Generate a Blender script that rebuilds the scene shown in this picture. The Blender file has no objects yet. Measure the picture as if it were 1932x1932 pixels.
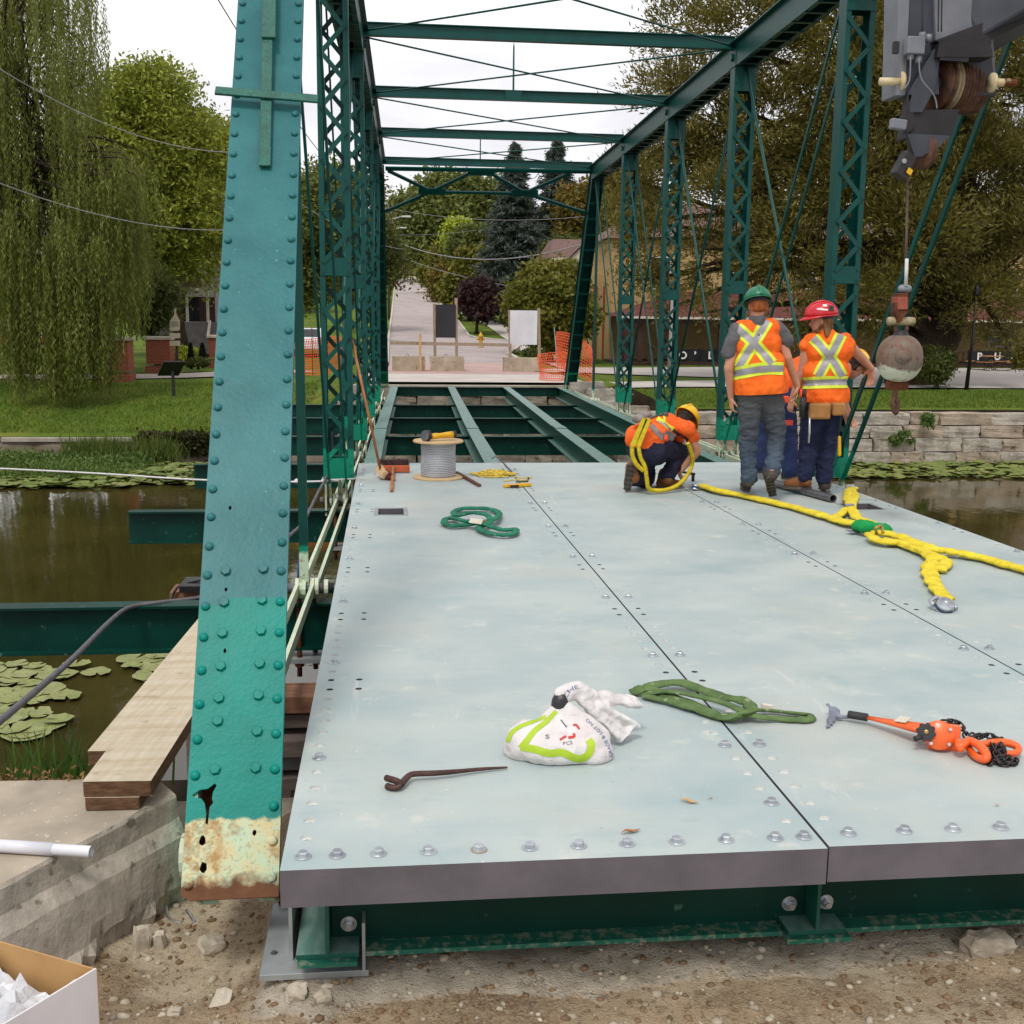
import bpy, bmesh, math, random
import numpy as np
from mathutils import Vector, Matrix, Euler, noise as mnoise
from mathutils.geometry import delaunay_2d_cdt
random.seed(11); rng = np.random.default_rng(11)
PI = math.pi; rad = math.radians
sc = bpy.context.scene
COL = sc.collection

# ------------------------------------------------------------------ camera
FPX = 2146.6                       # focal length in pixels of a 1932 px wide picture
yaw, pit, rol = rad(6.3573), rad(9.707), rad(0.6723)
CF = Vector((math.sin(yaw)*math.cos(pit), math.cos(yaw)*math.cos(pit), -math.sin(pit)))
_R = Vector((math.cos(yaw), -math.sin(yaw), 0)); _U = _R.cross(CF)
CR = _R*math.cos(rol)+_U*math.sin(rol); CU = _U*math.cos(rol)-_R*math.sin(rol)
CPOS = Vector((0, 0, 1.6))
cam = bpy.data.cameras.new('camera'); camo = bpy.data.objects.new('camera', cam); COL.objects.link(camo)
cam.sensor_width = 36; cam.sensor_fit = 'HORIZONTAL'; cam.lens = 36*FPX/1932
cam.clip_start = 0.05; cam.clip_end = 3000
m = Matrix((CR, CU, -CF)).transposed().to_4x4(); m.translation = CPOS
camo.matrix_world = m
sc.camera = camo

# ------------------------------------------------------------------ sky and sun (bright overcast)
SUN_EL, SUN_AZ = rad(58), rad(205)      # azimuth clockwise from +Y
w = bpy.data.worlds.new('World'); sc.world = w; w.use_nodes = True
nt = w.node_tree; nt.nodes.clear()
def wn(t, **k):
 n = nt.nodes.new(t)
 for a, b in k.items(): setattr(n, a, b)
 return n
sky = wn('ShaderNodeTexSky', sky_type='NISHITA', sun_disc=False, sun_elevation=SUN_EL, sun_rotation=SUN_AZ, air_density=1.0, dust_density=2.0)
bg1 = wn('ShaderNodeBackground'); bg1.inputs[1].default_value = 0.10
bg2 = wn('ShaderNodeBackground'); bg2.inputs[1].default_value = 1.0
tc = wn('ShaderNodeTexCoord'); mp = wn('ShaderNodeMapping'); mp.inputs[3].default_value = (1, 1, 3.2)
n1 = wn('ShaderNodeTexNoise'); n1.inputs['Scale'].default_value = 2.3; n1.inputs['Detail'].default_value = 7; n1.inputs['Roughness'].default_value = .55
n1.inputs['Distortion'].default_value = .6
cr = wn('ShaderNodeValToRGB'); cr.color_ramp.elements[0].position = .34; cr.color_ramp.elements[0].color = (.66, .65, .70, 1)
cr.color_ramp.elements[1].position = .60; cr.color_ramp.elements[1].color = (1.0, .99, 1.0, 1)
mx = wn('ShaderNodeMixShader'); mx.inputs[0].default_value = .93
ow = wn('ShaderNodeOutputWorld')
L = nt.links.new
L(tc.outputs['Generated'], mp.inputs[0]); L(mp.outputs[0], n1.inputs[0]); L(n1.outputs[0], cr.inputs[0]); L(cr.outputs[0], bg2.inputs[0])
L(sky.outputs[0], bg1.inputs[0]); L(bg1.outputs[0], mx.inputs[1]); L(bg2.outputs[0], mx.inputs[2]); L(mx.outputs[0], ow.inputs[0])
sun = bpy.data.lights.new('sun', 'SUN'); sun.energy = 1.5; sun.angle = rad(14); sun.color = (1, .965, .91)
suno = bpy.data.objects.new('sun', sun); COL.objects.link(suno)
sd = Vector((math.sin(SUN_AZ)*math.cos(SUN_EL), math.cos(SUN_AZ)*math.cos(SUN_EL), math.sin(SUN_EL)))
suno.rotation_euler = sd.to_track_quat('Z', 'Y').to_euler(); suno.location = (0, -5, 40)
sc.view_settings.view_transform = 'Standard'; sc.view_settings.look = 'None'
sc.view_settings.exposure = 0.28; sc.view_settings.gamma = 1.0; sc.view_settings.use_curve_mapping = False
sc.cycles.max_bounces = 7; sc.cycles.diffuse_bounces = 3; sc.cycles.glossy_bounces = 3; sc.cycles.transmission_bounces = 4
sc.cycles.transparent_max_bounces = 8; sc.cycles.use_denoising = True; sc.cycles.caustics_reflective = False; sc.cycles.caustics_refractive = False

# ------------------------------------------------------------------ measuring: a point of the photograph (1932 px wide) to a place
def ray(x, y): return CF + CR*((x-966)/FPX) - CU*((y-966)/FPX)
def aty(x, y, Y):
 d = ray(x, y); return CPOS + d*(Y/d.y)
def atz(x, y, z):
 d = ray(x, y); return CPOS + d*((z-1.6)/d.z)
def zdeck(y): return -.0075*(y-3.15)
def dk(x, y):
 z = 0.0
 for _ in range(6):
  p = atz(x, y, z); z = zdeck(p.y)
 return Vector((p.x, p.y, z))

# ------------------------------------------------------------------ materials
def S(r, g, b):
 f = lambda c: (c/255/12.92) if c <= 10.3 else ((c/255+.055)/1.055)**2.4
 return (f(r), f(g), f(b))
MATS = {}
class NT:
 def __init__(s, name):
  s.m = bpy.data.materials.new(name); s.m.use_nodes = True; s.t = s.m.node_tree; s.t.nodes.clear()
  s.out = s.n('ShaderNodeOutputMaterial'); MATS[name] = s.m
  s._pos = None
 def n(s, t, **k):
  x = s.t.nodes.new(t)
  for a, b in k.items(): setattr(x, a, b)
  return x
 def l(s, a, b): s.t.links.new(a, b)
 def val(s, sock, v):
  if isinstance(v, bpy.types.NodeSocket): s.l(v, sock)
  elif v is not None: sock.default_value = v
 def pos(s):
  if s._pos is None: s._pos = s.n('ShaderNodeNewGeometry')
  return s._pos.outputs['Position']
 def obj(s): return s.n('ShaderNodeTexCoord').outputs['Object']
 def rnd(s):
  s.pos(); return s._pos.outputs['Random Per Island']
 def xyz(s, v):
  q = s.n('ShaderNodeSeparateXYZ'); s.l(v, q.inputs[0]); return q.outputs
 def math(s, op, a, b=None, c=None, clamp=False):
  q = s.n('ShaderNodeMath', operation=op, use_clamp=clamp)
  s.val(q.inputs[0], a)
  if b is not None: s.val(q.inputs[1], b)
  if c is not None: s.val(q.inputs[2], c)
  return q.outputs[0]
 def noise(s, scale, detail=4, rough=.55, vec=None, sc3=None, dist=0, out=0):
  q = s.n('ShaderNodeTexNoise'); q.inputs['Scale'].default_value = scale; q.inputs['Detail'].default_value = detail
  q.inputs['Roughness'].default_value = rough; q.inputs['Distortion'].default_value = dist
  v = vec or s.pos()
  if sc3:
   mpp = s.n('ShaderNodeMapping'); mpp.inputs[3].default_value = sc3; s.l(v, mpp.inputs[0]); v = mpp.outputs[0]
  s.l(v, q.inputs['Vector']); return q.outputs[out]
 def voro(s, scale, vec=None, feat='F1', rand=1, out=0):
  q = s.n('ShaderNodeTexVoronoi', feature=feat); q.inputs['Scale'].default_value = scale
  s.l(vec or s.pos(), q.inputs['Vector']); return q.outputs[out]
 def ramp(s, f, stops, mode='LINEAR'):
  q = s.n('ShaderNodeValToRGB'); cr = q.color_ramp; cr.interpolation = mode
  while len(cr.elements) < len(stops): cr.elements.new(.5)
  for e, (p, c) in zip(cr.elements, stops):
   e.position = p; e.color = (c, c, c, 1) if isinstance(c, (int, float)) else (*c, 1)
  s.l(f, q.inputs[0]); return q.outputs[0]
 def mix(s, f, a, b, op='MIX'):
  q = s.n('ShaderNodeMix', data_type='RGBA', blend_type=op)
  s.val(q.inputs[0], f)
  for i, v in ((6, a), (7, b)):
   s.val(q.inputs[i], v if isinstance(v, bpy.types.NodeSocket) else (*v, 1))
  return q.outputs[2]
 def step(s, v, t, soft=.02):      # 0 below t, 1 above
  return s.math('MULTIPLY_ADD', v, 1/soft, -t/soft+.5, clamp=True)
 def bump(s, h, strength=.3, dist=.01, nrm=None):
  q = s.n('ShaderNodeBump'); q.inputs['Strength'].default_value = strength; q.inputs['Distance'].default_value = dist
  s.l(h, q.inputs['Height'])
  if nrm is not None: s.l(nrm, q.inputs['Normal'])
  return q.outputs[0]
 def pbr(s, col, rough=.6, metal=0, nrm=None, spec=.5, emit=None, coat=0, sheen=0, trans=0, alpha=None):
  b = s.n('ShaderNodeBsdfPrincipled')
  s.val(b.inputs['Base Color'], col if isinstance(col, bpy.types.NodeSocket) else (*col, 1))
  s.val(b.inputs['Roughness'], rough); s.val(b.inputs['Metallic'], metal); b.inputs['Specular IOR Level'].default_value = spec
  b.inputs['Coat Weight'].default_value = coat; b.inputs['Sheen Weight'].default_value = sheen
  b.inputs['Transmission Weight'].default_value = trans
  if nrm is not None: s.l(nrm, b.inputs['Normal'])
  s.l(b.outputs[0], s.out.inputs[0]); return s.m
def mat(name, c1, c2=None, scale=6, rough=.6, metal=0, bump=.15, bscale=40, bdist=.01, spec=.5, sc3=None, detail=5, lo=.35, hi=.65, speck=None, coat=0, obj=False, sheen=0):
 k = NT(name)
 c2 = c2 or tuple(x*.75 for x in c1)
 v = k.obj() if obj else None
 f = k.ramp(k.noise(scale, detail, vec=v, sc3=sc3), [(lo, 0.0), (hi, 1.0)])
 col = k.mix(f, c1, c2)
 if speck:
  g = k.ramp(k.noise(speck[1], 3, vec=v), [(speck[2], 0.0), (min(1, speck[2]+.06), 1.0)])
  col = k.mix(g, col, speck[0])
 nrm = k.bump(k.noise(bscale, 4, vec=v, sc3=sc3), bump, bdist) if bump else None
 return k.pbr(col, rough, metal, nrm, spec, coat=coat, sheen=sheen)
def leafmat(name, cols, trans=.28, rough=.55):
 k = NT(name)
 r = k.rnd()
 n = len(cols); st = [(i/(n-1) if n > 1 else 0, c) for i, c in enumerate(cols)]
 f = k.math('MULTIPLY_ADD', k.noise(.55, 2), .9, k.math('MULTIPLY_ADD', r, .55, -.22), clamp=True)
 c = k.ramp(f, st)
 d = k.n('ShaderNodeBsdfPrincipled'); k.l(c, d.inputs['Base Color']); d.inputs['Roughness'].default_value = rough; d.inputs['Specular IOR Level'].default_value = .3
 t = k.n('ShaderNodeBsdfTranslucent'); k.l(k.mix(.4, c, (.24, .24, .06)), t.inputs[0])
 mxx = k.n('ShaderNodeMixShader'); mxx.inputs[0].default_value = trans
 k.l(d.outputs[0], mxx.inputs[1]); k.l(t.outputs[0], mxx.inputs[2]); k.l(mxx.outputs[0], k.out.inputs[0])
 return k.m

# ------------------------------------------------------------------ mesh building
ORG = {}
def org(p): return ORG.get(p.name, Vector((0, 0, 0))) if p is not None else Vector((0, 0, 0))
def V(*a): return Vector(a)
class MB:
 def __init__(s): s.v = []; s.f = []; s.mi = []
 def add(s, vs, fs, mi=0):
  o = len(s.v); s.v += [tuple(v) for v in vs]; s.f += [tuple(i+o for i in q) for q in fs]; s.mi += [mi]*len(fs); return s
 def box(s, c, d, rot=None, mi=0, taper=1.0):
  x, y, z = d[0]/2, d[1]/2, d[2]/2; c = Vector(c)
  vs = [Vector((a*x*(taper if e > 0 else 1), b*y*(taper if e > 0 else 1), e*z)) for e in (-1, 1) for a, b in ((-1, -1), (1, -1), (1, 1), (-1, 1))]
  if rot is not None: vs = [rot @ q for q in vs]
  return s.add([c+q for q in vs], [(3, 2, 1, 0), (4, 5, 6, 7), (0, 1, 5, 4), (1, 2, 6, 5), (2, 3, 7, 6), (3, 0, 4, 7)], mi)
 def frame(s, a, b, up=(0, 0, 1)):
  a = Vector(a); b = Vector(b); d = b-a; ln = d.length; d.normalize(); up = Vector(up)
  if abs(d.dot(up)) > .98: up = Vector((0, 1, 0)) if abs(d.y) < .9 else Vector((1, 0, 0))
  sx = d.cross(up).normalized(); u = sx.cross(d).normalized(); return a, b, d, sx, u, ln
 def bar(s, a, b, w, h, up=(0, 0, 1), mi=0, w2=None, h2=None):
  a, b, d, sx, u, ln = s.frame(a, b, up); w2 = w2 or w; h2 = h2 or h
  vs = [a+sx*(i*w/2)+u*(j*h/2) for i, j in ((-1, -1), (1, -1), (1, 1), (-1, 1))]+[b+sx*(i*w2/2)+u*(j*h2/2) for i, j in ((-1, -1), (1, -1), (1, 1), (-1, 1))]
  return s.add(vs, [(0, 1, 2, 3), (7, 6, 5, 4), (0, 4, 5, 1), (1, 5, 6, 2), (2, 6, 7, 3), (3, 7, 4, 0)], mi)
 def prism(s, pts2, a, b, up=(0, 0, 1), mi=0):    # polygon (side, up) swept from a to b
  a, b, d, sx, u, ln = s.frame(a, b, up); n = len(pts2)
  vs = [a+sx*p+u*q for p, q in pts2]+[b+sx*p+u*q for p, q in pts2]
  return s.add(vs, [tuple(range(n)), tuple(range(2*n-1, n-1, -1))]+[((i+1) % n, i, i+n, (i+1) % n+n) for i in range(n)], mi)
 def ibeam(s, a, b, h, fl, tf=.018, tw=.012, up=(0, 0, 1), mi=0):   # a,b on the middle of the top flange
  x, y = fl/2, tw/2
  return s.prism([(-x, 0), (-x, -tf), (-y, -tf), (-y, -h+tf), (-x, -h+tf), (-x, -h), (x, -h), (x, -h+tf), (y, -h+tf), (y, -tf), (x, -tf), (x, 0)], a, b, up, mi)
 def tube(s, pts, r, n=8, cap=True, mi=0, sq=1.0, closed=False):
  pts = [Vector(p) for p in pts]; k = len(pts); o = []; up = None
  R = r if isinstance(r, (list, tuple)) else [r]*k
  for i, p in enumerate(pts):
   if closed: t = pts[(i+1) % k]-pts[i-1]
   else: t = pts[min(i+1, k-1)]-pts[max(i-1, 0)]
   t.normalize()
   if up is None: up = Vector((0, 0, 1)) if abs(t.z) < .9 else Vector((1, 0, 0))
   sx = t.cross(up)
   if sx.length < 1e-4: sx = t.orthogonal()
   sx.normalize(); u = sx.cross(t).normalized(); up = u
   o += [p+(sx*math.cos(2*PI*j/n)+u*math.sin(2*PI*j/n)*sq)*R[i] for j in range(n)]
  fs = [(i*n+j, i*n+(j+1) % n, (i+1) % k*n+(j+1) % n, (i+1) % k*n+j) for i in range(k if closed else k-1) for j in range(n)]
  if cap and not closed: fs += [tuple(range(n-1, -1, -1)), tuple((k-1)*n+j for j in range(n))]
  return s.add(o, fs, mi)
 def lathe(s, prof, c, n=16, axis=(0, 0, 1), mi=0, caps=True):
  c = Vector(c); ax = Vector(axis).normalized(); a = ax.orthogonal().normalized(); b = ax.cross(a); k = len(prof)
  vs = [c+ax*z+(a*math.cos(2*PI*j/n)+b*math.sin(2*PI*j/n))*r for r, z in prof for j in range(n)]
  fs = [(i*n+j, i*n+(j+1) % n, (i+1)*n+(j+1) % n, (i+1)*n+j) for i in range(k-1) for j in range(n)]
  if caps: fs += [tuple(range(n-1, -1, -1)), tuple((k-1)*n+j for j in range(n))]
  return s.add(vs, fs, mi)
 def ball(s, c, r, n=12, mi=0, squash=(1, 1, 1), rot=None):
  c = Vector(c); vs = []; fs = []; k = n//2
  for i in range(k+1):
   for j in range(n):
    p = Vector((math.sin(PI*i/k)*math.cos(2*PI*j/n)*squash[0], math.sin(PI*i/k)*math.sin(2*PI*j/n)*squash[1], -math.cos(PI*i/k)*squash[2]))*r
    vs.append(c+(rot @ p if rot is not None else p))
  for i in range(k):
   for j in range(n): fs.append((i*n+j, i*n+(j+1) % n, (i+1)*n+(j+1) % n, (i+1)*n+j))
  return s.add(vs, fs, mi)
 def capsule(s, a, b, r1, r2, n=12, sq=1.0, up=(0, 0, 1)):    # tapered limb with round ends; sq flattens along 'up'
  a, b, d, sx, u, ln = s.frame(a, b, up); pr = []
  for i in range(5): t = PI/2*(1-i/4); pr.append((r1*math.cos(t), -r1*math.sin(t)))
  for i in range(5): t = PI/2*i/4; pr.append((r2*math.cos(t), ln+r2*math.sin(t)))
  k = len(pr)
  vs = [a+d*z+(sx*math.cos(2*PI*j/n)+u*math.sin(2*PI*j/n)*sq)*max(q, 1e-4) for q, z in pr for j in range(n)]
  fs = [(i*n+j, i*n+(j+1) % n, (i+1)*n+(j+1) % n, (i+1)*n+j) for i in range(k-1) for j in range(n)]
  return s.add(vs, fs+[tuple(range(n-1, -1, -1)), tuple((k-1)*n+j for j in range(n))])
 def mesh(s, name, o=(0, 0, 0), smooth=False, mats=()):
  me = bpy.data.meshes.new(name); o = Vector(o)
  me.from_pydata([(v[0]-o.x, v[1]-o.y, v[2]-o.z) for v in s.v], [], s.f)
  if any(s.mi): me.polygons.foreach_set('material_index', s.mi)
  if smooth: me.polygons.foreach_set('use_smooth', [True]*len(me.polygons))
  for q in mats: me.materials.append(MATS[q] if isinstance(q, str) else q)
  me.update(); return me
 def build(s, name, mats, parent=None, smooth=False, fix=True, bevel=0):
  if isinstance(mats, str): mats = (mats,)
  me = s.mesh(name, org(parent), smooth, mats)
  if fix:
   bm = bmesh.new(); bm.from_mesh(me); bmesh.ops.recalc_face_normals(bm, faces=bm.faces); bm.to_mesh(me); bm.free()
  ob = link(name, me, parent)
  ORG[ob.name] = org(parent)
  if bevel:
   b = ob.modifiers.new('bevel', 'BEVEL'); b.width = bevel; b.segments = 2; b.limit_method = 'ANGLE'; b.angle_limit = rad(40)
  return ob
def link(name, me, parent=None):
 ob = bpy.data.objects.new(name, me); COL.objects.link(ob); ob.parent = parent; return ob
def put(name, me, loc, parent=None, rot=None, scale=None):       # place a shared mesh at a world place
 ob = link(name, me, parent); ob.location = Vector(loc)-org(parent)
 if rot is not None: ob.rotation_euler = rot.to_euler() if isinstance(rot, Matrix) else rot
 if scale is not None: ob.scale = scale if hasattr(scale, '__len__') else (scale,)*3
 ORG[ob.name] = Vector(loc); return ob
def tag(o, label=None, cat=None, group=None, kind=None):
 if label: o['label'] = label
 if cat: o['category'] = cat
 if group: o['group'] = group
 if kind: o['kind'] = kind
 return o
def thing(name, label, cat, loc=(0, 0, 0), group=None):
 o = bpy.data.objects.new(name, None); COL.objects.link(o); o.location = loc; o.empty_display_size = .2
 ORG[o.name] = Vector(loc); return tag(o, label, cat, group)
def struct(o, kind='structure'): o['kind'] = kind; return o
def smoothmod(o, lv=1):
 q = o.modifiers.new('sub', 'SUBSURF'); q.levels = lv; q.render_levels = lv; return o
def npmesh(name, v, quads, mats, parent=None, smooth=False):   # big meshes from arrays
 v = np.asarray(v, np.float32)-np.array(org(parent), np.float32); quads = np.asarray(quads, np.int32); n, k = quads.shape
 me = bpy.data.meshes.new(name); me.vertices.add(len(v)); me.vertices.foreach_set('co', v.ravel())
 me.loops.add(n*k); me.loops.foreach_set('vertex_index', quads.ravel())
 me.polygons.add(n); me.polygons.foreach_set('loop_start', np.arange(0, n*k, k, dtype=np.int32)); me.polygons.foreach_set('loop_total', np.full(n, k, np.int32))
 if smooth: me.polygons.foreach_set('use_smooth', np.ones(n, bool))
 for q in ((mats,) if isinstance(mats, str) else mats): me.materials.append(MATS[q])
 me.update(calc_edges=True); me.validate()
 ob = link(name, me, parent); ORG[ob.name] = org(parent); return ob
def gauss(n, s=1.0): return rng.normal(0, s, (n, 3))
def unit(a): return a/(np.linalg.norm(a, axis=1, keepdims=True)+1e-9)
def leaves(c, d, ln, wd, flat=.0):    # diamond leaves: centres c, directions d, per-leaf length and width arrays
 n = len(c); d = unit(d); s = unit(np.cross(d, gauss(n)+np.array([0, 0, flat*4])))
 ln = np.broadcast_to(ln, n)[:, None]; wd = np.broadcast_to(wd, n)[:, None]
 up = np.cross(s, d)
 q = np.stack([c-d*ln*.5, c+s*wd*.5-d*ln*.08+up*wd*.12, c+d*ln*.5, c-s*wd*.5-d*ln*.08+up*wd*.12], 1)
 return q.reshape(-1, 3), np.arange(4*n).reshape(n, 4)
def cdt_plate(outer, holes):     # flat plate with holes: returns 2D verts and triangles
 co = []; ed = []
 for poly in [outer]+holes:
  o = len(co); k = len(poly); co += [Vector((a, b)) for a, b in poly]; ed += [(o+i, o+(i+1) % k) for i in range(k)]
 vs, es, fs, *_ = delaunay_2d_cdt(co, ed, [], 0, 1e-7)
 P = np.array([(v.x, v.y) for v in vs]); out = []
 hb = [(min(a for a, b in h), max(a for a, b in h), min(b for a, b in h), max(b for a, b in h), h) for h in holes]
 def inside(x, y, poly):
  r = False; j = len(poly)-1
  for i in range(len(poly)):
   xi, yi = poly[i]; xj, yj = poly[j]
   if (yi > y) != (yj > y) and x < (xj-xi)*(y-yi)/(yj-yi)+xi: r = not r
   j = i
  return r
 for f in fs:
  cx, cy = P[list(f)].mean(0)
  if not inside(cx, cy, outer): continue
  if any(a <= cx <= b and c <= cy <= d and inside(cx, cy, h) for a, b, c, d, h in hb): continue
  out.append(tuple(f))
 return [tuple(p) for p in P], out
def circ(x, y, r, n=12): return [(x+r*math.cos(2*PI*i/n), y+r*math.sin(2*PI*i/n)) for i in range(n)]
def spline(pts, n=6, closed=False):     # Catmull-Rom through points
 P = [Vector(p) for p in pts]; k = len(P); out = []
 for i in range(k if closed else k-1):
  if closed: a, b, c, d = P[i-1], P[i], P[(i+1) % k], P[(i+2) % k]
  else: a, b, c, d = P[max(i-1, 0)], P[i], P[i+1], P[min(i+2, k-1)]
  for j in range(n):
   t = j/n; out.append(.5*((2*b)+(c-a)*t+(2*a-5*b+4*c-d)*t*t+(3*b-a-3*c+d)*t**3))
 if not closed: out.append(P[-1])
 return out
def jitter(me, amp, freq, seed=0):       # rough up a mesh with noise along normals
 s = Vector((seed*3.1, seed*7.7, seed*1.3))
 for v in me.vertices:
  v.co += v.normal*(mnoise.noise(v.co*freq+s)*amp)
 me.update()
def rockmesh(name, d, seed, mats, amp=.12, sub=2, cut=1.0):      # squarish stone
 bm = bmesh.new(); bmesh.ops.create_cube(bm, size=1)
 bmesh.ops.subdivide_edges(bm, edges=bm.edges, cuts=sub, use_grid_fill=True)
 rr = random.Random(seed); o = Vector((rr.random()*50, rr.random()*50, rr.random()*50))
 for v in bm.verts:
  p = v.co.copy(); q = p.normalized()*.62
  p = p.lerp(q, .10*cut)
  nn = Vector((mnoise.noise(v.co*2.3+o), mnoise.noise(v.co*2.3+o+Vector((9, 0, 0))), mnoise.noise(v.co*2.3+o+Vector((0, 9, 0)))))
  p += nn*amp
  v.co = Vector((p.x*d[0], p.y*d[1], p.z*d[2]))
 me = bpy.data.meshes.new(name); bm.to_mesh(me); bm.free()
 for q in ((mats,) if isinstance(mats, str) else mats): me.materials.append(MATS[q])
 return me
# ================================================================== materials of the setting
def ground_mats():
 # dirt and gravel in front of the deck
 k = NT('dirt'); n = k.noise(2.6, 7, .62); f = k.ramp(n, [(.36, 0.0), (.62, 1.0)])
 c = k.mix(f, S(112, 87, 64), S(182, 158, 128))
 pale = k.ramp(k.noise(.9, 5, .6), [(.53, 0.0), (.63, 1.0)])
 c = k.mix(pale, c, S(200, 184, 158))
 v = k.voro(52); g = k.ramp(k.noise(60, 3), [(.50, 0.0), (.62, 1.0)])
 c = k.mix(k.math('MULTIPLY', g, .4), c, S(188, 172, 146))
 dk_ = k.ramp(k.noise(28, 5, .65), [(.36, 1.0), (.47, 0.0)]); c = k.mix(k.math('MULTIPLY', dk_, .6), c, S(92, 70, 50)); fg = k.ramp(k.noise(95, 4, .7), [(.44, 0.0), (.58, 1.0)]); c = k.mix(k.math('MULTIPLY', fg, .3), c, S(206, 188, 156))
 q = k.xyz(k.pos()); ed = k.math('MULTIPLY_ADD', k.noise(3.2, 6, .65), .42, k.math('MULTIPLY_ADD', q[0], -.045, q[1])); sl = k.math('MULTIPLY', k.step(ed, 3.50, .04), k.step(q[0], -.44, .05))
 cc = k.mix(k.ramp(k.noise(9, 6, .65), [(.36, 0.0), (.64, 1.0)]), S(206, 194, 174), S(168, 156, 138)); cr2 = k.ramp(k.noise(24, 5), [(.60, 0.0), (.68, 1.0)]); cc = k.mix(k.math('MULTIPLY', cr2, .6), cc, S(104, 88, 70)); c = k.mix(sl, c, cc)
 h = k.math('ADD', k.math('ADD', k.noise(35, 5, .7), k.math('MULTIPLY', k.noise(140, 3), .5)), k.math('MULTIPLY', sl, 1.4))
 k.pbr(c, .95, 0, k.bump(h, .9, .02), .2)
 # broken pale slab under the end beam
 mat('old_concrete', S(186, 176, 158), S(156, 146, 128), 3.5, .93, 0, .6, 38, .008, .2, speck=(S(110, 98, 82), 22, .62))
 mat('wing_concrete', S(178, 166, 148), S(156, 144, 128), 4, .92, 0, .4, 60, .006, .2, speck=(S(205, 196, 182), 45, .66))
 k = NT('wing_side'); f = k.ramp(k.noise(5, 6, .65), [(.38, 0.0), (.62, 1.0)])
 c = k.mix(f, S(182, 172, 158), S(148, 140, 128)); z = k.xyz(k.pos())
 fx = k.math('MULTIPLY', k.step(k.math('ADD', z[0], k.math('MULTIPLY', k.noise(8), .15)), -.78, .10), .6)
 c = k.mix(fx, c, S(160, 196, 168)); st = k.ramp(k.noise(16, 5), [(.60, 0.0), (.67, 1.0)])
 c = k.mix(k.math('MULTIPLY', st, .7), c, S(88, 78, 66))
 k.pbr(c, .93, 0, k.bump(k.noise(30, 6, .7), .7, .012), .2)
 # water
 k = NT('river_water'); h = k.math('ADD', k.math('MULTIPLY', k.noise(1.6, 3, sc3=(1, .45, 1)), 1.0), k.math('MULTIPLY', k.noise(7, 2, sc3=(1, .6, 1)), .25))
 c = k.mix(k.ramp(k.noise(.35, 3), [(.4, 0.0), (.6, 1.0)]), S(62, 55, 26), S(50, 45, 21))
 k.pbr(c, .05, 0, k.bump(h, .30, .02), .5)
 # grass
 k = NT('lawn_soil'); f = k.ramp(k.noise(.8, 6), [(.36, 0.0), (.64, 1.0)])
 c = k.mix(f, S(92, 112, 34), S(72, 94, 26)); f2 = k.ramp(k.noise(.35, 4), [(.52, 0.0), (.66, 1.0)]); c = k.mix(k.math('MULTIPLY', f2, .6), c, S(122, 122, 56))
 f3 = k.ramp(k.noise(9, 4), [(.62, 0.0), (.68, 1.0)]); c = k.mix(k.math('MULTIPLY', f3, .5), c, S(128, 120, 66))
 k.pbr(c, .95, 0, k.bump(k.noise(45, 4), .8, .03), .15)
 leafmat('grass_blade', [S(68, 94, 22), S(94, 118, 36), S(130, 138, 56)], .25)
 mat('road_asphalt', S(176, 164, 160), S(160, 149, 146), .7, .93, 0, .2, 60, .004, .2, speck=(S(140, 130, 128), 1.3, .62))
 mat('pink_paving', S(188, 158, 152), S(172, 144, 138), 1.2, .93, 0, .2, 40, .004, .2)
 mat('kerb_concrete', S(198, 190, 178), S(178, 170, 158), 2, .9, 0, .2, 30, .004, .2)
 mat('walk_concrete', S(196, 188, 180), S(180, 172, 166), .8, .92, 0, .2, 40, .004, .2)
 mat('path_gravel', S(178, 168, 158), S(164, 154, 146), 1.5, .95, 0, .3, 50, .004, .2)
 mat('lot_asphalt', S(182, 174, 168), S(168, 160, 154), .6, .93, 0, .2, 50, .004, .2)
 mat('armour_stone', S(178, 170, 158), S(134, 126, 114), 2.6, .93, 0, .8, 14, .03, .2, speck=(S(186, 178, 164), 9, .6), lo=.38, hi=.66)
 mat('armour_stone_warm', S(178, 162, 144), S(138, 124, 108), 2.2, .93, 0, .8, 16, .03, .2, speck=(S(96, 88, 80), 6, .62))
 mat('masonry', S(170, 160, 144), S(128, 118, 104), 3, .93, 0, .8, 16, .02, .2, speck=(S(96, 86, 74), 7, .62))
 mat('bank_concrete', S(140, 128, 112), S(104, 94, 80), 1.6, .94, 0, .6, 10, .03, .2, speck=(S(80, 70, 58), 4, .6))
 mat('cap_concrete', S(172, 164, 150), S(144, 136, 122), 2, .92, 0, .4, 20, .01, .2)
 mat('dark_soil', S(56, 46, 34), S(40, 34, 24), 3, .95, 0, .5, 20, .02, .2)
 leafmat('lily_leaf', [S(92, 112, 50), S(116, 128, 66), S(146, 142, 84)], .1, .45)
 leafmat('reed_leaf', [S(54, 78, 26), S(84, 104, 40), S(116, 122, 58)], .25)
 leafmat('weed_leaf', [S(56, 84, 34), S(84, 110, 48), S(118, 134, 68)], .25)
 leafmat('ivy_leaf', [S(34, 42, 20), S(52, 56, 26), S(84, 62, 34)], .2)
 mat('duckweed', S(150, 158, 96), S(128, 140, 76), 6, .8, 0, .3, 50, .004, .25, speck=(S(104, 110, 60), 14, .62))
ground_mats()

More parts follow.
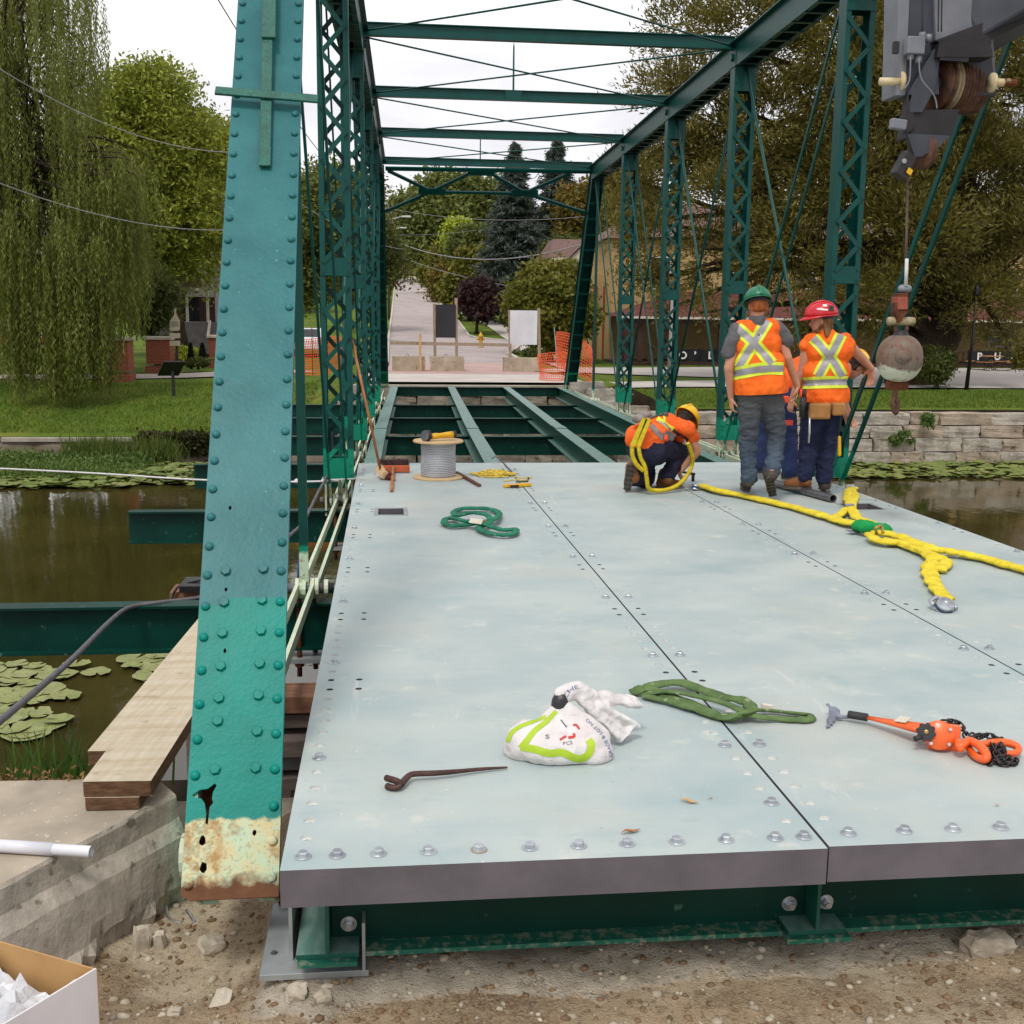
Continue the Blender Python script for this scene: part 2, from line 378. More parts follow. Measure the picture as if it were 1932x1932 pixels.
# ================================================================== shape of the far bank
RP = [(33.0, -.30), (48, -.38), (70, -.36), (95, -.10), (130, 1.9), (171, 5.0), (228, 8.7), (283, 12.2), (330, 13.4), (420, 13.5), (900, 13.5)]
def prof(y):
 return float(np.interp(y, [a for a, b in RP], [b for a, b in RP]))
def sstep(t): t = max(0., min(1., t)); return t*t*(3-2*t)
def zl(y):     # lawn left of the bridge
 return float(np.interp(y, [33, 38.5, 42.5, 46, 60, 95, 900], [-1.86, -1.12, -.80, -.70, -.55, -.1, -.1]))
def zr(y): return float(np.interp(y, [33, 41, 62, 95, 900], [-1.02, -.97, -.92, -.3, -.1]))
def zt(x, y):
 c = prof(y); a = 1-sstep((x+3.2)/2.6); b = sstep((x-6.6)/2.2)
 hill = c if y > 70 else None
 l = zl(y); r = zr(y)
 if y > 75:
  t = sstep((y-75)/35); l = l*(1-t)+c*t; r = r*(1-t)+c*t
 return c+(l-c)*a+(r-c)*b
def sheet(name, xs, ys, zf, m, parent=None, dz=0):
 X, Y = np.meshgrid(xs, ys); Z = np.array([[zf(x, y) for x in xs] for y in ys])+dz
 nx, ny = len(xs), len(ys); i = np.arange(nx*ny).reshape(ny, nx)
 q = np.stack([i[:-1, :-1], i[:-1, 1:], i[1:, 1:], i[1:, :-1]], -1).reshape(-1, 4)
 return npmesh(name, np.stack([X, Y, Z], -1).reshape(-1, 3), q, m, parent, smooth=True)
xs = np.concatenate([np.array([-600, -300, -160, -100, -70]), np.arange(-50, -12, 2), np.arange(-12, 14, .4), np.arange(14, 52, 2), np.array([60, 80, 110, 180, 320, 650])])
ys = np.concatenate([np.array([33.05, 33.4]), np.arange(34, 62, .7), np.arange(62, 130, 3), np.arange(130, 320, 8), np.array([340, 400, 520, 900])])
def zter(x, y):
 n = mnoise.noise(Vector((x*.22, y*.22, 0)))*.05 if y > 34 else 0
 return zt(x, y)+n*(1 if abs(x-2) > 5 else 0)-(.10 if abs(x-2) < 4.6 else 0)
struct(sheet('ground', xs, ys, zter, 'lawn_soil'))
mb = MB()
for x in xs: mb.v += [(x, 33.05, zter(x, 33.05)), (x, 33.06, -3.2)]
mb.f = [(2*i, 2*i+1, 2*i+3, 2*i+2) for i in range(len(xs)-1)]; mb.mi = [0]*len(mb.f); struct(mb.build('bank', 'dark_soil'))
# grass blades on the near part of the far bank
def grass_patch(name, n, xr, yr, keep):
 x = rng.uniform(*xr, n); y = yr[0]+(yr[1]-yr[0])*rng.random(n)**1.3; k = np.array([keep(a, b) for a, b in zip(x, y)]); x = x[k]; y = y[k]
 z = np.array([zt(a, b) for a, b in zip(x, y)])+.05; n = len(x)
 d = np.stack([rng.normal(0, .5, n), rng.normal(0, .5, n), np.ones(n)], 1)
 v, q = leaves(np.stack([x, y, z], 1), d, rng.uniform(.08, .17, n), rng.uniform(.02, .035, n))
 return tag(npmesh(name, v, q, 'grass_blade'), None, None, None, 'stuff')
o = grass_patch('grass', 18000, (-16, -2.3), (33.5, 42), lambda a, b: not (zl(b) > -.86 and b > 41.7)); tag(o, 'mown grass on the slope above the old concrete river wall', 'grass')
o = grass_patch('grass', 18000, (7.6, 24), (33.6, 41), lambda a, b: True); tag(o, 'mown grass strip above the stacked armour stones', 'grass')

# ------------------------------------------------------------------ road up the hill, crossing, kerbs, walks
def edge_pts(pp): return [aty(x, y, Y) for x, y, Y in pp]
LK = [(-1.6, 34.2), (-1.7, 44), (-1.6, 60), (-1.9, 95), (-2.3, 130), (-2.6, 171), (-2.9, 228), (-3.0, 283), (-2.8, 330)]
lk = [aty(733, 690, 44).x, aty(735.5, 640, 95).x, aty(744.6, 557, 171).x, aty(750.5, 522, 283).x]
rk = [aty(884, 640, 95).x, aty(832.5, 562, 171).x, aty(803, 522, 283).x]
LKX = lambda y: float(np.interp(y, [33, 44, 95, 171, 283, 420], [-.55, lk[0], lk[1], lk[2], lk[3], lk[3]]))
RKX = lambda y: float(np.interp(y, [33, 44, 60, 76, 84, 95, 171, 283, 420], [5.6, 5.6, 6.3, 8.8, 9.4, rk[0], rk[1], rk[2], rk[2]]))
def strip(name, y0, y1, fa, fb, m, dz, n=60, nx=6):
 mb = MB(); yy = np.linspace(y0, y1, n)
 for y in yy:
  a, b = fa(y), fb(y)
  for i in range(nx+1): x = a+(b-a)*i/nx; mb.v.append((x, y, prof(y)+dz if abs(x-2) < 9 or y > 60 else zt(x, y)+dz))
 for j in range(n-1):
  for i in range(nx): q = j*(nx+1)+i; mb.f.append((q, q+1, q+nx+2, q+nx+1)); mb.mi.append(0)
 return mb.build(name, m, None, True)
struct(strip('road', 49, 420, LKX, RKX, 'road_asphalt', .03, 140))
struct(strip('pavement', 38.6, 49, LKX, RKX, 'pink_paving', .034, 20))
struct(strip('approach_slab', 33.2, 38.6, lambda y: -.75, lambda y: 5.9, 'walk_concrete', .03, 14))
def kerb(name, fx, y0, y1, side, n=80):
 mb = MB(); pts = [(fx(y), y) for y in np.linspace(y0, y1, n)]
 for (x, y), (x2, y2) in zip(pts[:-1], pts[1:]):
  z = prof(y); z2 = prof(y2)
  vs = [(x, y, z-.1), (x+.18*side, y, z-.1), (x+.18*side, y, z+.15), (x, y, z+.15), (x2, y2, z2-.1), (x2+.18*side, y2, z2-.1), (x2+.18*side, y2, z2+.15), (x2, y2, z2+.15)]
  mb.add(vs, [(2, 3, 7, 6), (0, 3, 7, 4), (1, 2, 6, 5)])
 return struct(mb.build(name, 'kerb_concrete'))
kerb('kerb', LKX, 46, 330, -1); kerb('kerb', RKX, 84, 330, 1); kerb('kerb', RKX, 46, 74, 1, 40)
# sidewalk climbing on the right of the road and the wide pavement along the river street
def ribbon(name, pts, wd, m, dz=.05, zf=None):
 mb = MB(); P = spline([Vector((a, b, 0)) for a, b in pts], 8)
 W = wd if hasattr(wd, '__len__') else [wd]*len(pts)
 for i, p in enumerate(P):
  t = P[min(i+1, len(P)-1)]-P[max(i-1, 0)]; nn = Vector((t.y, -t.x, 0)).normalized(); ww = float(np.interp(i/(len(P)-1)*(len(W)-1), range(len(W)), W))
  for s in (-.5, -.17, .17, .5):
   q = p+nn*ww*s; mb.v.append((q.x, q.y, (zf or zt)(q.x, q.y)+dz))
 for i in range(len(P)-1):
  for j in range(3): a = i*4+j; mb.f.append((a, a+1, a+5, a+4)); mb.mi.append(0)
 return struct(mb.build(name, m, None, True))
ribbon('sidewalk', [(7.6, 51), (8.9, 62), (9.9, 78), (10.6, 92), (10.4, 110), (9.3, 130), (8.6, 160)], 1.7, 'walk_concrete', .07)
ribbon('sidewalk', [(5.2, 40.6), (9.5, 43.4), (14, 44.5), (22, 45), (34, 45.2), (60, 45.5)], [1.6, 3.2, 4.2, 5.2, 6, 6], 'walk_concrete', .06)
ribbon('river_street', [(7.2, 56.5), (13, 54.5), (20, 54), (34, 54), (70, 54)], [3, 8, 12.5, 12.5, 12.5], 'lot_asphalt', .045)
ribbon('path', [(-40, 42.8), (-20, 43.2), (-12, 43.4), (-8.6, 43.9), (-6.2, 45.2), (-3.4, 47.5)], 2.0, 'path_gravel', .05)

# ------------------------------------------------------------------ river
mb = MB(); mb.add([(-300, 4.2, -2.55), (300, 4.2, -2.55), (300, 33.6, -2.55), (-300, 33.6, -2.55)], [(0, 1, 2, 3)])
struct(mb.build('water', 'river_water'))
# near bank ground with relief
def znear(x, y):
 n = mnoise.noise(Vector((x*2.1, y*2.1, 3)))*.03+mnoise.noise(Vector((x*6, y*6, 1)))*.012
 z = -.54
 z -= .16*sstep((-.25-x)/.35)*sstep((y-3.2)/.5)          # washed-out hollow round the end post
 z += .05*sstep((2.9-y)/1.2)
 e = 3.36+.045*x-.42*(mnoise.noise(Vector((x*3.2, y*3.2, 7)))*.3)
 z += .022*sstep((y-e)/.05)*sstep((x+.44)/.06)
 return z+n
xs = np.concatenate([np.array([-40, -15, -7, -4, -2.6]), np.arange(-1.8, 3.2, .035), np.array([3.6, 4.6, 6, 9, 16, 40])])
ys = np.concatenate([np.array([-60, -25, -10, -4, 0, 1.5, 2.2]), np.arange(2.5, 4.95, .035), np.array([5.0])])
struct(sheet('ground', xs, ys, znear, 'dirt'))
mb = MB(); mb.box((1.6, 5.12, -2.2), (12, .3, 3.0)); a = tag(mb.build('near_abutment', 'masonry'), 'old masonry abutment under the near end of the deck', 'abutment')
# ================================================================== near bank: wing wall, planks, rubble
A = atz(330, 1497, -.30); B = atz(0, 1497, -.30); Cc = atz(0, 1668, -.30)
ww = thing('concrete_wing_wall', 'weathered concrete wing wall with stepped, chipped side beside the end post', 'wall', (A.x, A.y, -.7))
ex = (A-Cc).normalized(); nrm_ = Vector((ex.y, -ex.x, 0)).normalized()
E0 = Cc-ex*1.3; Bx = B+(B-A).normalized()*3
def wing_side(off, z): return [p+nrm_*off+Vector((0, 0, z+.30)) for p in (A+ex*.02, E0)]
n = 90
def rag(t, s, amp): return mnoise.noise(Vector((t*14, s*.21, .5)))*amp+mnoise.noise(Vector((t*45, s*.9, 2.5)))*amp*.7
prof_w = [(0.0, -.30, .003), (.010, -.312, .006), (.016, -.36, .005), (.022, -.395, .006), (.045, -.418, .010), (.07, -.448, .010), (.082, -.50, .008), (.095, -.57, .008), (.10, -.625, .016), (.10, -.65, .05), (.08, -.80, .02)]
mb = MB()
for i in range(n+1):
 p = A.lerp(E0, i/n)
 for j, (o_, z, am) in enumerate(prof_w):
  q = p+nrm_*(o_*(1.0 if i > 2 else .6+.2*i)+rag(i/n, j, am)); mb.v.append((q.x, q.y, z+rag(i/n, j+20, am*.6)))
k = len(prof_w)
for i in range(n):
 for j in range(k-1): a = i*k+j; mb.f.append((a, a+1, a+k+1, a+k)); mb.mi.append(0)
# end face turned to the river
b0 = len(mb.v)
for j, (o_, z, am) in enumerate(prof_w): mb.v.append((A.x-.1, A.y+.16, z))
for j in range(k-1): mb.f.append((j, b0+j, b0+j+1, j+1)); mb.mi.append(0)
o = mb.build('side_face', 'wing_side', ww)
mb = MB(); m2 = [(A.lerp(E0, i/n)) for i in range(n+1)]
top = [(q.x+nrm_.x*rag(i/n, 0, .006), q.y+nrm_.y*rag(i/n, 0, .006), -.30+rag(i/n, 20, .006*.6)) for i, q in enumerate(m2)]
mb.v = top+[(Bx.x-1.5, E0.y-.6, -.30), (Bx.x, Bx.y, -.30), (A.x-.1, A.y+.16, -.30)]; mb.f = [tuple(range(len(mb.v)))]; mb.mi = [0]
mb.build('top_slab', 'wing_concrete', ww)
mb = MB(); mb.box(((Bx.x+A.x-.1)/2, A.y+.10, -1.45), (abs(Bx.x-A.x), .08, 2.2)); mb.build('river_face', 'bank_concrete', ww)
# mossy rusty fringe behind the wall
n = 2600; x = rng.uniform(Bx.x, A.x-.25, n); c = np.stack([x, A.y+.17+(-(x-A.x)*.07)+rng.normal(0, .03, n), -.33+rng.normal(0, .03, n)], 1)
v, q = leaves(c, gauss(n), .03, .012); mat('dry_moss', S(150, 110, 70), S(96, 78, 44), 20, .9, 0, 0)
tag(npmesh('dry_moss', v, q, 'dry_moss'), 'dry rusty moss fringe along the back of the concrete wing wall', 'moss', kind='stuff')

# planks
k = NT('plank_wood'); q = k.xyz(k.pos()); al = k.math('MULTIPLY_ADD', q[1], 2.2, k.math('MULTIPLY', q[0], .3)); cb_ = k.n('ShaderNodeCombineXYZ'); k.l(k.math('MULTIPLY', k.math('MULTIPLY_ADD', q[1], -.14, q[0]), 26.0), cb_.inputs[0]); k.l(al, cb_.inputs[1]); g = k.noise(1.6, 4, vec=cb_.outputs[0]); f = k.ramp(g, [(.36, 0.0), (.66, 1.0)])
c = k.mix(f, S(198, 187, 166), S(184, 172, 148)); cb2 = k.n('ShaderNodeCombineXYZ'); k.l(k.math('MULTIPLY', q[1], 14.0), cb2.inputs[1]); k.l(q[0], cb2.inputs[0]); kn = k.ramp(k.noise(.9, 2, vec=cb2.outputs[0]), [(.42, 0.0), (.66, 1.0)]); c = k.mix(k.math('MULTIPLY', kn, .45), c, S(164, 142, 106)); st_ = k.ramp(k.noise(12, 4), [(.62, 0.0), (.70, 1.0)]); c = k.mix(k.math('MULTIPLY', st_, .35), c, S(126, 100, 66))
k.pbr(c, .85, 0, k.bump(g, .35, .004), .25)
mat('plank_end', S(112, 84, 62), S(80, 58, 44), 20, .9, 0, .5, 60, .004, .2, sc3=(1, 1, 4))
def plank(name, a, b, w0, w1, th, label, seed=0):
 # a,b: middle of the near and far ends on top; th thickness
 d = (b-a); d.normalize(); s_ = d.cross(Vector((0, 0, 1))).normalized(); mb = MB()
 vs = [a-s_*w0/2, a+s_*w0/2, b+s_*w1/2, b-s_*w1/2]; lo = [q-Vector((0, 0, th)) for q in vs]
 mb.add(vs+lo, [(0, 1, 2, 3), (7, 6, 5, 4)]); mb.add(vs+lo, [(0, 4, 5, 1), (1, 5, 6, 2), (2, 6, 7, 3), (3, 7, 4, 0)], 1)
 o = mb.build(name, ('plank_wood', 'plank_end'), None, bevel=.008); return tag(o, label, 'plank')
zt_ = -.182
a1 = (atz(155, 1475, zt_)+atz(285, 1473, zt_))/2; w1_ = (atz(285, 1473, zt_)-atz(155, 1475, zt_)).length
dirp = (atz(372, 1258, zt_)-atz(222, 1474, zt_)).normalized()
plank('timber_plank', a1, a1+dirp*2.6, w1_, .27, .062, 'broad pale timber plank running from the wing wall behind the end post')
a2 = atz(160, 1422, zt_); plank('timber_plank', a2+dirp*.03+Vector((.10, 0, -.003)), a2+dirp*2.3+Vector((.12, 0, -.003)), .2, .2, .06, 'second pale timber plank, set back beside the broad plank on the wing wall')
plank('timber_plank', a1+Vector((-.02, -.005, -.064)), a1+dirp*2.5+Vector((0, 0, -.064)), w1_*.8, .2, .05, 'brown timber packing plank lying flat on the concrete under the pale plank')
# plastic pipe on the wall
p1, p2 = atz(172, 1607, -.275), atz(-60, 1592, -.275)
mat('white_plastic', S(226, 226, 230), S(208, 208, 214), 3, .35, 0, 0)
mb = MB(); d_ = (p2-p1).normalized(); mb.tube([p1, p1+d_*.14], .0205, 16, cap=False); mb.tube([p1+d_*.139, p2], .023, 16); mb.tube([p1+d_*.14, p1], .016, 16, cap=False)
tag(mb.build('plastic_pipe', 'white_plastic', None, True), 'white plastic pipe lying on the concrete wing wall', 'pipe')

# rubble: loose stones as one mass, larger ones on their own
mat('pebble_pale', S(196, 186, 166), S(150, 138, 118), 14, .9, 0, .4, 60, .004, .2)
t = (1+5**.5)/2
ico = unit(np.array([(-1, t, 0), (1, t, 0), (-1, -t, 0), (1, -t, 0), (0, -1, t), (0, 1, t), (0, -1, -t), (0, 1, -t), (t, 0, -1), (t, 0, 1), (-t, 0, -1), (-t, 0, 1)], float))
icf = np.array([(0, 11, 5), (0, 5, 1), (0, 1, 7), (0, 7, 10), (0, 10, 11), (1, 5, 9), (5, 11, 4), (11, 10, 2), (10, 7, 6), (7, 1, 8), (3, 9, 4), (3, 4, 2), (3, 2, 6), (3, 6, 8), (3, 8, 9), (4, 9, 5), (2, 4, 11), (6, 2, 10), (8, 6, 7), (9, 8, 1)])
def pebbles(name, n, place, smin, smax, m, label, power=3):
 P = np.array([place() for _ in range(n)]); s = smin+(smax-smin)*rng.random(n)**power
 tri = ico[None]*(1+rng.normal(0, .16, (n, 12, 1)))*s[:, None, None]*np.stack([rng.uniform(.8, 1.5, n), rng.uniform(.7, 1.2, n), rng.uniform(.45, .8, n)], 1)[:, None]
 a = rng.uniform(0, 2*PI, n); ca, sa = np.cos(a)[:, None], np.sin(a)[:, None]
 x = tri[:, :, 0]*ca-tri[:, :, 1]*sa; y = tri[:, :, 0]*sa+tri[:, :, 1]*ca
 v = np.stack([x, y, tri[:, :, 2]], -1)+P[:, None]
 f = (icf[None]+12*np.arange(n)[:, None, None]).reshape(-1, 3)
 return tag(npmesh(name, v.reshape(-1, 3), f, m), label, 'gravel', kind='stuff')
def pl():
 x = random.uniform(-1.2, 2.7); y = random.uniform(2.75, 4.3); return (x, y, znear(x, y)+.002)
pebbles('gravel', 2600, pl, .002, .020, 'pebble_pale', 'pale pebbles and grit strewn over the brown dirt', 6)
mat('pebble_dark', S(140, 116, 90), S(108, 86, 64), 14, .92, 0, .4, 60, .004, .2)
pebbles('gravel', 2200, pl, .002, .016, 'pebble_dark', 'brown grit and clods mixed into the dirt', 3)
mat('rock_pale', S(200, 190, 172), S(158, 146, 128), 9, .92, 0, .7, 30, .01, .2)
rocks = [(1862, 1800, .085, .04, .035, 'buff squared stone at the foot of the end beam, beside the frame edge'),
         (397, 1720, .045, .035, .03, 'pale broken stone right under the rusted end post'),
         (265, 1712, .03, .025, .05, 'upright pale stone fragment against the wing wall'),
         (318, 1622, .03, .03, .02, 'small pale stone at the corner of the wing wall'),
         (300, 1712, .018, .018, .04, 'thin upright stone chip next to the wing wall fragment'),
         (415, 1852, .05, .028, .012, 'flat buff stone lying in the dirt left of the base plate'),
         (560, 1895, .03, .025, .018, 'rounded pale stone below the base plate'),
         (610, 1900, .025, .02, .018, 'second rounded pale stone below the base plate'),
         (330, 1905, .02, .018, .012, 'rounded stone near the cardboard box')]
for i, (px, py, a, b, c, lab) in enumerate(rocks):
 p = atz(px, py, -.55); p.z = znear(p.x, p.y)+c*.55
 me = rockmesh('rock', (a*2, b*2, c*2), 40+i, 'rock_pale', .16, 3, 2.5)
 tag(put('loose_stone', me, p, None, Euler((random.uniform(-.2, .2), random.uniform(-.2, .2), random.uniform(0, 3)))), lab, 'stone', 'loose stones on the dirt')
# metal turnings below the end post
mat('bright_metal', S(190, 192, 196), S(160, 162, 166), 8, .3, 1.0, 0)
for i, pp in enumerate([[(313, 1712), (318, 1735), (328, 1743), (342, 1746)], [(352, 1722), (360, 1733), (367, 1745)]]):
 mb = MB(); P = spline([atz(x, y, -.6)+Vector((0, 0, .012)) for x, y in pp], 5); mb.tube(P, .006, 6, sq=.4)
 tag(mb.build('metal_shaving', 'bright_metal', None, True), ['curled bright metal strip on the dirt below the rusted post', 'short bright metal strip beside the curled one'][i], 'scrap')

# cardboard box in the corner
mat('cardboard_in', S(188, 148, 98), S(172, 134, 88), 5, .85, 0, .1, 60, .002, .2)
mat('cardboard_out', S(226, 222, 224), S(212, 208, 212), 5, .7, 0, .1, 60, .002, .3)
bx = thing('cardboard_box', 'open cardboard box, white outside and brown inside, at the frame corner', 'box', (-1.1, 2.9, -.55))
b1 = atz(182, 1830, -.28); b0 = atz(-40, 1766, -.28); d_ = (b0-b1).normalized(); nb = Vector((d_.y, -d_.x, 0)).normalized()
if nb.y > 0: nb = -nb
def pan(name, p, q, z0, z1, m, lean=Vector((0, 0, 0)), th=.005):
 mb = MB(); n_ = (q-p).cross(Vector((0, 0, 1))).normalized()*th
 vs = [Vector((p.x, p.y, z0)), Vector((q.x, q.y, z0)), Vector((q.x, q.y, z1))+lean, Vector((p.x, p.y, z1))+lean]
 vs2 = [a+n_ for a in vs]
 mb.add(vs+vs2, [(0, 1, 2, 3), (0, 4, 5, 1), (1, 5, 6, 2), (2, 6, 7, 3), (3, 7, 4, 0)]); mb.add(vs+vs2, [(7, 6, 5, 4)], 1)
 return mb.build(name, m, bx)
pan('back_panel', b1, b0, -.55, -.28, ('cardboard_in', 'cardboard_out'))
r1 = b1+nb*.5+d_*.06; pan('side_panel', b1, r1, -.55, -.275, ('cardboard_out', 'cardboard_in'))
pan('front_panel', r1, r1+d_*.8, -.55, -.30, ('cardboard_out', 'cardboard_in'))
mb = MB(); mb.add([b1+Vector((0, 0, -.26)), b0+Vector((0, 0, -.26)), b0+nb*.5+Vector((0, 0, -.26)), r1+Vector((0, 0, -.26))], [(0, 1, 2, 3)]); mb.build('bottom_panel', 'cardboard_in', bx)
k = NT('clear_film'); k.pbr((.78, .79, .82), .25, 0, k.bump(k.noise(14, 4), .8, .02), .6, trans=.25)
me = bpy.data.meshes.new('plastic_film'); bm = bmesh.new(); bmesh.ops.create_grid(bm, x_segments=26, y_segments=20, size=.5)
fc = (b1+r1)/2+d_*.33
for v in bm.verts:
 p = v.co; ang = math.atan2(d_.y, d_.x)
 x_, y_ = p.x*.62, p.y*.44; h_ = .10*mnoise.noise(Vector((p.x*5, p.y*5, 7)))+.05*mnoise.noise(Vector((p.x*13, p.y*13, 1)))+.06
 v.co = Vector((fc.x+x_*math.cos(ang)-y_*math.sin(ang), fc.y+x_*math.sin(ang)+y_*math.cos(ang), -.42+h_))
bm.to_mesh(me); bm.free(); me.materials.append(MATS['clear_film'])
tag(link('plastic_film', me), 'crumpled clear plastic film inside the open cardboard box', 'film')
# ================================================================== the truss bridge
p_ = 4.0833; yA = 11.8746; PW = .311
NY = [yA+(i-2)*p_ for i in range(8)]
def XT(s, y): return (-.5006 if s < 0 else 4.8567)+.0189*(y-yA)
def zs(y): return -.0075*(y-3.15)
CB, CT = 5.12, 5.42
# end post plane, measured
EB = (aty(340, 1692, 3.62)+aty(525, 1700, 3.62))/2; EBw = (aty(340, 1692, 3.62)-aty(525, 1700, 3.62)).length
ET = Vector((-.578, 7.79, 5.42)); EV = (ET-EB).normalized(); EU = Vector((1, 0, 0)); EU = (EU-EV*EU.dot(EV)).normalized(); EN = EU.cross(EV)
if EN.y > 0: EN = -EN        # towards the camera side
def on_post(x, y):
 d = ray(x, y); t = (EB-CPOS).dot(EN)/d.dot(EN); q = CPOS+d*t-EB; return q.dot(EU), q.dot(EV)
def ep(u, v, n=0): return EB+EU*u+EV*v+EN*n
Z_TEAL = ep(0, on_post(460, 1130)[1]).z; Z_BARE = ep(0, on_post(440, 1545)[1]).z
def bridge_mats():
 def paint(name, dark, z_mid, z_low):
  k = NT(name); q = k.xyz(k.pos()); zz = k.math('MULTIPLY_ADD', k.math('SUBTRACT', q[1], 3.15), .0075, q[2])
  zn = k.math('MULTIPLY_ADD', k.noise(9, 4), .12, k.math('ADD', zz, -.06))
  f = k.ramp(k.noise(5, 4), [(.35, 0.0), (.65, 1.0)])
  c = k.mix(f, dark, tuple(x*.78 for x in dark)); c = k.mix(k.step(zn, z_mid, .03), S(8, 128, 100), c)
  mint = k.mix(k.ramp(k.noise(24, 5), [(.55, 0.0), (.64, 1.0)]), S(186, 208, 178), S(148, 112, 70)); c = k.mix(k.step(zn, z_low, .03), mint, c)
  ch = k.ramp(k.noise(32, 4), [(.70, 0.0), (.74, 1.0)]); c = k.mix(k.math('MULTIPLY', ch, .5), c, tuple(x*.35 for x in dark))
  k.pbr(c, .42, 0, k.bump(k.noise(45, 4), .25, .004), .32)
 paint('hanger_paint', S(0, 64, 57), .05, .0)
 paint('truss_green', S(0, 75, 69), .30, -.06)
 mat('dark_green', S(8, 66, 56), S(6, 54, 46), 4, .42, 0, .15, 40, .004, .5)
 mat('beam_green', S(0, 58, 48), S(0, 46, 38), 3, .45, 0, .12, 50, .003, .25, speck=(S(60, 96, 84), 18, .66))
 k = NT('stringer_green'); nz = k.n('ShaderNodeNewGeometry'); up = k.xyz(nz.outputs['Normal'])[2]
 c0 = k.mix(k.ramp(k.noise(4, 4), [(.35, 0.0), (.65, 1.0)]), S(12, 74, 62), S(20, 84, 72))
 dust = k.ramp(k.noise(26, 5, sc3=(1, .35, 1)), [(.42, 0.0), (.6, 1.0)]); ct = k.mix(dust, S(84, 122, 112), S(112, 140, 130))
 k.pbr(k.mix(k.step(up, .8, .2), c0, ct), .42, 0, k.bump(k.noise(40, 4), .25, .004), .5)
 mat('mint_primer', S(206, 214, 188), S(186, 198, 170), 6, .6, 0, .2, 50, .003, .4, speck=(S(140, 96, 58), 20, .70))
 mat('rust', S(112, 66, 42), S(72, 42, 30), 14, .9, 0, .5, 60, .004, .25)
 mat('grey_steel', S(120, 120, 122), S(96, 96, 100), 8, .45, .6, .2, 60, .003, .5)
 mat('zinc', S(206, 210, 214), S(180, 184, 190), 16, .34, .85, .1, 80, .002, .5)
 mat('galvanised', S(176, 180, 180), S(150, 156, 156), 7, .5, .45, .1, 40, .002, .5)
 # old end post: dull teal above, fresh coat below, bare rusty primer at the foot
 k = NT('end_post_paint'); q = k.xyz(k.pos()); z = q[2]
 f = k.ramp(k.noise(3.4, 6, .6), [(.34, 0.0), (.66, 1.0)]); old = k.mix(f, S(46, 110, 113), S(36, 97, 100))
 fd = k.ramp(k.noise(1.6, 6, .65), [(.40, 0.0), (.64, 1.0)]); old = k.mix(k.math('MULTIPLY', fd, .5), old, S(66, 126, 128)); sc_ = k.ramp(k.noise(60, 3), [(.70, 0.0), (.73, 1.0)]); old = k.mix(k.math('MULTIPLY', sc_, .5), old, S(112, 170, 166))
 new = k.mix(f, S(0, 132, 119), S(0, 120, 108)); drip = k.ramp(k.noise(50, 4), [(.70, 0.0), (.74, 1.0)]); new = k.mix(k.math('MULTIPLY', drip, .55), new, S(10, 108, 92))
 zz = k.math('MULTIPLY_ADD', k.step(q[0], -.60, .004), -.022, z)        # the step in the edge of the fresh coat
 c = k.mix(k.step(zz, Z_TEAL-.018, .006), new, old)
 mint = k.mix(k.ramp(k.noise(11, 6, .7), [(.42, 0.0), (.60, 1.0)]), S(184, 206, 176), S(206, 192, 146))
 pit_ = k.ramp(k.noise(70, 4), [(.56, 0.0), (.62, 1.0)]); mint = k.mix(k.math('MULTIPLY', pit_, .45), mint, S(140, 136, 110))
 ru = k.mix(k.noise(30, 5), S(184, 140, 80), S(122, 78, 48))
 rl = k.math('ADD', k.math('MULTIPLY', k.step(k.math('MULTIPLY_ADD', k.noise(11, 5, .65), -.30, q[0]), -.735, .05), -1.0), 1.0)
 rl2 = k.ramp(k.noise(9, 6, .6), [(.56, 0.0), (.63, 1.0)])
 bare = k.mix(k.math('MAXIMUM', k.math('MULTIPLY', rl, k.ramp(k.noise(26, 5, .7), [(.44, .0), (.60, .8)])), k.math('MULTIPLY', rl2, .5)), mint, ru)
 foot = k.math('SUBTRACT', 1.0, k.step(k.math('MULTIPLY_ADD', k.noise(16, 5), .10, z), EB.z+.10, .03)); bare = k.mix(foot, bare, k.mix(k.noise(24, 4), S(120, 84, 58), S(86, 56, 40)))
 zb = k.math('MULTIPLY_ADD', k.noise(18, 4), .05, z)
 c = k.mix(k.step(zb, Z_BARE+.025, .008), bare, c)
 rg = k.math('MULTIPLY_ADD', k.math('SUBTRACT', 1.0, k.step(zb, Z_BARE+.025, .008)), .45, .36)
 h = k.math('ADD', k.noise(55, 5, .6), k.math('MULTIPLY', k.noise(7, 3), 1.2))
 k.pbr(c, rg, 0, k.bump(h, .22, .006), .16)
bridge_mats()
BR = thing('truss_bridge', 'green riveted steel through truss bridge spanning the river', 'bridge', (-.53, 3.6, -.4))

# ------------------------------------------------------------------ near left end post
vtop = (ET-EB).length; hw = EBw/2
hole = lambda x, y, r, n=9, s=1: [(lambda u, v: (u+r*math.cos(2*PI*i/n)*(1+.35*mnoise.noise(Vector((i*1.7, x*.1, s)))), v+r*1.5*math.sin(2*PI*i/n)*(1+.4*mnoise.noise(Vector((i*1.3, y*.1, s))))))(*on_post(x, y)) for i in range(n)]
tear = [on_post(x, y) for x, y in ((362, 1500), (378, 1490), (392, 1488), (405, 1478), (409, 1482), (402, 1494), (400, 1506), (402, 1515), (396, 1522), (394, 1538), (392, 1556), (387, 1553), (389, 1535), (386, 1515), (380, 1507), (368, 1504))]
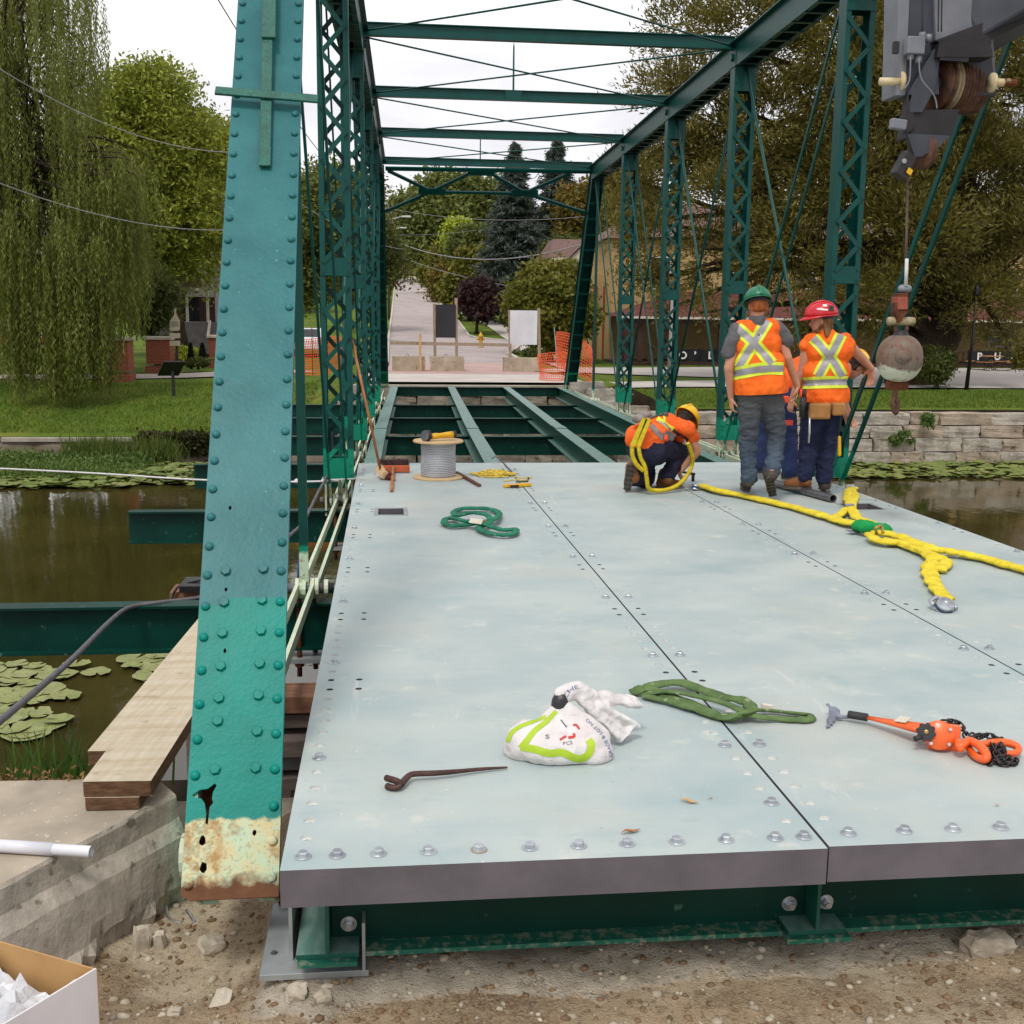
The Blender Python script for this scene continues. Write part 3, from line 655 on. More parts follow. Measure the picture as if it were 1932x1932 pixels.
# photo frame of the post is a little wider at the foot than the steel: clamp holes inside the plate
tear = [(max(-hw+.012, u), v) for u, v in tear]
holes = [tear, hole(382, 1586, .011), hole(384, 1636, .012), hole(480, 1571, .007), hole(434, 958, .006), hole(426, 1112, .006), hole(424, 1228, .006)]
outer = [(-hw+.03, 0), (hw, .0), (hw, vtop), (-hw, vtop), (-hw, .02)]
P2, T2 = cdt_plate(outer, holes); mb = MB()
mb.add([ep(u, v, .0) for u, v in P2], T2)
o = mb.build('cover_plate', 'end_post_paint', None);
EPp = BR
eo = o; eo.name = 'end_post'; eo.parent = BR
for v in eo.data.vertices: v.co -= org(BR)
ORG[eo.name] = org(BR)
sm = eo.modifiers.new('solid', 'SOLIDIFY'); sm.thickness = .012; sm.offset = -1
bmx = bmesh.new(); bmx.from_mesh(eo.data); bmesh.ops.recalc_face_normals(bmx, faces=bmx.faces)
if sum((f.normal.dot(EN) for f in bmx.faces)) < 0: bmesh.ops.reverse_faces(bmx, faces=bmx.faces)
bmx.to_mesh(eo.data); bmx.free()
mb = MB()
for s in (-1, 1):
 a, b = ep(s*(hw-.03), .02, -.013-.12), ep(s*(hw-.03), vtop, -.013-.12); mb.bar(a, b, .012, .24, up=EN)
 mb.bar(ep(s*(hw-.055), .02, -.25), ep(s*(hw-.055), vtop, -.25), .07, .012, up=EN)
for i in range(14): mb.bar(ep(-hw+.05, .3+i*.45, -.262), ep(hw-.05, .3+i*.45, -.262), .06, .01, up=EN)
mb.build('side_channel', 'truss_green', eo)
mb = MB(); mb.add([ep(-hw+.03, .05, -.10), ep(hw-.03, .05, -.10), ep(hw-.03, 1.2, -.10), ep(-hw+.03, 1.2, -.10)], [(0, 1, 2, 3)]); mb.build('inner_diaphragm', 'rust', eo)
# rivets and bolts
mb = MB(); mb.lathe([(.0175, 0), (.017, .005), (.0145, .010), (.009, .013), (.003, .014)], (0, 0, 0), 14); rivet = mb.mesh('rivet', smooth=True, mats=('end_post_paint',))
mb = MB(); mb.lathe([(.0195, 0), (.0195, .011), (.017, .0135)], (0, 0, 0), 6); hexb = mb.mesh('hex_bolt', mats=('end_post_paint',))
RM = Matrix((EU, EN.cross(EU), EN)).transposed()
if RM.determinant() < 0: RM = Matrix((EU, -EN.cross(EU), EN)).transposed()
rows = [5.7, 38.6, 72.9, 107.5, 142.4, 178, 214, 251, 289, 329, 368, 409, 451, 492, 536, 580, 624, 669, 716, 764, 814.5, 864, 917, 969, 1024, 1078, 1136, 1194, 1256, 1319, 1385, 1452, 1522, 1587, 1656]
ur = hw-.024
vv = [on_post(500, r)[1] for r in rows]; vv = [vv[0]+.16*i for i in range(12, 0, -1)]+vv
for v in vv:
 if v < .0 or v > vtop-.05: continue
 for s in (-1, 1):
  if s < 0 and v < on_post(380, 1470)[1] and v > on_post(380, 1620)[1]: continue
  put('rivet', rivet, ep(s*ur, v+(.012*s if s < 0 else 0), 0), eo, RM)
for r, c_ in [(1077, 3), (1136, 3), (1194, 3), (1256, 3), (1316, 3), (1359, 1), (1384, 2), (1450, 1), (1453, 2)]:
 for s, bit in ((-1, 1), (1, 2)):
  if c_ & bit: put('bolt', hexb, ep(s*.07, on_post(450, r)[1]+(.006 if s > 0 else 0), 0), eo, RM @ Matrix.Rotation(random.uniform(-.5, .5), 3, 'Z'))
# cross-shaped bracket on the post
mat('bracket_green', S(20, 98, 82), S(14, 80, 66), 18, .5, 0, .9, 55, .01, .5)
def on_off(x, y, n):
 d = ray(x, y); t = (EB+EN*n-CPOS).dot(EN)/d.dot(EN); return CPOS+d*t
mb = MB(); mb.bar(on_off(500, 314, .016), on_off(505, 50, .055), .052, .016, up=EN, w2=.05); mb.build('bracket_upright', 'bracket_green', eo, bevel=.003)
mb = MB(); mb.bar(on_off(507, 73, .062), on_off(509, -60, .062), .066, .022, up=EN); mb.build('bracket_plate', 'bracket_green', eo, bevel=.003)
mb = MB(); mb.bar(on_off(406, 171, .05), on_off(600, 187, .05), .046, .014, up=EN); mb.build('bracket_arm', 'bracket_green', eo, bevel=.003)

# ------------------------------------------------------------------ other end posts (near right, far left and right)
def plain_endpost(L0, U1):
 mb = MB(); d = (U1-L0).normalized(); n = Vector((1, 0, 0)).cross(d).normalized()
 for s in (-1, 1): mb.bar(L0+Vector((s*.14, 0, 0)), U1+Vector((s*.14, 0, 0)), .012, .24, up=n)
 sg = 1 if n.y*(U1.y-L0.y) < 0 else -1
 mb.bar(L0+n*.126*sg, U1+n*.126*sg, .36, .012, up=n)
 ln = (U1-L0).length
 for i in range(int(ln/.45)): q = L0+d*(.3+i*.45); mb.bar(q+Vector((-.15, 0, 0))-n*.125*sg, q+Vector((.15, 0, 0))-n*.125*sg, .06, .01, up=n)
 return mb.build('end_post', 'truss_green', BR)
UT = lambda s, i: Vector((XT(s, NY[i]), NY[i]+.1, (CB+CT)/2+zs(NY[i])))
LT = lambda s, i: Vector((XT(s, NY[i]), NY[i]+.1, -.257+zs(NY[i])))
plain_endpost(LT(1, 0), UT(1, 1)); plain_endpost(LT(-1, 7), UT(-1, 6)); plain_endpost(LT(1, 7), UT(1, 6))

# ------------------------------------------------------------------ lattice posts
bw = .245
mb = MB(); mb.bar((-.11-.018, 0, -.1275-.018), (.11+.018, 0, .1275+.018), .046, .009, up=(0, 1, 0)); mb.lathe([(.013, -.012), (.012, 0)], (-.115, 0, -.125), 8, axis=(0, 1, 0)); mb.lathe([(.013, -.012), (.012, 0)], (.115, 0, .125), 8, axis=(0, 1, 0))
bar_a = mb.mesh('lattice_bar', mats=('truss_green',))
mb = MB(); mb.bar((.11+.018, 0, -.1275-.018), (-.11-.018, 0, .1275+.018), .046, .009, up=(0, 1, 0)); bar_b = mb.mesh('lattice_bar', mats=('truss_green',))
for s in (-1, 1):
 for i in (2, 3, 4, 5):
  x, y = XT(s, NY[i]), NY[i]; z0 = -.02+zs(y); z1 = CB+zs(y); mb = MB(); h = PW/2
  for e in (-1, 1):
   mb.box((x+e*(h-.005), y+.1, (z0+z1)/2), (.01, .2, z1-z0))
   for yy in (y+.005, y+.195): mb.box((x+e*(h-.032), yy, (z0+z1)/2), (.044, .01, z1-z0))
  post = mb.build('lattice_post', 'truss_green', BR)
  tz = 2.15+zs(y)
  for yy in (y-.006, y+.206):
   for za, zb in ((z1-.32, z1), (tz-.09, tz+.09), (z0, z0+.22)):
    mb = MB(); mb.box((x, yy, (za+zb)/2), (PW-.004, .01, zb-za))
    if yy < y:
     for e in (-1, 1):
      for q in (.05, -.05): mb.lathe([(.014, -.012), (.013, 0)], (x+e*(h-.03), yy-.004, (za+zb)/2+q), 8, axis=(0, 1, 0))
    mb.build('tie_plate', 'truss_green', post)
  sep = (s > 0 or i < 4); jb = MB(); zc = z0+.22+.125; up_ = True
  while zc < z1-.4:
   if abs(zc-tz) > .17:
    for yy, me in ((y-.016, bar_a if up_ else bar_b), (y+.216, bar_b if up_ else bar_a)):
     if sep: put('lattice_bar', me, (x, yy, zc), post)
     else:
      for f_ in me.polygons: jb.add([Vector(me.vertices[q].co)+Vector((x, yy, zc)) for q in f_.vertices], [tuple(range(len(f_.vertices)))])
   zc += .25; up_ = not up_
  if not sep: tag(jb.build('lattice', 'truss_green', post, fix=False), kind='stuff')
  # pin plates hanging below the post
  for e in (-1, 1): mb = MB(); mb.box((x+e*(h-.02), y+.1, -.2+zs(y)), (.02, .13, .42)); mb.build('pin_plate', 'mint_primer', post)

# ------------------------------------------------------------------ top chords with battens
for s in (-1, 1):
 a, b = UT(s, 1), UT(s, 6); mb = MB(); hh = CT-CB
 for e in (-1, 1):
  mb.bar(a+Vector((e*.15, -.1, 0)), b+Vector((e*.15, .1, 0)), .014, hh)
  mb.bar(a+Vector((e*.125, -.1, -hh/2+.006)), b+Vector((e*.125, .1, -hh/2+.006)), .06, .012)
 mb.bar(a+Vector((0, -.1, hh/2+.007)), b+Vector((0, .1, hh/2+.007)), .44, .014)
 ch = mb.build('top_chord', 'truss_green', BR); n = 48; bm_ = MB(); bm_.box((0, 0, 0), (.30, .055, .01)); bt = bm_.mesh('batten', mats=('dark_green',))
 for k_ in range(n):
  q = a.lerp(b, (k_+.5)/n); put('batten', bt, q+Vector((0, 0, -hh/2-.006)), ch)
 mb = MB()
 for k_ in range(170):
  q = a.lerp(b, (k_+.5)/170)
  for e in (-.205, .205): mb.lathe([(.014, .0), (.012, .008)], q+Vector((e, 0, hh/2+.014)), 6)
 tag(mb.build('rivets', 'truss_green', ch, fix=False), kind='stuff')
 for i in (2, 3, 4, 5):
  mb = MB(); q = UT(s, i); mb.box(q+Vector((-s*.16, 0, -.02)), (.01, .3, .26)); mb.lathe([(.05, -.03), (.05, 0)], q+Vector((-s*.165, 0, -.02)), 10, axis=(s, 0, 0)); mb.build('gusset', 'truss_green', ch)

# ------------------------------------------------------------------ sway struts and lateral rods
for i in (2, 3, 4, 5, 6):
 a, b = UT(-1, i), UT(1, i); z = 5.36+zs(NY[i]); mb = MB()
 a = Vector((a.x+.15, NY[i]+.1, z+.08)); b = Vector((b.x-.15, NY[i]+.1, z+.08))
 mb.bar(a, b, .012, .16); mb.bar(a+Vector((0, 0, -.08)), b+Vector((0, 0, -.08)), .11, .012); mb.bar(a+Vector((0, .0, .08)), b+Vector((0, .0, .08)), .09, .012)
 st = mb.build('sway_strut', 'truss_green', BR); mb = MB()
 for k_ in range(26):
  q = a.lerp(b, (k_+.5)/26); mb.lathe([(.014, -.014), (.012, 0)], q+Vector((0, -.006, -.055)), 6, axis=(0, 1, 0))
 tag(mb.build('rivets', 'truss_green', st, fix=False), kind='stuff')
 if i == 4:
  q = a.lerp(b, .47); mb = MB(); mb.tube([q+Vector((0, -.02, .05)), q+Vector((0, -.02, .78)), q+Vector((0, -.02, .86))], [.017, .014, .002], 8); mb.box(q+Vector((-.0, -.03, .0)), (.28, .02, .17)); mb.build('spike', 'truss_green', st)
 if i == 6:
  q = a.lerp(b, .46); mb = MB(); mb.tube([q+Vector((0, -.02, .05)), q+Vector((0, -.02, .56)), q+Vector((0, -.02, .62))], [.015, .013, .002], 8); mb.build('spike', 'truss_green', st)
def rod(a, b, r, name='bracing_rod', m='truss_green', flat=None):
 mb = MB()
 if flat: mb.bar(a, b, flat[0], flat[1], up=(0, 1, 0))
 else: mb.tube([a, b], r, 8)
 return mb.build(name, m, BR, flat is None)
for i in range(1, 6):
 for s in (-1, 1):
  a, b = UT(s, i), UT(-s, i+1); z = .12 if s > 0 else .095
  rod(a+Vector((-s*.15, .1, z)), b+Vector((s*.15, -.1, z)), .013)
# far portal in the plane of the far end posts
U6, L7 = UT(1, 6), LT(1, 7); pn = Vector((1, .0189*0, 0)).cross(L7-U6).normalized()
def pt(x, y):
 d = ray(x, y); t = (U6-Vector((0, .02, 0))-CPOS).dot(pn)/d.dot(pn); return CPOS+d*t
def pbar(a, b, w_=.10): mb = MB(); mb.bar(pt(*a), pt(*b), .05, w_, up=pn.cross(pt(*b)-pt(*a))); return mb.build('portal_brace', 'truss_green', BR)
pbar((727, 318), (1123, 324), .09); pbar((818, 362), (985, 365), .07)
for a, b in (((732, 322), (814, 361)), ((814, 361), (888, 326)), ((727, 399), (814, 361)), ((990, 364), (926, 327)), ((990, 364), (1075, 327)), ((990, 364), (1110, 403))): pbar(a, b, .075)
for q in ((815, 361), (908, 325), (990, 364)):
 mb = MB(); c = pt(*q); mb.bar(c-Vector((.33, 0, 0)), c+Vector((.33, 0, 0)), .03, .17, up=pn.cross(Vector((1, 0, 0)))); mb.build('gusset', 'truss_green', BR)

# ------------------------------------------------------------------ diagonals, hip verticals, counters
def bars(s, a, b, offs, wd, th, name='eye_bar', m='truss_green'):
 for o_ in offs:
  A_, B_ = a+Vector((o_, 0, 0)), b+Vector((o_, 0, 0)); mb = MB(); mb.bar(A_, B_, th, wd, up=(0, 1, 0))
  mb.lathe([(.07, -min(th, .024)/2), (.07, min(th, .024)/2)], B_, 12, axis=(1, 0, 0)); mb.build(name, m, BR)
for s in (-1, 1):
 U, Lw = (lambda i: UT(s, i)), (lambda i: LT(s, i))
 bars(s, U(1), Lw(2), (-.085, .085), .06, .022); bars(s, U(2), Lw(3), (-.085, .085), .05, .02)
 bars(s, U(6), Lw(5), (-.085, .085), .05, .02); bars(s, U(5), Lw(4), (-.085, .085), .045, .02)
 rod(U(3), Lw(4), .02); rod(U(4), Lw(3), .02); rod(U(3), Lw(2), .019); rod(U(4), Lw(5), .019)
 for i in (1, 6): bars(s, U(i)+Vector((0, -.04, 0)), Lw(i)+Vector((0, -.04, 0)), (.0,), .022, .062, 'hip_hanger', 'hanger_paint')
 if s > 0: pass
# bottom chord eye bars and pins
for s in (-1, 1):
 for i in range(7):
  a, b = LT(s, i), LT(s, i+1)
  for o_ in ((-.05, .055) if i % 2 == 0 else (-.02, .085)):
   mb = MB(); A_, B_ = a+Vector((o_, 0, 0)), b+Vector((o_, 0, 0)); mb.bar(A_, B_, .024, .075)
   for q in (A_, B_): mb.lathe([(.075, -.013), (.075, .013)], q, 14, axis=(1, 0, 0))
   mb.build('bottom_bar', 'mint_primer', BR)
 for i in range(1, 7):
  q = LT(s, i); mb = MB(); mb.lathe([(.036, -.2), (.036, .2)], q, 12, axis=(1, 0, 0))
  pn_ = mb.build('pin', 'grey_steel', BR, True)
  for o_, r_, m_ in ((.15, .062, 'mint_primer'), (-.15, .06, 'rust'), (.0, .07, 'grey_steel'), (.03, .066, 'grey_steel')):
   mb = MB(); mb.lathe([(r_, -.014), (r_, .014)], q+Vector((o_, 0, 0)), 14, axis=(1, 0, 0)); mb.build('washer', m_, pn_)
  # hanger rods through the floor beam
  zb = -.385-.0087*(NY[i]-7.8)
  for o_ in (-.04, .06):
   mb = MB(); mb.tube([q+Vector((o_, .0, 0)), Vector((q.x+o_, q.y+(.09 if o_ > 0 else -.09), zb-.52))], .018, 8); mb.build('hanger_rod', 'rust', BR, True)
  mb = MB(); mb.box((q.x+.01, q.y, zb-.40), (.22, .26, .03)); mb.build('hanger_plate', 'galvanised', BR)
  for o_ in (-.04, .06): mb = MB(); mb.lathe([(.034, 0), (.034, .03)], (q.x+o_, q.y+(.085 if o_ > 0 else -.085), zb-.445), 6); mb.build('nut', 'rust', BR)

# ------------------------------------------------------------------ floor beams and stringers
for i in range(1, 7):
 y = NY[i]+.1; zb = -.385-.0087*(NY[i]-7.8); mb = MB(); sk = .0
 mb.ibeam((-2.66, y, zb), (XT(1, y)+.3, y, zb), .335, .16)
 mb.build('floor_beam', 'beam_green', BR)
SX = [((-.2, 3.40), (-.2, 13.1), (.233, 32.3)), ((1.428, 3.40), (1.30, 13.1), (1.822, 32.3)), ((2.95, 3.40), (2.77, 13.1), (3.374, 32.3)), ((4.45, 3.40), (4.28, 13.1), (4.905, 32.3))]
for a, b, c in SX:
 mid = (b[0]+(c[0]-b[0])*.33-.035, 19.2)
 for (p, q) in ((a, b), (b, mid), (mid, c)):
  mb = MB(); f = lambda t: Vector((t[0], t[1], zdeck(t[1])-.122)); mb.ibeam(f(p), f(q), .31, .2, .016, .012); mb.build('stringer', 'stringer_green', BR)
 mb = MB(); mb.box(f(mid)+Vector((0, 0, .006)), (.2, .5, .01)); mb.build('splice_plate', 'stringer_green', BR)
for j in range(3):
 a, b = SX[j][2], SX[j+1][2]; mb = MB(); z = zdeck(32.2)-.13; mb.box(((a[0]+b[0])/2, 32.15, z-.135), (b[0]-a[0]-.02, .012, .25)); mb.box(((a[0]+b[0])/2, 32.12, z-.01), (b[0]-a[0]-.02, .08, .012));
 for t in range(1, 6): mb.lathe([(.02, -.015), (.02, 0)], (a[0]+(b[0]-a[0])*t/6, 32.15, z-.12), 6, axis=(0, 1, 0))
 mb.build('end_diaphragm', 'beam_green', BR)
# near end beams with dusty bottom flange
mat('dusty_green', S(24, 98, 80), S(112, 128, 108), 38, .6, 0, .3, 60, .004, .4, lo=.50, hi=.62)
for x0, x1 in ((-.19, 1.418), (1.438, 2.94), (2.96, 4.44)):
 z0, z1 = -.45, -.124; mb = MB(); mb.box(((x0+x1)/2, 3.505, (z0+z1)/2), (x1-x0, .012, z1-z0-.004)); eb = mb.build('end_beam', 'beam_green', BR)
 fx0, fx1 = (x0+.10 if x0 < 0 else x0+.10), x1-.10
 mb = MB(); mb.box(((fx0+fx1)/2, 3.463, z0+.008), (fx1-fx0, .072, .016)); mb.build('bottom_flange', 'dusty_green', eb)
 for xb in (x0+.055, x1-.055):
  mb = MB(); q = Vector((xb, 3.498, -.372)); mb.lathe([(.027, -.004), (.027, 0)], q, 16, axis=(0, 1, 0)); mb.lathe([(.017, -.02), (.0175, -.004)], q, 6, axis=(0, 1, 0)); mb.lathe([(.011, -.032), (.011, -.02)], q, 10, axis=(0, 1, 0)); mb.build('bolt', 'zinc', eb)
for x in (-.2, 1.428): mb = MB(); mb.box((x, 3.42, -.444), (.22 if x > 0 else .19, .09, .016)); mb.build('stringer_foot', 'dusty_green', BR)
# galvanised base plate
mb = MB(); mb.box((-.245, 3.66, -.512), (.35, .46, .022)); bp = mb.build('base_plate', 'galvanised', BR, bevel=.002)
mb = MB(); mb.box((-.325, 3.72, -.40), (.012, .42, .20)); mb.build('upright_plate', 'galvanised', bp)
mb = MB(); mb.box((-.085, 3.47, -.415), (.010, .10, .17)); mb.build('upright_plate', 'galvanised', bp)
mb = MB(); mb.lathe([(.014, 0), (.014, .008)], (-.385, 3.56, -.509), 6); mb.lathe([(.008, 0), (.008, .014)], (-.385, 3.56, -.509), 8); mb.build('anchor_bolt', 'grey_steel', bp)
mb = MB(); mb.box((-.33, 3.95, -.50), (.14, .14, .05)); mb.build('rust_packer', 'rust', bp)
# ================================================================== deck panels
def deck_mats():
 k = NT('deck_top'); f = k.ramp(k.noise(1.5, 6, .6, sc3=(.8, 1.2, 1)), [(.34, 0.0), (.66, 1.0)])
 c = k.mix(f, S(158, 174, 174), S(180, 188, 184))
 b = k.ramp(k.noise(2.6, 5, .6), [(.55, 0.0), (.70, 1.0)]); c = k.mix(k.math('MULTIPLY', b, .38), c, S(134, 160, 162))
 w_ = k.ramp(k.noise(4.5, 5, .65), [(.60, 0.0), (.72, 1.0)]); c = k.mix(k.math('MULTIPLY', w_, .6), c, S(208, 204, 192))
 st = k.ramp(k.noise(9, 4, .6, sc3=(.25, 2.2, 1)), [(.58, 0.0), (.72, 1.0)]); c = k.mix(k.math('MULTIPLY', st, .3), c, S(152, 168, 170))
 du = k.ramp(k.noise(.8, 7, .7, dist=.5), [(.52, 0.0), (.68, 1.0)]); c = k.mix(k.math('MULTIPLY', du, .45), c, S(190, 184, 170)); sr = k.ramp(k.noise(3, 5, .7, sc3=(1.6, .22, 1), dist=1.2), [(.64, 0.0), (.69, 1.0)]); c = k.mix(k.math('MULTIPLY', sr, .35), c, S(206, 204, 196)); sm_ = k.ramp(k.noise(6, 6, .75, sc3=(.5, 1, 1)), [(.62, 0.0), (.74, 1.0)]); c = k.mix(k.math('MULTIPLY', sm_, .35), c, S(126, 136, 132)); sp = k.ramp(k.noise(75, 2), [(.735, 0.0), (.75, 1.0)]); c = k.mix(k.math('MULTIPLY', sp, .7), c, S(96, 98, 92))
 s2 = k.ramp(k.noise(48, 2), [(.74, 0.0), (.76, 1.0)]); c = k.mix(k.math('MULTIPLY', s2, .6), c, S(226, 226, 220))
 r = k.math('MULTIPLY_ADD', f, .12, .50)
 k.pbr(c, r, 0, k.bump(k.noise(120, 3), .10, .002), .4)
 mat('deck_edge', S(106, 101, 107), S(92, 88, 94), 5, .7, 0, .25, 90, .003, .35, speck=(S(160, 152, 146), 16, .72))
 mat('hole_cup', S(212, 214, 210), S(196, 198, 194), 30, .7, 0, 0)
 mat('hole_dark', S(96, 102, 102), S(76, 80, 82), 30, .8, 0, 0)
 mat('washer_dull', S(168, 160, 148), S(150, 128, 104), 20, .6, .4, 0)
deck_mats(); mat('blackout_black', S(26, 26, 28), S(20, 20, 22), 5, .7, 0, 0)  # near-black for the boxes added to darken the deck openings
XL = -.3186; TH = .118; Y0, Y1 = 3.15, 13.12
PX = [(XL, 1.3412), (1.3512, 2.9334), (2.9434, 4.603)]
mb = MB(); mb.lathe([(.0255, 0), (.0255, .003), (.024, .004)], (0, 0, 0), 20); washer = mb.mesh('washer', mats=('zinc',)); washer2 = mb.mesh('washer', mats=('washer_dull',))
mb = MB(); mb.lathe([(.0195, .004), (.019, .006)], (0, 0, 0), 16); mb.lathe([(.0165, .006), (.0165, .0155), (.0145, .0185)], (0, 0, 0), 6); bolt = mb.mesh('bolt', mats=('zinc',))
mb = MB(); mb.lathe([(.0205, 0), (.0195, -.010), (.011, -.011), (.0105, -.013)], (0, 0, 0), 16, caps=False); mb.lathe([(.0104, -.013), (.0104, -.0131)], (0, 0, 0), 12, mi=1); cup = mb.mesh('countersunk_hole', mats=('hole_cup', 'hole_dark'))
mb = MB(); mb.lathe([(.0155, 0), (.0155, -.05)], (0, 0, 0), 14, caps=False); mb.lathe([(.0154, -.05), (.0154, -.051)], (0, 0, 0), 14); darkh = mb.mesh('drilled_hole', mats=('hole_dark',))
SLA = math.atan(-.0075); SR = Euler((SLA, 0, 0))
def put_bolt(x, y, par, dull=False):
 z = zdeck(y); b = put('bolt', bolt, (x, y, z), par, Euler((SLA, 0, random.uniform(0, 1)))); w_ = link('washer', washer2 if dull else washer, b); return b
labels = ['pale grey-green deck panel carrying the white sack and cable reel, along the left truss', 'middle pale deck panel between the two long seams, under the kneeling worker', 'pale deck panel along the right truss, under the yellow slings']
fx = [572, 636, 714, 809, 904, 1000, 1092, 1184, 1277, 1370, 1462, 1516]
frontx = {0: [dk(x, 1619-(x-572)*.0425).x for x in fx], 1: [dk(x, 1570-(x-1598)*.06).x for x in (1598, 1701, 1790, 1877)]}
frontx[1] += [frontx[1][-1]+.147*i for i in range(1, 6)]; frontx[2] = [3.02+.15*i for i in range(11)]
for pi_, (xa, xb) in enumerate(PX):
 pn = thing('deck_panel', labels[pi_], 'deck panel', ((xa+xb)/2, (Y0+Y1)/2, -.12), 'deck panels laid on the stringers')
 yo = .012 if pi_ == 1 else 0
 cups = []; darks = []; bolts = [(x, 3.232+yo, i == 4 and pi_ == 0) for i, x in enumerate(frontx[pi_])]
 for side, x in ((-1, xa+.064), (1, xb-.062)):
  k_ = 1
  while True:
   y = 3.224+.1337*k_
   if y > Y1-.05: break
   m_ = k_ % 9
   if (k_-6) % 9 == 0 or (side > 0 and pi_ == 0 and k_ == 2): bolts.append((x, y, False))
   elif (k_-12) % 9 in (0, 1) and k_ > 6:
    darks += [(x+.0, y), (x+(.125 if side < 0 else -.125)*(1 if side < 0 and pi_ == 0 else 0), y)] if (side < 0 and pi_ == 0) else [(x, y)]
   else: cups.append((x+random.uniform(-.004, .004), y+random.uniform(-.006, .006)))
   k_ += 1
 rect = {0: (-.075, .14, 9.47, 9.80), 2: (4.12, 4.40, 9.57, 9.90)}.get(pi_)
 hs = [circ(x, y, .0206, 10) for x, y in cups]+[circ(x, y, .0156, 10) for x, y in darks]
 if rect: hs.append([(rect[0], rect[2]), (rect[1], rect[2]), (rect[1], rect[3]), (rect[0], rect[3])])
 gy = list(np.linspace(Y0+yo, Y1, 2)); outer = [(xa, Y0+yo), (xb, Y0+yo), (xb, Y1), (xa, Y1)]
 P2, T2 = cdt_plate(outer, hs); mb = MB(); mb.add([(x, y, zdeck(y)) for x, y in P2], T2)
 tp = mb.build('top_sheet', 'deck_top', pn)
 bm = bmesh.new(); bm.from_mesh(tp.data)
 if bm.faces and sum(f.normal.z for f in bm.faces) < 0: bmesh.ops.reverse_faces(bm, faces=bm.faces)
 bm.to_mesh(tp.data); bm.free()
 mb = MB(); z0, z1 = zdeck(Y0), zdeck(Y1); c_ = [(xa, Y0+yo), (xb, Y0+yo), (xb, Y1), (xa, Y1)]; zz = [z0, z0, z1, z1]
 mb.v = [(x, y, z-.0) for (x, y), z in zip(c_, zz)]+[(x, y, z-TH) for (x, y), z in zip(c_, zz)]
 mb.f = [(0, 4, 5, 1), (1, 5, 6, 2), (2, 6, 7, 3), (3, 7, 4, 0)]; mb.mi = [0]*4
 mb.build('panel_edge', 'deck_edge', pn)
 if rect:
  a, b, c, d = rect; mb = MB(); z = zdeck(c); zt2 = [z, z, zdeck(d), zdeck(d)]; cc = [(a, c), (b, c), (b, d), (a, d)]
  mb.v = [(x, y, q) for (x, y), q in zip(cc, zt2)]+[(x, y, q-TH) for (x, y), q in zip(cc, zt2)]; mb.f = [(0, 4, 5, 1), (1, 5, 6, 2), (2, 6, 7, 3), (3, 7, 4, 0)]; mb.mi = [0]*4
  mb.build('opening_lining', 'deck_edge', pn); mb = MB(); z_b = zdeck(c)-.40; mb.v = [(x, y, q-TH-.002) for (x, y), q in zip(cc, zt2)]+[(x, y, z_b) for x, y in cc]; mb.f = [(0, 4, 5, 1), (1, 5, 6, 2), (2, 6, 7, 3), (3, 7, 4, 0), (4, 5, 6, 7)]; mb.mi = [0]*5; mb.build('blackout_box', 'blackout_black', pn)  # closed black box added below the opening to keep its inside dark
  mb = MB(); e = .035; zf = lambda y: zdeck(y)+.0025
  for (x0, x1, y0, y1) in ((a-e, b+e, c-e, c), (a-e, b+e, d, d+e), (a-e, a, c, d), (b, b+e, c, d)):
   mb.add([(x0, y0, zf(y0)), (x1, y0, zf(y0)), (x1, y1, zf(y1)), (x0, y1, zf(y1)), (x0, y0, zf(y0)-.004), (x1, y0, zf(y0)-.004), (x1, y1, zf(y1)-.004), (x0, y1, zf(y1)-.004)], [(0, 1, 2, 3), (0, 4, 5, 1), (1, 5, 6, 2), (2, 6, 7, 3), (3, 7, 4, 0)])
  mb.build('opening_frame', 'galvanised', pn)
 for x, y in cups: put('countersunk_hole', cup, (x, y, zdeck(y)), pn)
 for x, y in darks: put('drilled_hole', darkh, (x, y, zdeck(y)), pn)
 for x, y, d_ in bolts: put_bolt(x, y, pn, d_)
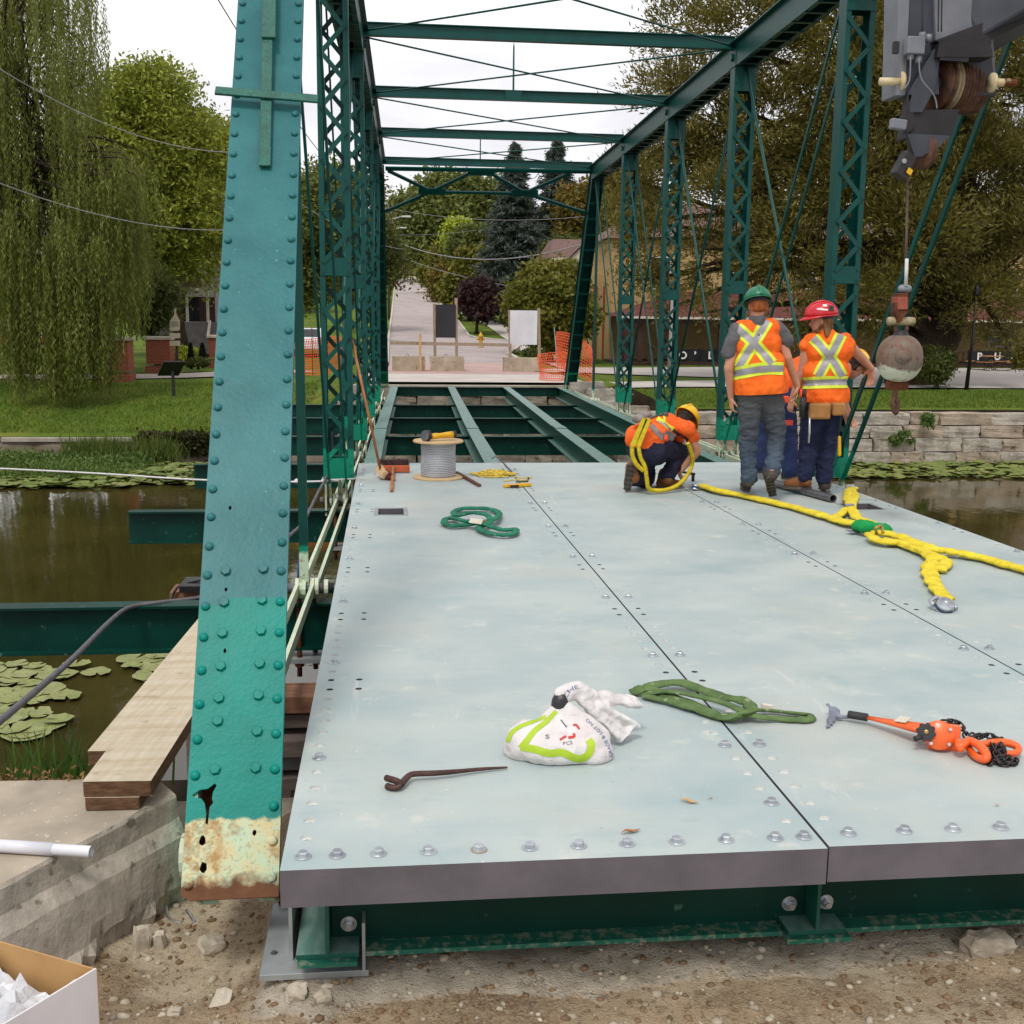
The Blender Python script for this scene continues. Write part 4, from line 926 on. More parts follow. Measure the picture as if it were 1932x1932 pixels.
# ================================================================== things lying on the deck
from mathutils.bvhtree import BVHTree
def item_mats():
 mat('handle_wood', S(176, 116, 66), S(148, 92, 50), 9, .6, 0, .1); mat('pale_wood', S(212, 184, 140), S(190, 160, 116), 8, .75, 0, .2, sc3=(1, 6, 6)); mat('broom_orange', S(206, 102, 58), S(184, 88, 48), 6, .7, 0, .1)
 mat('bristle_dark', S(84, 58, 60), S(62, 42, 44), 30, .9, 0, 0); mat('bristle_red', S(124, 52, 46), S(92, 40, 38), 30, .9, 0, 0)
 mat('cable_grey', S(190, 192, 196), S(172, 174, 178), 6, .5, .2, 0); mat('tool_yellow', S(236, 186, 30), S(220, 166, 22), 8, .45, 0, .1); mat('tool_black', S(34, 33, 34), S(48, 46, 46), 20, .6, 0, .2, 120, .002)
 mat('rope_yellow', S(232, 206, 92), S(206, 176, 64), 60, .8, 0, .5, 220, .003); mat('rust_bar', S(120, 70, 56), S(88, 50, 40), 20, .75, .2, .3)
 mat('wrench_rust', S(92, 66, 60), S(66, 46, 42), 24, .6, .5, .4, 80, .003, speck=(S(150, 108, 60), 30, .68)); mat('sling_green', S(46, 128, 98), S(34, 104, 80), 14, .85, 0, .8, 70, .006, .25, speck=(S(96, 150, 124), 30, .62)); mat('sling_olive', S(104, 126, 78), S(76, 98, 58), 12, .85, 0, 1.0, 40, .012, .25, speck=(S(136, 150, 110), 24, .62))
 mat('sling_yellow', S(238, 218, 66), S(214, 190, 48), 14, .85, 0, 1.0, 34, .016, .25, speck=(S(196, 170, 60), 40, .62)); mat('sleeve_green', S(24, 150, 76), S(16, 126, 62), 10, .8, 0, .8, 50, .006, .25)
 mat('sack_white', S(226, 222, 220), S(206, 198, 196), 8, .7, 0, .9, 16, .02, .3); mat('print_green', S(172, 200, 48), S(160, 188, 40), 10, .65, 0, .2); mat('print_red', S(206, 70, 56), S(190, 60, 50), 10, .65, 0, 0); mat('print_blue', S(92, 116, 158), S(80, 102, 144), 10, .65, 0, 0); mat('print_ink', S(90, 88, 92), S(80, 78, 82), 10, .65, 0, 0)
 mat('black_tape', S(34, 33, 36), S(52, 50, 54), 20, .35, 0, .6, 60, .005); mat('hoist_orange', S(240, 104, 38), S(226, 90, 30), 9, .38, 0, .15, 60, .002, coat=.2); mat('chain_steel', S(72, 66, 66), S(52, 48, 48), 30, .42, .8, .2); mat('rag_grey', S(136, 138, 152), S(110, 112, 126), 14, .85, 0, .5, 40, .006)
 mat('pipe_steel', S(128, 128, 132), S(104, 104, 108), 12, .4, .7, .2); mat('paper_label', S(214, 206, 190), S(198, 190, 172), 12, .8, 0, 0); mat('dry_leaf', S(168, 118, 78), S(136, 86, 56), 40, .8, 0, .3); mat('leaf_tan', S(204, 164, 104), S(176, 134, 80), 40, .8, 0, .3); mat('brass', S(190, 156, 96), S(164, 130, 74), 12, .35, .8, 0)
 mat('cord_grey', S(96, 94, 98), S(80, 78, 82), 20, .6, 0, .2); mat('rope_white', S(216, 214, 212), S(196, 194, 192), 40, .8, 0, .2); mat('rope_blue', S(40, 70, 130), S(30, 56, 110), 30, .8, 0, .2)
 mat('crib_brown', S(142, 100, 74), S(110, 76, 58), 5, .85, 0, .3, sc3=(1, 5, 5)); mat('crib_grey', S(128, 112, 104), S(98, 86, 80), 5, .9, 0, .3, sc3=(1, 5, 5)); mat('tarp_black', S(26, 25, 28), S(40, 38, 42), 5, .4, 0, .4, 12, .02)
mat('white_print', S(232, 230, 226), S(220, 218, 214), 3, .7, 0, 0); item_mats()
def dh(x, y, h=0):     # point at height h above the deck under a photograph position
 p = dk(x, y); q = atz(x, y, p.z+h)
 return Vector((q.x, q.y, zdeck(q.y)+h))
def up_(p, h): return Vector((p[0], p[1], p[2]+h))
def remesh(mb, voxel, smooth=6, wr=None, seed=0):
 me = mb.mesh('tmp'); ob = bpy.data.objects.new('tmp', me); COL.objects.link(ob)
 r = ob.modifiers.new('r', 'REMESH'); r.mode = 'VOXEL'; r.voxel_size = voxel
 if smooth: s = ob.modifiers.new('s', 'SMOOTH'); s.iterations = smooth; s.factor = .5
 dg = bpy.context.evaluated_depsgraph_get(); out = bpy.data.meshes.new_from_object(ob.evaluated_get(dg)); bpy.data.objects.remove(ob); bpy.data.meshes.remove(me)
 if wr:
  n = len(out.vertices); co = np.empty(n*3, np.float32); out.vertices.foreach_get('co', co); nr = np.empty(n*3, np.float32); out.vertices.foreach_get('normal', nr); co = co.reshape(-1, 3); nr = nr.reshape(-1, 3)
  for amp, f, st in wr:
   d = np.array([mnoise.noise(Vector((c[0]*f*st[0]+seed, c[1]*f*st[1]+seed, c[2]*f*st[2]))) for c in co]); co += nr*(amp*d[:, None])
  out.vertices.foreach_set('co', co.ravel())
 out.polygons.foreach_set('use_smooth', np.ones(len(out.polygons), bool)); out.update(); return out
def addmesh(name, me, m, parent=None):
 o = org(parent); me.transform(Matrix.Translation(-o)); me.materials.clear()
 for q in ((m,) if isinstance(m, str) else m): me.materials.append(MATS[q])
 me.name = name; ob = link(name, me, parent); ORG[ob.name] = o; return ob
def bvh_of(*obs):
 vs = []; fs = []
 for ob in obs:
  o = org(ob.parent) if ob.parent else Vector((0, 0, 0)); b = len(vs); vs += [v.co+o for v in ob.data.vertices]; fs += [tuple(i+b for i in p.vertices) for p in ob.data.polygons]
 return BVHTree.FromPolygons(vs, fs)
def drape(bv, x, y, off, fall=None):     # where the sight line through a photograph position meets a surface
 d = ray(x, y).normalized(); hit = bv.ray_cast(CPOS, d)
 if hit[0] is None: return None
 n = hit[1] if hit[1].dot(d) < 0 else -hit[1]
 return hit[0]+n*off
def decal_strip(bv, pts, wpx, off, m, name, parent, nw=4, step=3.0):
 P = [Vector((a, b, 0)) for a, b in pts]; Q = spline(P, max(3, int(max((q-p).length for p, q in zip(P[:-1], P[1:]))/step))) if len(P) > 2 else [P[0].lerp(P[1], i/max(2, int((P[1]-P[0]).length/step))) for i in range(max(2, int((P[1]-P[0]).length/step))+1)]
 mb = MB(); rows = []
 W = wpx if hasattr(wpx, '__len__') else (wpx, wpx)
 for i, p in enumerate(Q):
  t = (Q[min(i+1, len(Q)-1)]-Q[max(i-1, 0)]).normalized(); n = Vector((-t.y, t.x, 0)); r = []; w_ = W[0]+(W[1]-W[0])*i/(len(Q)-1)
  for j in range(nw+1):
   q = p+n*w_*(j/nw-.5); h = drape(bv, q.x, q.y, off)
   if h is None: r.append(None)
   else: mb.v.append(tuple(h)); r.append(len(mb.v)-1)
  rows.append(r)
 for a, b in zip(rows[:-1], rows[1:]):
  for j in range(nw):
   q = (a[j], a[j+1], b[j+1], b[j])
   if None in q: continue
   if max((Vector(mb.v[q[i]])-Vector(mb.v[q[i-1]])).length for i in range(4)) > .08: continue
   mb.f.append(q); mb.mi.append(0)
 return mb.build(name, m, parent, True, fix=False) if mb.f else None
def textmesh(s_, size=1.0, bold=0.0):
 cu = bpy.data.curves.new('t', 'FONT'); cu.body = s_; cu.size = size; cu.offset = bold; cu.resolution_u = 2; cu.align_x = 'LEFT'
 ob = bpy.data.objects.new('t', cu); COL.objects.link(ob); dg = bpy.context.evaluated_depsgraph_get(); me = bpy.data.meshes.new_from_object(ob.evaluated_get(dg)); bpy.data.objects.remove(ob); v = [(q.co.x, q.co.y) for q in me.vertices]; f = [tuple(p.vertices) for p in me.polygons]; bpy.data.meshes.remove(me); return v, f
def decal_text(bv, s_, path, size, off, m, name, parent, flip=False, bold=0.0):     # letters laid along a photograph path
 v, f = textmesh(s_, 1.0, bold); wd = max(a for a, b in v); P = spline([Vector((a, b, 0)) for a, b in path], 10); tot = [0.]
 for a, b in zip(P[:-1], P[1:]): tot.append(tot[-1]+(b-a).length)
 mb = MB(); ok = []
 for a, b in v:
  u = a/wd*tot[-1]; i = min(max(int(np.searchsorted(tot, u))-1, 0), len(P)-2); p = P[i].lerp(P[i+1], (u-tot[i])/max(tot[i+1]-tot[i], 1e-6)); t = (P[i+1]-P[i]).normalized(); n = Vector((t.y, -t.x, 0))*(-1 if flip else 1)
  q = p+n*b*size; h = drape(bv, q.x, q.y, off); ok.append(h is not None); mb.v.append(tuple(h) if h is not None else (0, 0, 0))
 for q in f:
  if all(ok[i] for i in q): mb.f.append(q); mb.mi.append(0)
 return mb.build(name, m, parent, fix=False) if mb.f else None

# ------------------------------------------------------------------ brooms
h0 = dk(720, 903); t = thing('leaning_broom', 'broom leaning its long wooden handle against the left truss', 'broom', h0)
top_ = aty(664, 640, 11.95); mb = MB(); mb.tube([up_(h0, .09)+Vector((-.01, 0, 0)), top_], .0145, 10); mb.build('handle', 'handle_wood', t, True)
ax_ = Vector((.62, -.25, -.42)).normalized(); mb = MB(); c_ = up_(h0, .075); mb.bar(c_+Vector((-.03, .14, .02)), c_+Vector((.03, -.14, -.02)), .085, .05, up=ax_); mb.build('head_block', 'pale_wood', t, bevel=.006)
mb = MB()
for i in range(9):
 for j in range(3):
  for k_ in range(4):
   p = c_+Vector((-.03, .14, .02)).lerp(Vector((.03, -.14, -.02)), (i+.5)/9)+ax_*.03+Vector((random.gauss(0, .008), random.gauss(0, .012), random.gauss(0, .02))); mb.tube([p, p+ax_*.085+Vector((random.gauss(0, .012), random.gauss(0, .012), random.gauss(0, .012)))], .004, 4)
tag(mb.build('bristles', 'bristle_red', t, fix=False), kind='stuff')
a, b = dk(711, 892), dk(773, 892); t = thing('push_broom', 'push broom lying with its dark bristles up behind its orange block', 'broom', (a+b)/2)
c_ = (a+b)/2; mb = MB(); mb.box(up_(c_, .045), (b.x-a.x, .075, .07)); mb.build('head_block', 'broom_orange', t, bevel=.008)
mb = MB()
for i in range(420):
 p = up_(c_, .07)+Vector((random.uniform(-.5, .5)*(b.x-a.x-.02), random.uniform(.0, .06), 0)); mb.tube([p, p+Vector((random.gauss(0, .01), random.gauss(.02, .012), random.uniform(.05, .075)))], .0022, 3, cap=False)
tag(mb.build('bristles', 'bristle_dark', t, fix=False), kind='stuff')
mb = MB(); e = dk(739, 929); mb.tube([up_(c_, .06)+Vector((0, -.04, 0)), up_(c_.lerp(e, .3), .045), up_(e, .017)], [.017, .016, .0165], 10); mb.build('handle', 'handle_wood', t, True)
# ------------------------------------------------------------------ cable reel and grinder
fr = dk(828, 908); rc = Vector((fr.x+.005, fr.y+.25, zdeck(fr.y+.25))); t = thing('cable_reel', 'wooden reel wound with grey wire rope standing on the deck', 'reel', rc)
RF, RCB, HR = .262, .175, .40
for z in (0, HR-.022): mb = MB(); mb.lathe([(RF-.004, 0), (RF, .004), (RF, .018), (RF-.004, .022)], up_(rc, z), 40); mb.build('flange', 'pale_wood', t, True)
mb = MB(); nturn = 19; pts = []
for i in range(nturn*28): a = 2*PI*i/28; pts.append(up_(rc, .03+(HR-.06)*i/(nturn*28))+Vector((math.cos(a), math.sin(a), 0))*(RCB+.003*math.sin(i*.013)))
mb.tube(pts, .0088, 6, cap=True); mb.lathe([(RCB-.004, .022), (RCB-.004, HR-.022)], rc, 32, caps=False); mb.build('wire_rope', 'cable_grey', t, True)
gt = up_(rc, HR); t = thing('angle_grinder', 'yellow and black angle grinder lying on top of the cable reel', 'power tool', gt)
g0, g1 = gt+Vector((-.10, -.10, .045)), gt+Vector((.15, -.03, .06))
mb = MB(); mb.tube([g0+Vector((.02, 0, 0)), g0.lerp(g1, .3), g0.lerp(g1, .45), g0.lerp(g1, .75), g1], [.03, .032, .026, .032, .036], 12); mb.build('body', 'tool_yellow', t, True)
mb = MB(); mb.tube([g1+Vector((-.012, 0, 0)), g1+Vector((.03, .01, .0))], .037, 10); mb.build('battery', 'tool_black', t)
mb = MB(); mb.lathe([(.05, -.02), (.06, -.01), (.058, .012), (.045, .024)], g0+Vector((-.02, -.01, .01)), 20, axis=(-.7, -.7, .15)); mb.build('wheel_guard', 'tool_black', t, True)
mb = MB(); mb.lathe([(.056, 0), (.056, .006)], g0+Vector((-.042, -.035, .012)), 20, axis=(-.7, -.7, .15)); mb.build('disc', 'grey_steel', t)
# ------------------------------------------------------------------ yellow rope heap and black cord
rr = random.Random(3); pts = []; c0 = dk(938, 898)
for i in range(150):
 f = i/150; s_ = .30*(1-.35*f); a = i*2.15+rr.uniform(-.5, .5); ex_ = 1.0+.25*math.sin(i*.31)
 pts.append(Vector((c0.x-.02+math.cos(a)*s_*ex_*rr.uniform(.35, 1)*.9, c0.y+.05+math.sin(a)*s_*rr.uniform(.35, 1), 0))); q = pts[-1]; rr_ = (q-Vector((c0.x-.02, c0.y+.05, 0))).length; q.z = zdeck(q.y)+.006+max(0, .075*(1-rr_/.3))*rr.random()
for px, py in ((965, 898), (985, 902), (1003, 900), (990, 906), (975, 905), (950, 908)): pts.append(dh(px, py, .006))
mb = MB(); mb.tube(spline(pts, 4), .0058, 5); tag(mb.build('yellow_rope', 'rope_yellow', None, True), 'tangled heap of yellow rope beside the cable reel', 'rope')
mb = MB(); mb.tube(spline([dh(928, 866, .05), dh(935, 863, .09), dh(946, 870, .06), dh(958, 882, .01), dh(966, 890, .006), dh(950, 888, .006), dh(940, 886, .006)], 6), .006, 6); tag(mb.build('loose_black_rope', 'cord_grey', None, True), 'dark cord curling over the far deck edge behind the yellow rope', 'cord')
mb = MB(); mb.bar(dh(861, 891, .02), dh(905, 916, .016), .034, .022); tag(mb.build('steel_bar', 'rust_bar', None, bevel=.003), 'reddish steel bar lying between the reel and the rope heap', 'bar')
t = thing('measuring_level', 'small yellow hand tool with a black grip at the end of the yellow rope', 'tool', dk(975, 918)); a, b = dh(951, 917, .02), dh(1001, 914, .02)
mb = MB(); mb.bar(a, b, .055, .03); mb.bar(a.lerp(b, .25)+Vector((0, -.035, -.002)), a.lerp(b, .62)+Vector((0, -.035, -.002)), .03, .026); mb.build('body', 'tool_yellow', t, bevel=.006)
mb = MB(); mb.bar(a.lerp(b, .22)+Vector((0, -.055, 0)), a.lerp(b, .52)+Vector((0, -.055, 0)), .012, .022); mb.build('grip', 'tool_black', t); mb = MB(); mb.tube([a.lerp(b, .45)+Vector((0, .02, .03)), a.lerp(b, .9)+Vector((0, .01, .03)), b+Vector((-.02, .01, .07))], .008, 6); mb.build('lever', 'tool_black', t)
# ------------------------------------------------------------------ slings
def sling(name, pts, r, m, label=None, parent=None, closed=False, sq=.55, n=5, seed=0, lump=.34):
 P = spline(pts, n, closed); R = [r*(1+lump*mnoise.noise(Vector((i*.55, seed, 0)))+lump*.6*mnoise.noise(Vector((i*1.7, seed, 4)))) for i in range(len(P))]
 P = [p+Vector((mnoise.noise(Vector((i*.4, seed, 9)))*r*.35, mnoise.noise(Vector((i*.4, seed, 19)))*r*.35, 0)) for i, p in enumerate(P)]
 mb = MB(); mb.tube(P, R, 10, sq=sq, closed=closed); o = mb.build(name, m, parent, True)
 if label: tag(o, label, 'sling')
 return o
t = thing('green_sling', 'green round sling coiled in two loops on the deck panel', 'sling', dk(900, 985)); hh = .028
sling('loop', [dh(838, 985, hh), dh(852, 992, hh), dh(884, 990, hh), dh(916, 984, .05), dh(936, 978, .055), dh(941, 968, hh), dh(925, 961, hh), dh(900, 959, hh), dh(872, 960, hh), dh(857, 966, hh), dh(862, 973, .05), dh(890, 968, .06), dh(918, 972, .06), dh(925, 985, .05), dh(903, 996, hh), dh(920, 1005, hh), dh(950, 1010, hh), dh(970, 1006, hh), dh(972, 999, hh), dh(950, 1000, hh), dh(925, 994, .045), dh(905, 985, .06), dh(880, 984, .05), dh(855, 978, .035), dh(842, 979, hh)], .029, 'sling_green', None, t, True, .5, 4, 1)
a = dh(898, 984, .075); mb = MB(); mb.box(a, (.10, .06, .004), Euler((.5, .1, -.3)).to_matrix()); mb.build('label', 'paper_label', t); mb = MB(); mb.box(dh(912, 984, .07), (.05, .03, .02)); mb.build('seam_tag', 'brass', t)
t = thing('olive_sling', 'flattened olive green round sling trailing from the white sack', 'sling', dk(1350, 1335)); h = .018
sling('loop', [dh(1195, 1305, h), dh(1225, 1300, .03), dh(1262, 1314, h), dh(1310, 1330, h), dh(1352, 1350, h), dh(1392, 1352, h), dh(1418, 1338, .035), dh(1400, 1322, .045), dh(1362, 1315, .03), dh(1320, 1300, .03), dh(1280, 1288, .03), dh(1240, 1292, .035), dh(1212, 1300, .03)], .026, 'sling_olive', None, t, True, .42, 5, 2)
sling('loop', [dh(1215, 1312, .02), dh(1260, 1322, .02), dh(1312, 1338, .02), dh(1366, 1355, .018), dh(1402, 1345, .05), dh(1440, 1340, .02), dh(1490, 1345, .016), dh(1530, 1350, .014), dh(1522, 1358, .014), dh(1470, 1356, .014), dh(1420, 1350, .03), dh(1370, 1328, .05), dh(1320, 1315, .045), dh(1262, 1305, .04)], .019, 'sling_olive', None, t, True, .42, 5, 3)
mb = MB(); mb.box(dh(1447, 1333, .035), (.045, .02, .016), Euler((.1, .2, .1)).to_matrix()); mb.build('label', 'paper_label', t); mb = MB(); mb.box(dh(1523, 1359, .004), (.04, .014, .003)); mb.build('label', 'paper_label', t)
# yellow lifting slings
t = thing('yellow_lifting_sling', 'yellow four-leg lifting sling with a green sleeve spread over the deck', 'sling', dk(1640, 1000)); h = .03
sling('leg', [dh(1325, 917, .03), dh(1352, 925, .04), dh(1400, 935, h), dh(1450, 946, h), dh(1500, 958, h), dh(1550, 972, .035), dh(1590, 984, .035), dh(1622, 988, .05)], .056, 'sling_yellow', None, t, False, .40, 6, 5)
sling('leg', [dh(1612, 921, .03), dh(1600, 930, h), dh(1603, 950, .035), dh(1610, 965, .05), dh(1618, 978, .06), dh(1638, 985, .07), dh(1650, 990, .06)], .046, 'sling_yellow', None, t, False, .42, 6, 6)
sling('leg', [dh(1605, 921, .03), dh(1612, 935, h), dh(1606, 955, .035), dh(1588, 968, .035), dh(1575, 980, .03), dh(1592, 986, .04), dh(1625, 990, .05)], .042, 'sling_yellow', None, t, False, .42, 6, 7)
sling('leg', [dh(1652, 1004, .05), dh(1685, 1010, .05), dh(1722, 1022, .045), dh(1760, 1036, .045), dh(1800, 1042, .04), dh(1850, 1052, h), dh(1900, 1066, h), dh(1960, 1082, h)], .056, 'sling_yellow', None, t, False, .40, 6, 8)
sling('leg', [dh(1640, 1008, .05), dh(1662, 1022, .04), dh(1700, 1024, .04), dh(1735, 1036, .045), dh(1765, 1050, .045), dh(1785, 1060, .03), dh(1772, 1075, h), dh(1762, 1062, .04), dh(1757, 1078, h), dh(1765, 1100, h), dh(1775, 1120, .03), dh(1785, 1135, .035)], .046, 'sling_yellow', None, t, False, .42, 6, 9)
sling('leg', [dh(1668, 1018, .03), dh(1715, 1032, .03), dh(1757, 1052, .035), dh(1750, 1070, .03), dh(1757, 1095, .03), dh(1770, 1115, .03), dh(1790, 1130, .03)], .042, 'sling_yellow', None, t, False, .42, 6, 10)
sling('sleeve', [dh(1619, 992, .06), dh(1632, 994, .075), dh(1650, 997, .075), dh(1672, 1000, .06)], .062, 'sleeve_green', None, t, False, .75, 6, 11, .3)
mb = MB(); mb.tube(spline([dh(1655, 1010, .05), dh(1652, 998, .12), dh(1662, 994, .13), dh(1666, 1006, .09)], 5), .012, 8); mb.build('shackle', 'brass', t, True); mb = MB(); mb.box(dh(1610, 1003, .02), (.11, .07, .004), Euler((.2, .1, .5)).to_matrix()); mb.build('label', 'rag_grey', t); mb = MB(); mb.box(dh(1603, 953, .07), (.09, .03, .004), Euler((.4, 0, .3)).to_matrix()); mb.build('label', 'rag_grey', t)
def hoist_ring(px, py, label, s=1.0, tilt=(0.2, .1, 1)):
 c = dh(px, py, .035); t = thing('swivel_hoist_ring', label, 'hoist ring', c); mb = MB(); mb.lathe([(.038*s, -.03), (.046*s, -.025), (.046*s, -.012), (.036*s, -.008), (.036*s, .004), (.044*s, .008), (.04*s, .022), (.014*s, .024), (.014*s, .04)], c, 20, axis=tilt); mb.build('swivel_body', 'zinc', t, True)
 mb = MB(); mb.lathe([(.0465*s, -.01), (.0465*s, -.0)], c, 20, axis=tilt, caps=False); mb.build('blue_band', 'rope_blue', t)
 mb = MB(); mb.tube(spline([c+Vector((-.05, .02, 0))*s, c+Vector((-.045, .06, .01))*s, c+Vector((0, .085, .02))*s, c+Vector((.05, .06, .0))*s, c+Vector((.06, 0, -.015))*s], 5), .011*s, 8); mb.build('bail', 'zinc', t, True)
hoist_ring(1783, 1143, 'zinc swivel hoist ring at the near end of the yellow sling', 1.15, (-.1, -.55, .8)); hoist_ring(1608, 921, 'zinc swivel hoist ring at the far sling end by the deck opening', .8); hoist_ring(1312, 919, 'zinc swivel hoist ring beside the kneeling worker', .9)
# steel pipe and ratchet tool
mb = MB(); a, b = dh(1462, 912, .04), dh(1572, 941, .04); mb.tube([a, b], .038, 18, cap=False); mb.tube([b, a], .032, 18, cap=False); d_ = (b-a).normalized(); mb.lathe([(.038, 0), (.032, 0)], b, 18, axis=d_, caps=False); tag(mb.build('steel_pipe', 'pipe_steel', None, True), 'short grey steel pipe on the deck at the workers’ feet', 'pipe')
# ------------------------------------------------------------------ spud wrench
t = thing('spud_wrench', 'rusty brown spud wrench with an open jaw and tapered handle', 'wrench', dk(840, 1470)); P = [(757, 1480, .02), (765, 1470, .022), (775, 1462, .026), (790, 1460, .026), (820, 1459, .024), (860, 1456, .02), (910, 1451, .014), (957, 1448, .009)]
mb = MB(); mb.tube(spline([dh(*q) for q in P], 5), [.0125, .0125, .0125, .0122, .0122, .012, .012, .0118, .0115, .0115, .0115, .0115, .0115, .0115, .0113, .0113, .0113, .0113, .0112, .0112, .011, .0108, .0106, .0104, .010, .0094, .0088, .0084, .008, .0075, .007, .0064, .0058, .0052, .0046, .0040], 10, sq=.9); mb.build('handle', 'wrench_rust', t, True)
for pts, r in (([(757, 1480, .02), (748, 1474, .034), (735, 1470, .034), (729, 1468, .032)], .0115), ([(757, 1482, .02), (748, 1486, .014), (738, 1486, .012), (730, 1483, .012)], .0115)): mb = MB(); mb.tube(spline([dh(*q) for q in pts], 4), r, 8); mb.build('jaw', 'wrench_rust', t, True)
# ------------------------------------------------------------------ white sack
t = thing('white_sack', 'white woven sack with a green stripe, its neck tied with black tape', 'sack', dk(1055, 1430)); mb = MB(); yb_ = 3.98
def bp(x, y, Y=yb_): return aty(x, y, Y)
mb.ball(bp(1010, 1400, 4.0), 1, 20, squash=(.115, .10, .085)); mb.ball(bp(1090, 1405, 3.97), 1, 20, squash=(.125, .10, .085)); mb.ball(bp(1050, 1408, 3.95), 1, 20, squash=(.15, .10, .07)); mb.ball(bp(1120, 1420, 3.95), 1, 20, squash=(.075, .08, .06)); mb.ball(bp(975, 1412, 4.02), 1, 16, squash=(.055, .07, .055))
mb.capsule(bp(1060, 1385, 3.99), bp(1056, 1338, 4.01), .085, .03, 16); mb.capsule(bp(1100, 1385, 3.99), bp(1070, 1335, 4.01), .06, .028, 16); mb.capsule(bp(1015, 1385, 4.0), bp(1052, 1338, 4.01), .05, .025, 14); mb.capsule(bp(1130, 1395, 3.99), bp(1085, 1345, 4.01), .05, .03, 14)
me = remesh(mb, .008, 5, [(.010, 11, (1, 1, .6)), (.005, 30, (1, 1, .5))], 3)
for v in me.vertices:
 fl = zdeck(v.co.y)+.002
 if v.co.z < fl: v.co.z = fl
body = addmesh('sack_body', me, 'sack_white', t)
mb = MB(); mb.tube(spline([bp(1053, 1337, 4.01), bp(1056, 1325, 4.01), bp(1062, 1312, 4.02)], 4), [.028, .029, .029, .03, .031, .031, .031, .03, .030], 14); mb.build('tape', 'black_tape', t, True)
mb = MB(); mb.capsule(bp(1062, 1312, 4.02), bp(1085, 1300, 4.04), .035, .032); mb.capsule(bp(1085, 1300, 4.04), bp(1120, 1315, 4.08), .03, .03)
mb.capsule(bp(1100, 1310, 4.05), bp(1190, 1318, 4.2), .032, .03, 14, .55); mb.capsule(bp(1110, 1318, 4.06), bp(1205, 1330, 4.18), .026, .02, 14, .6); mb.capsule(bp(1095, 1320, 4.04), bp(1180, 1380, 4.10), .034, .032, 14, .45); mb.capsule(bp(1100, 1330, 4.03), bp(1165, 1390, 4.07), .03, .032, 14, .5); mb.capsule(bp(1130, 1330, 4.06), bp(1200, 1368, 4.12), .03, .022, 14, .5); mb.capsule(bp(1190, 1372, 4.10), bp(1172, 1396, 4.06), .022, .02, 12, .5)
me = remesh(mb, .007, 4, [(.011, 13, (1, 1, 1)), (.006, 34, (1, 1, 1))], 8)
for v in me.vertices: v.co.z = max(v.co.z, zdeck(v.co.y)+.002)
tail = addmesh('sack_tail', me, 'sack_white', t); bv = bvh_of(body, tail)
decal_strip(bv, [(1050, 1342), (1030, 1362), (1008, 1380), (994, 1398), (983, 1412)], (8, 13), .0016, 'print_green', 'printed_stripe', t); decal_strip(bv, [(983, 1409), (1010, 1414), (1035, 1421), (1060, 1420), (1085, 1430), (1100, 1430), (1112, 1420), (1115, 1404), (1110, 1396)], 14, .002, 'print_green', 'printed_stripe', t)
decal_strip(bv, [(1030, 1352), (1005, 1362), (980, 1372), (965, 1384), (958, 1400)], (6, 9), .0016, 'print_green', 'printed_stripe', t)
decal_text(bv, 'GRADE & LOT NO', [(1157, 1428), (1148, 1402), (1130, 1376), (1108, 1355)], 9, .0018, 'print_blue', 'lettering', t, False)
decal_text(bv, 'CHE', [(1069, 1320), (1076, 1306), (1092, 1299)], 11, .0018, 'print_blue', 'lettering', t); decal_text(bv, 'S', [(1028, 1394), (1037, 1394)], 11, .0018, 'print_ink', 'handwriting', t); decal_text(bv, 'PCS', [(1062, 1406), (1080, 1404)], 9, .0018, 'print_ink', 'handwriting', t)
decal_strip(bv, [(1081, 1369), (1087, 1368), (1093, 1376)], 4, .0018, 'print_red', 'printed_mark', t, 2, 2); decal_strip(bv, [(1056, 1396), (1068, 1389)], 4, .0018, 'print_red', 'printed_mark', t, 2, 2); decal_strip(bv, [(1072, 1392), (1083, 1390), (1082, 1384)], 5, .0018, 'print_red', 'printed_mark', t, 2, 2)
decal_strip(bv, [(1058, 1358), (1064, 1366), (1069, 1372)], 2.2, .0018, 'print_ink', 'printed_mark', t, 2, 2)
# ------------------------------------------------------------------ lever hoist
t = thing('lever_hoist', 'orange lever chain hoist with black knob, hooks and dark chain', 'hoist', dk(1770, 1400)); hp = lambda x, y, h: dh(x, y, h)
A_, B_, C_ = hp(1600, 1348, .032), hp(1637, 1354, .032), hp(1725, 1372, .055)
mb = MB(); mb.tube([A_, A_.lerp(B_, .05), B_], [.017, .019, .0185], 12, sq=.85); mb.build('grip', 'tool_black', t, True)
mb = MB(); mb.tube([B_.lerp(A_, .02), B_.lerp(C_, .45), C_, C_+(C_-B_).normalized()*.05], [.016, .024, .040, .046], 14, sq=.42); mb.build('lever', 'hoist_orange', t, True)
lb = B_.lerp(C_, .62); mb = MB(); dv = (C_-B_).normalized(); sv = dv.cross(Vector((0, 0, 1))).normalized(); mb.bar(lb+Vector((0, -.006, .021)), lb+dv*.05+Vector((0, -.007, .024)), .044, .003, up=Vector((0, -.45, 1))); mb.build('maker_plate', 'paper_label', t)
bc = hp(1772, 1388, .062); axk = Vector((-.35, -.85, .35)).normalized(); d2 = (hp(1810, 1398, .05)-bc).normalized()
def disc(c, r, h, m, nm, n=24, bev=.004): mb = MB(); mb.lathe([(r-bev, -h/2), (r, -h/2+bev), (r, h/2-bev), (r-bev, h/2)], c, n, axis=axk); return mb.build(nm, m, t, True)
disc(bc, .056, .022, 'hoist_orange', 'gear_case'); disc(bc+axk*-.02, .045, .03, 'hoist_orange', 'gear_case')
qm = axk.to_track_quat('Y', 'Z').to_matrix()
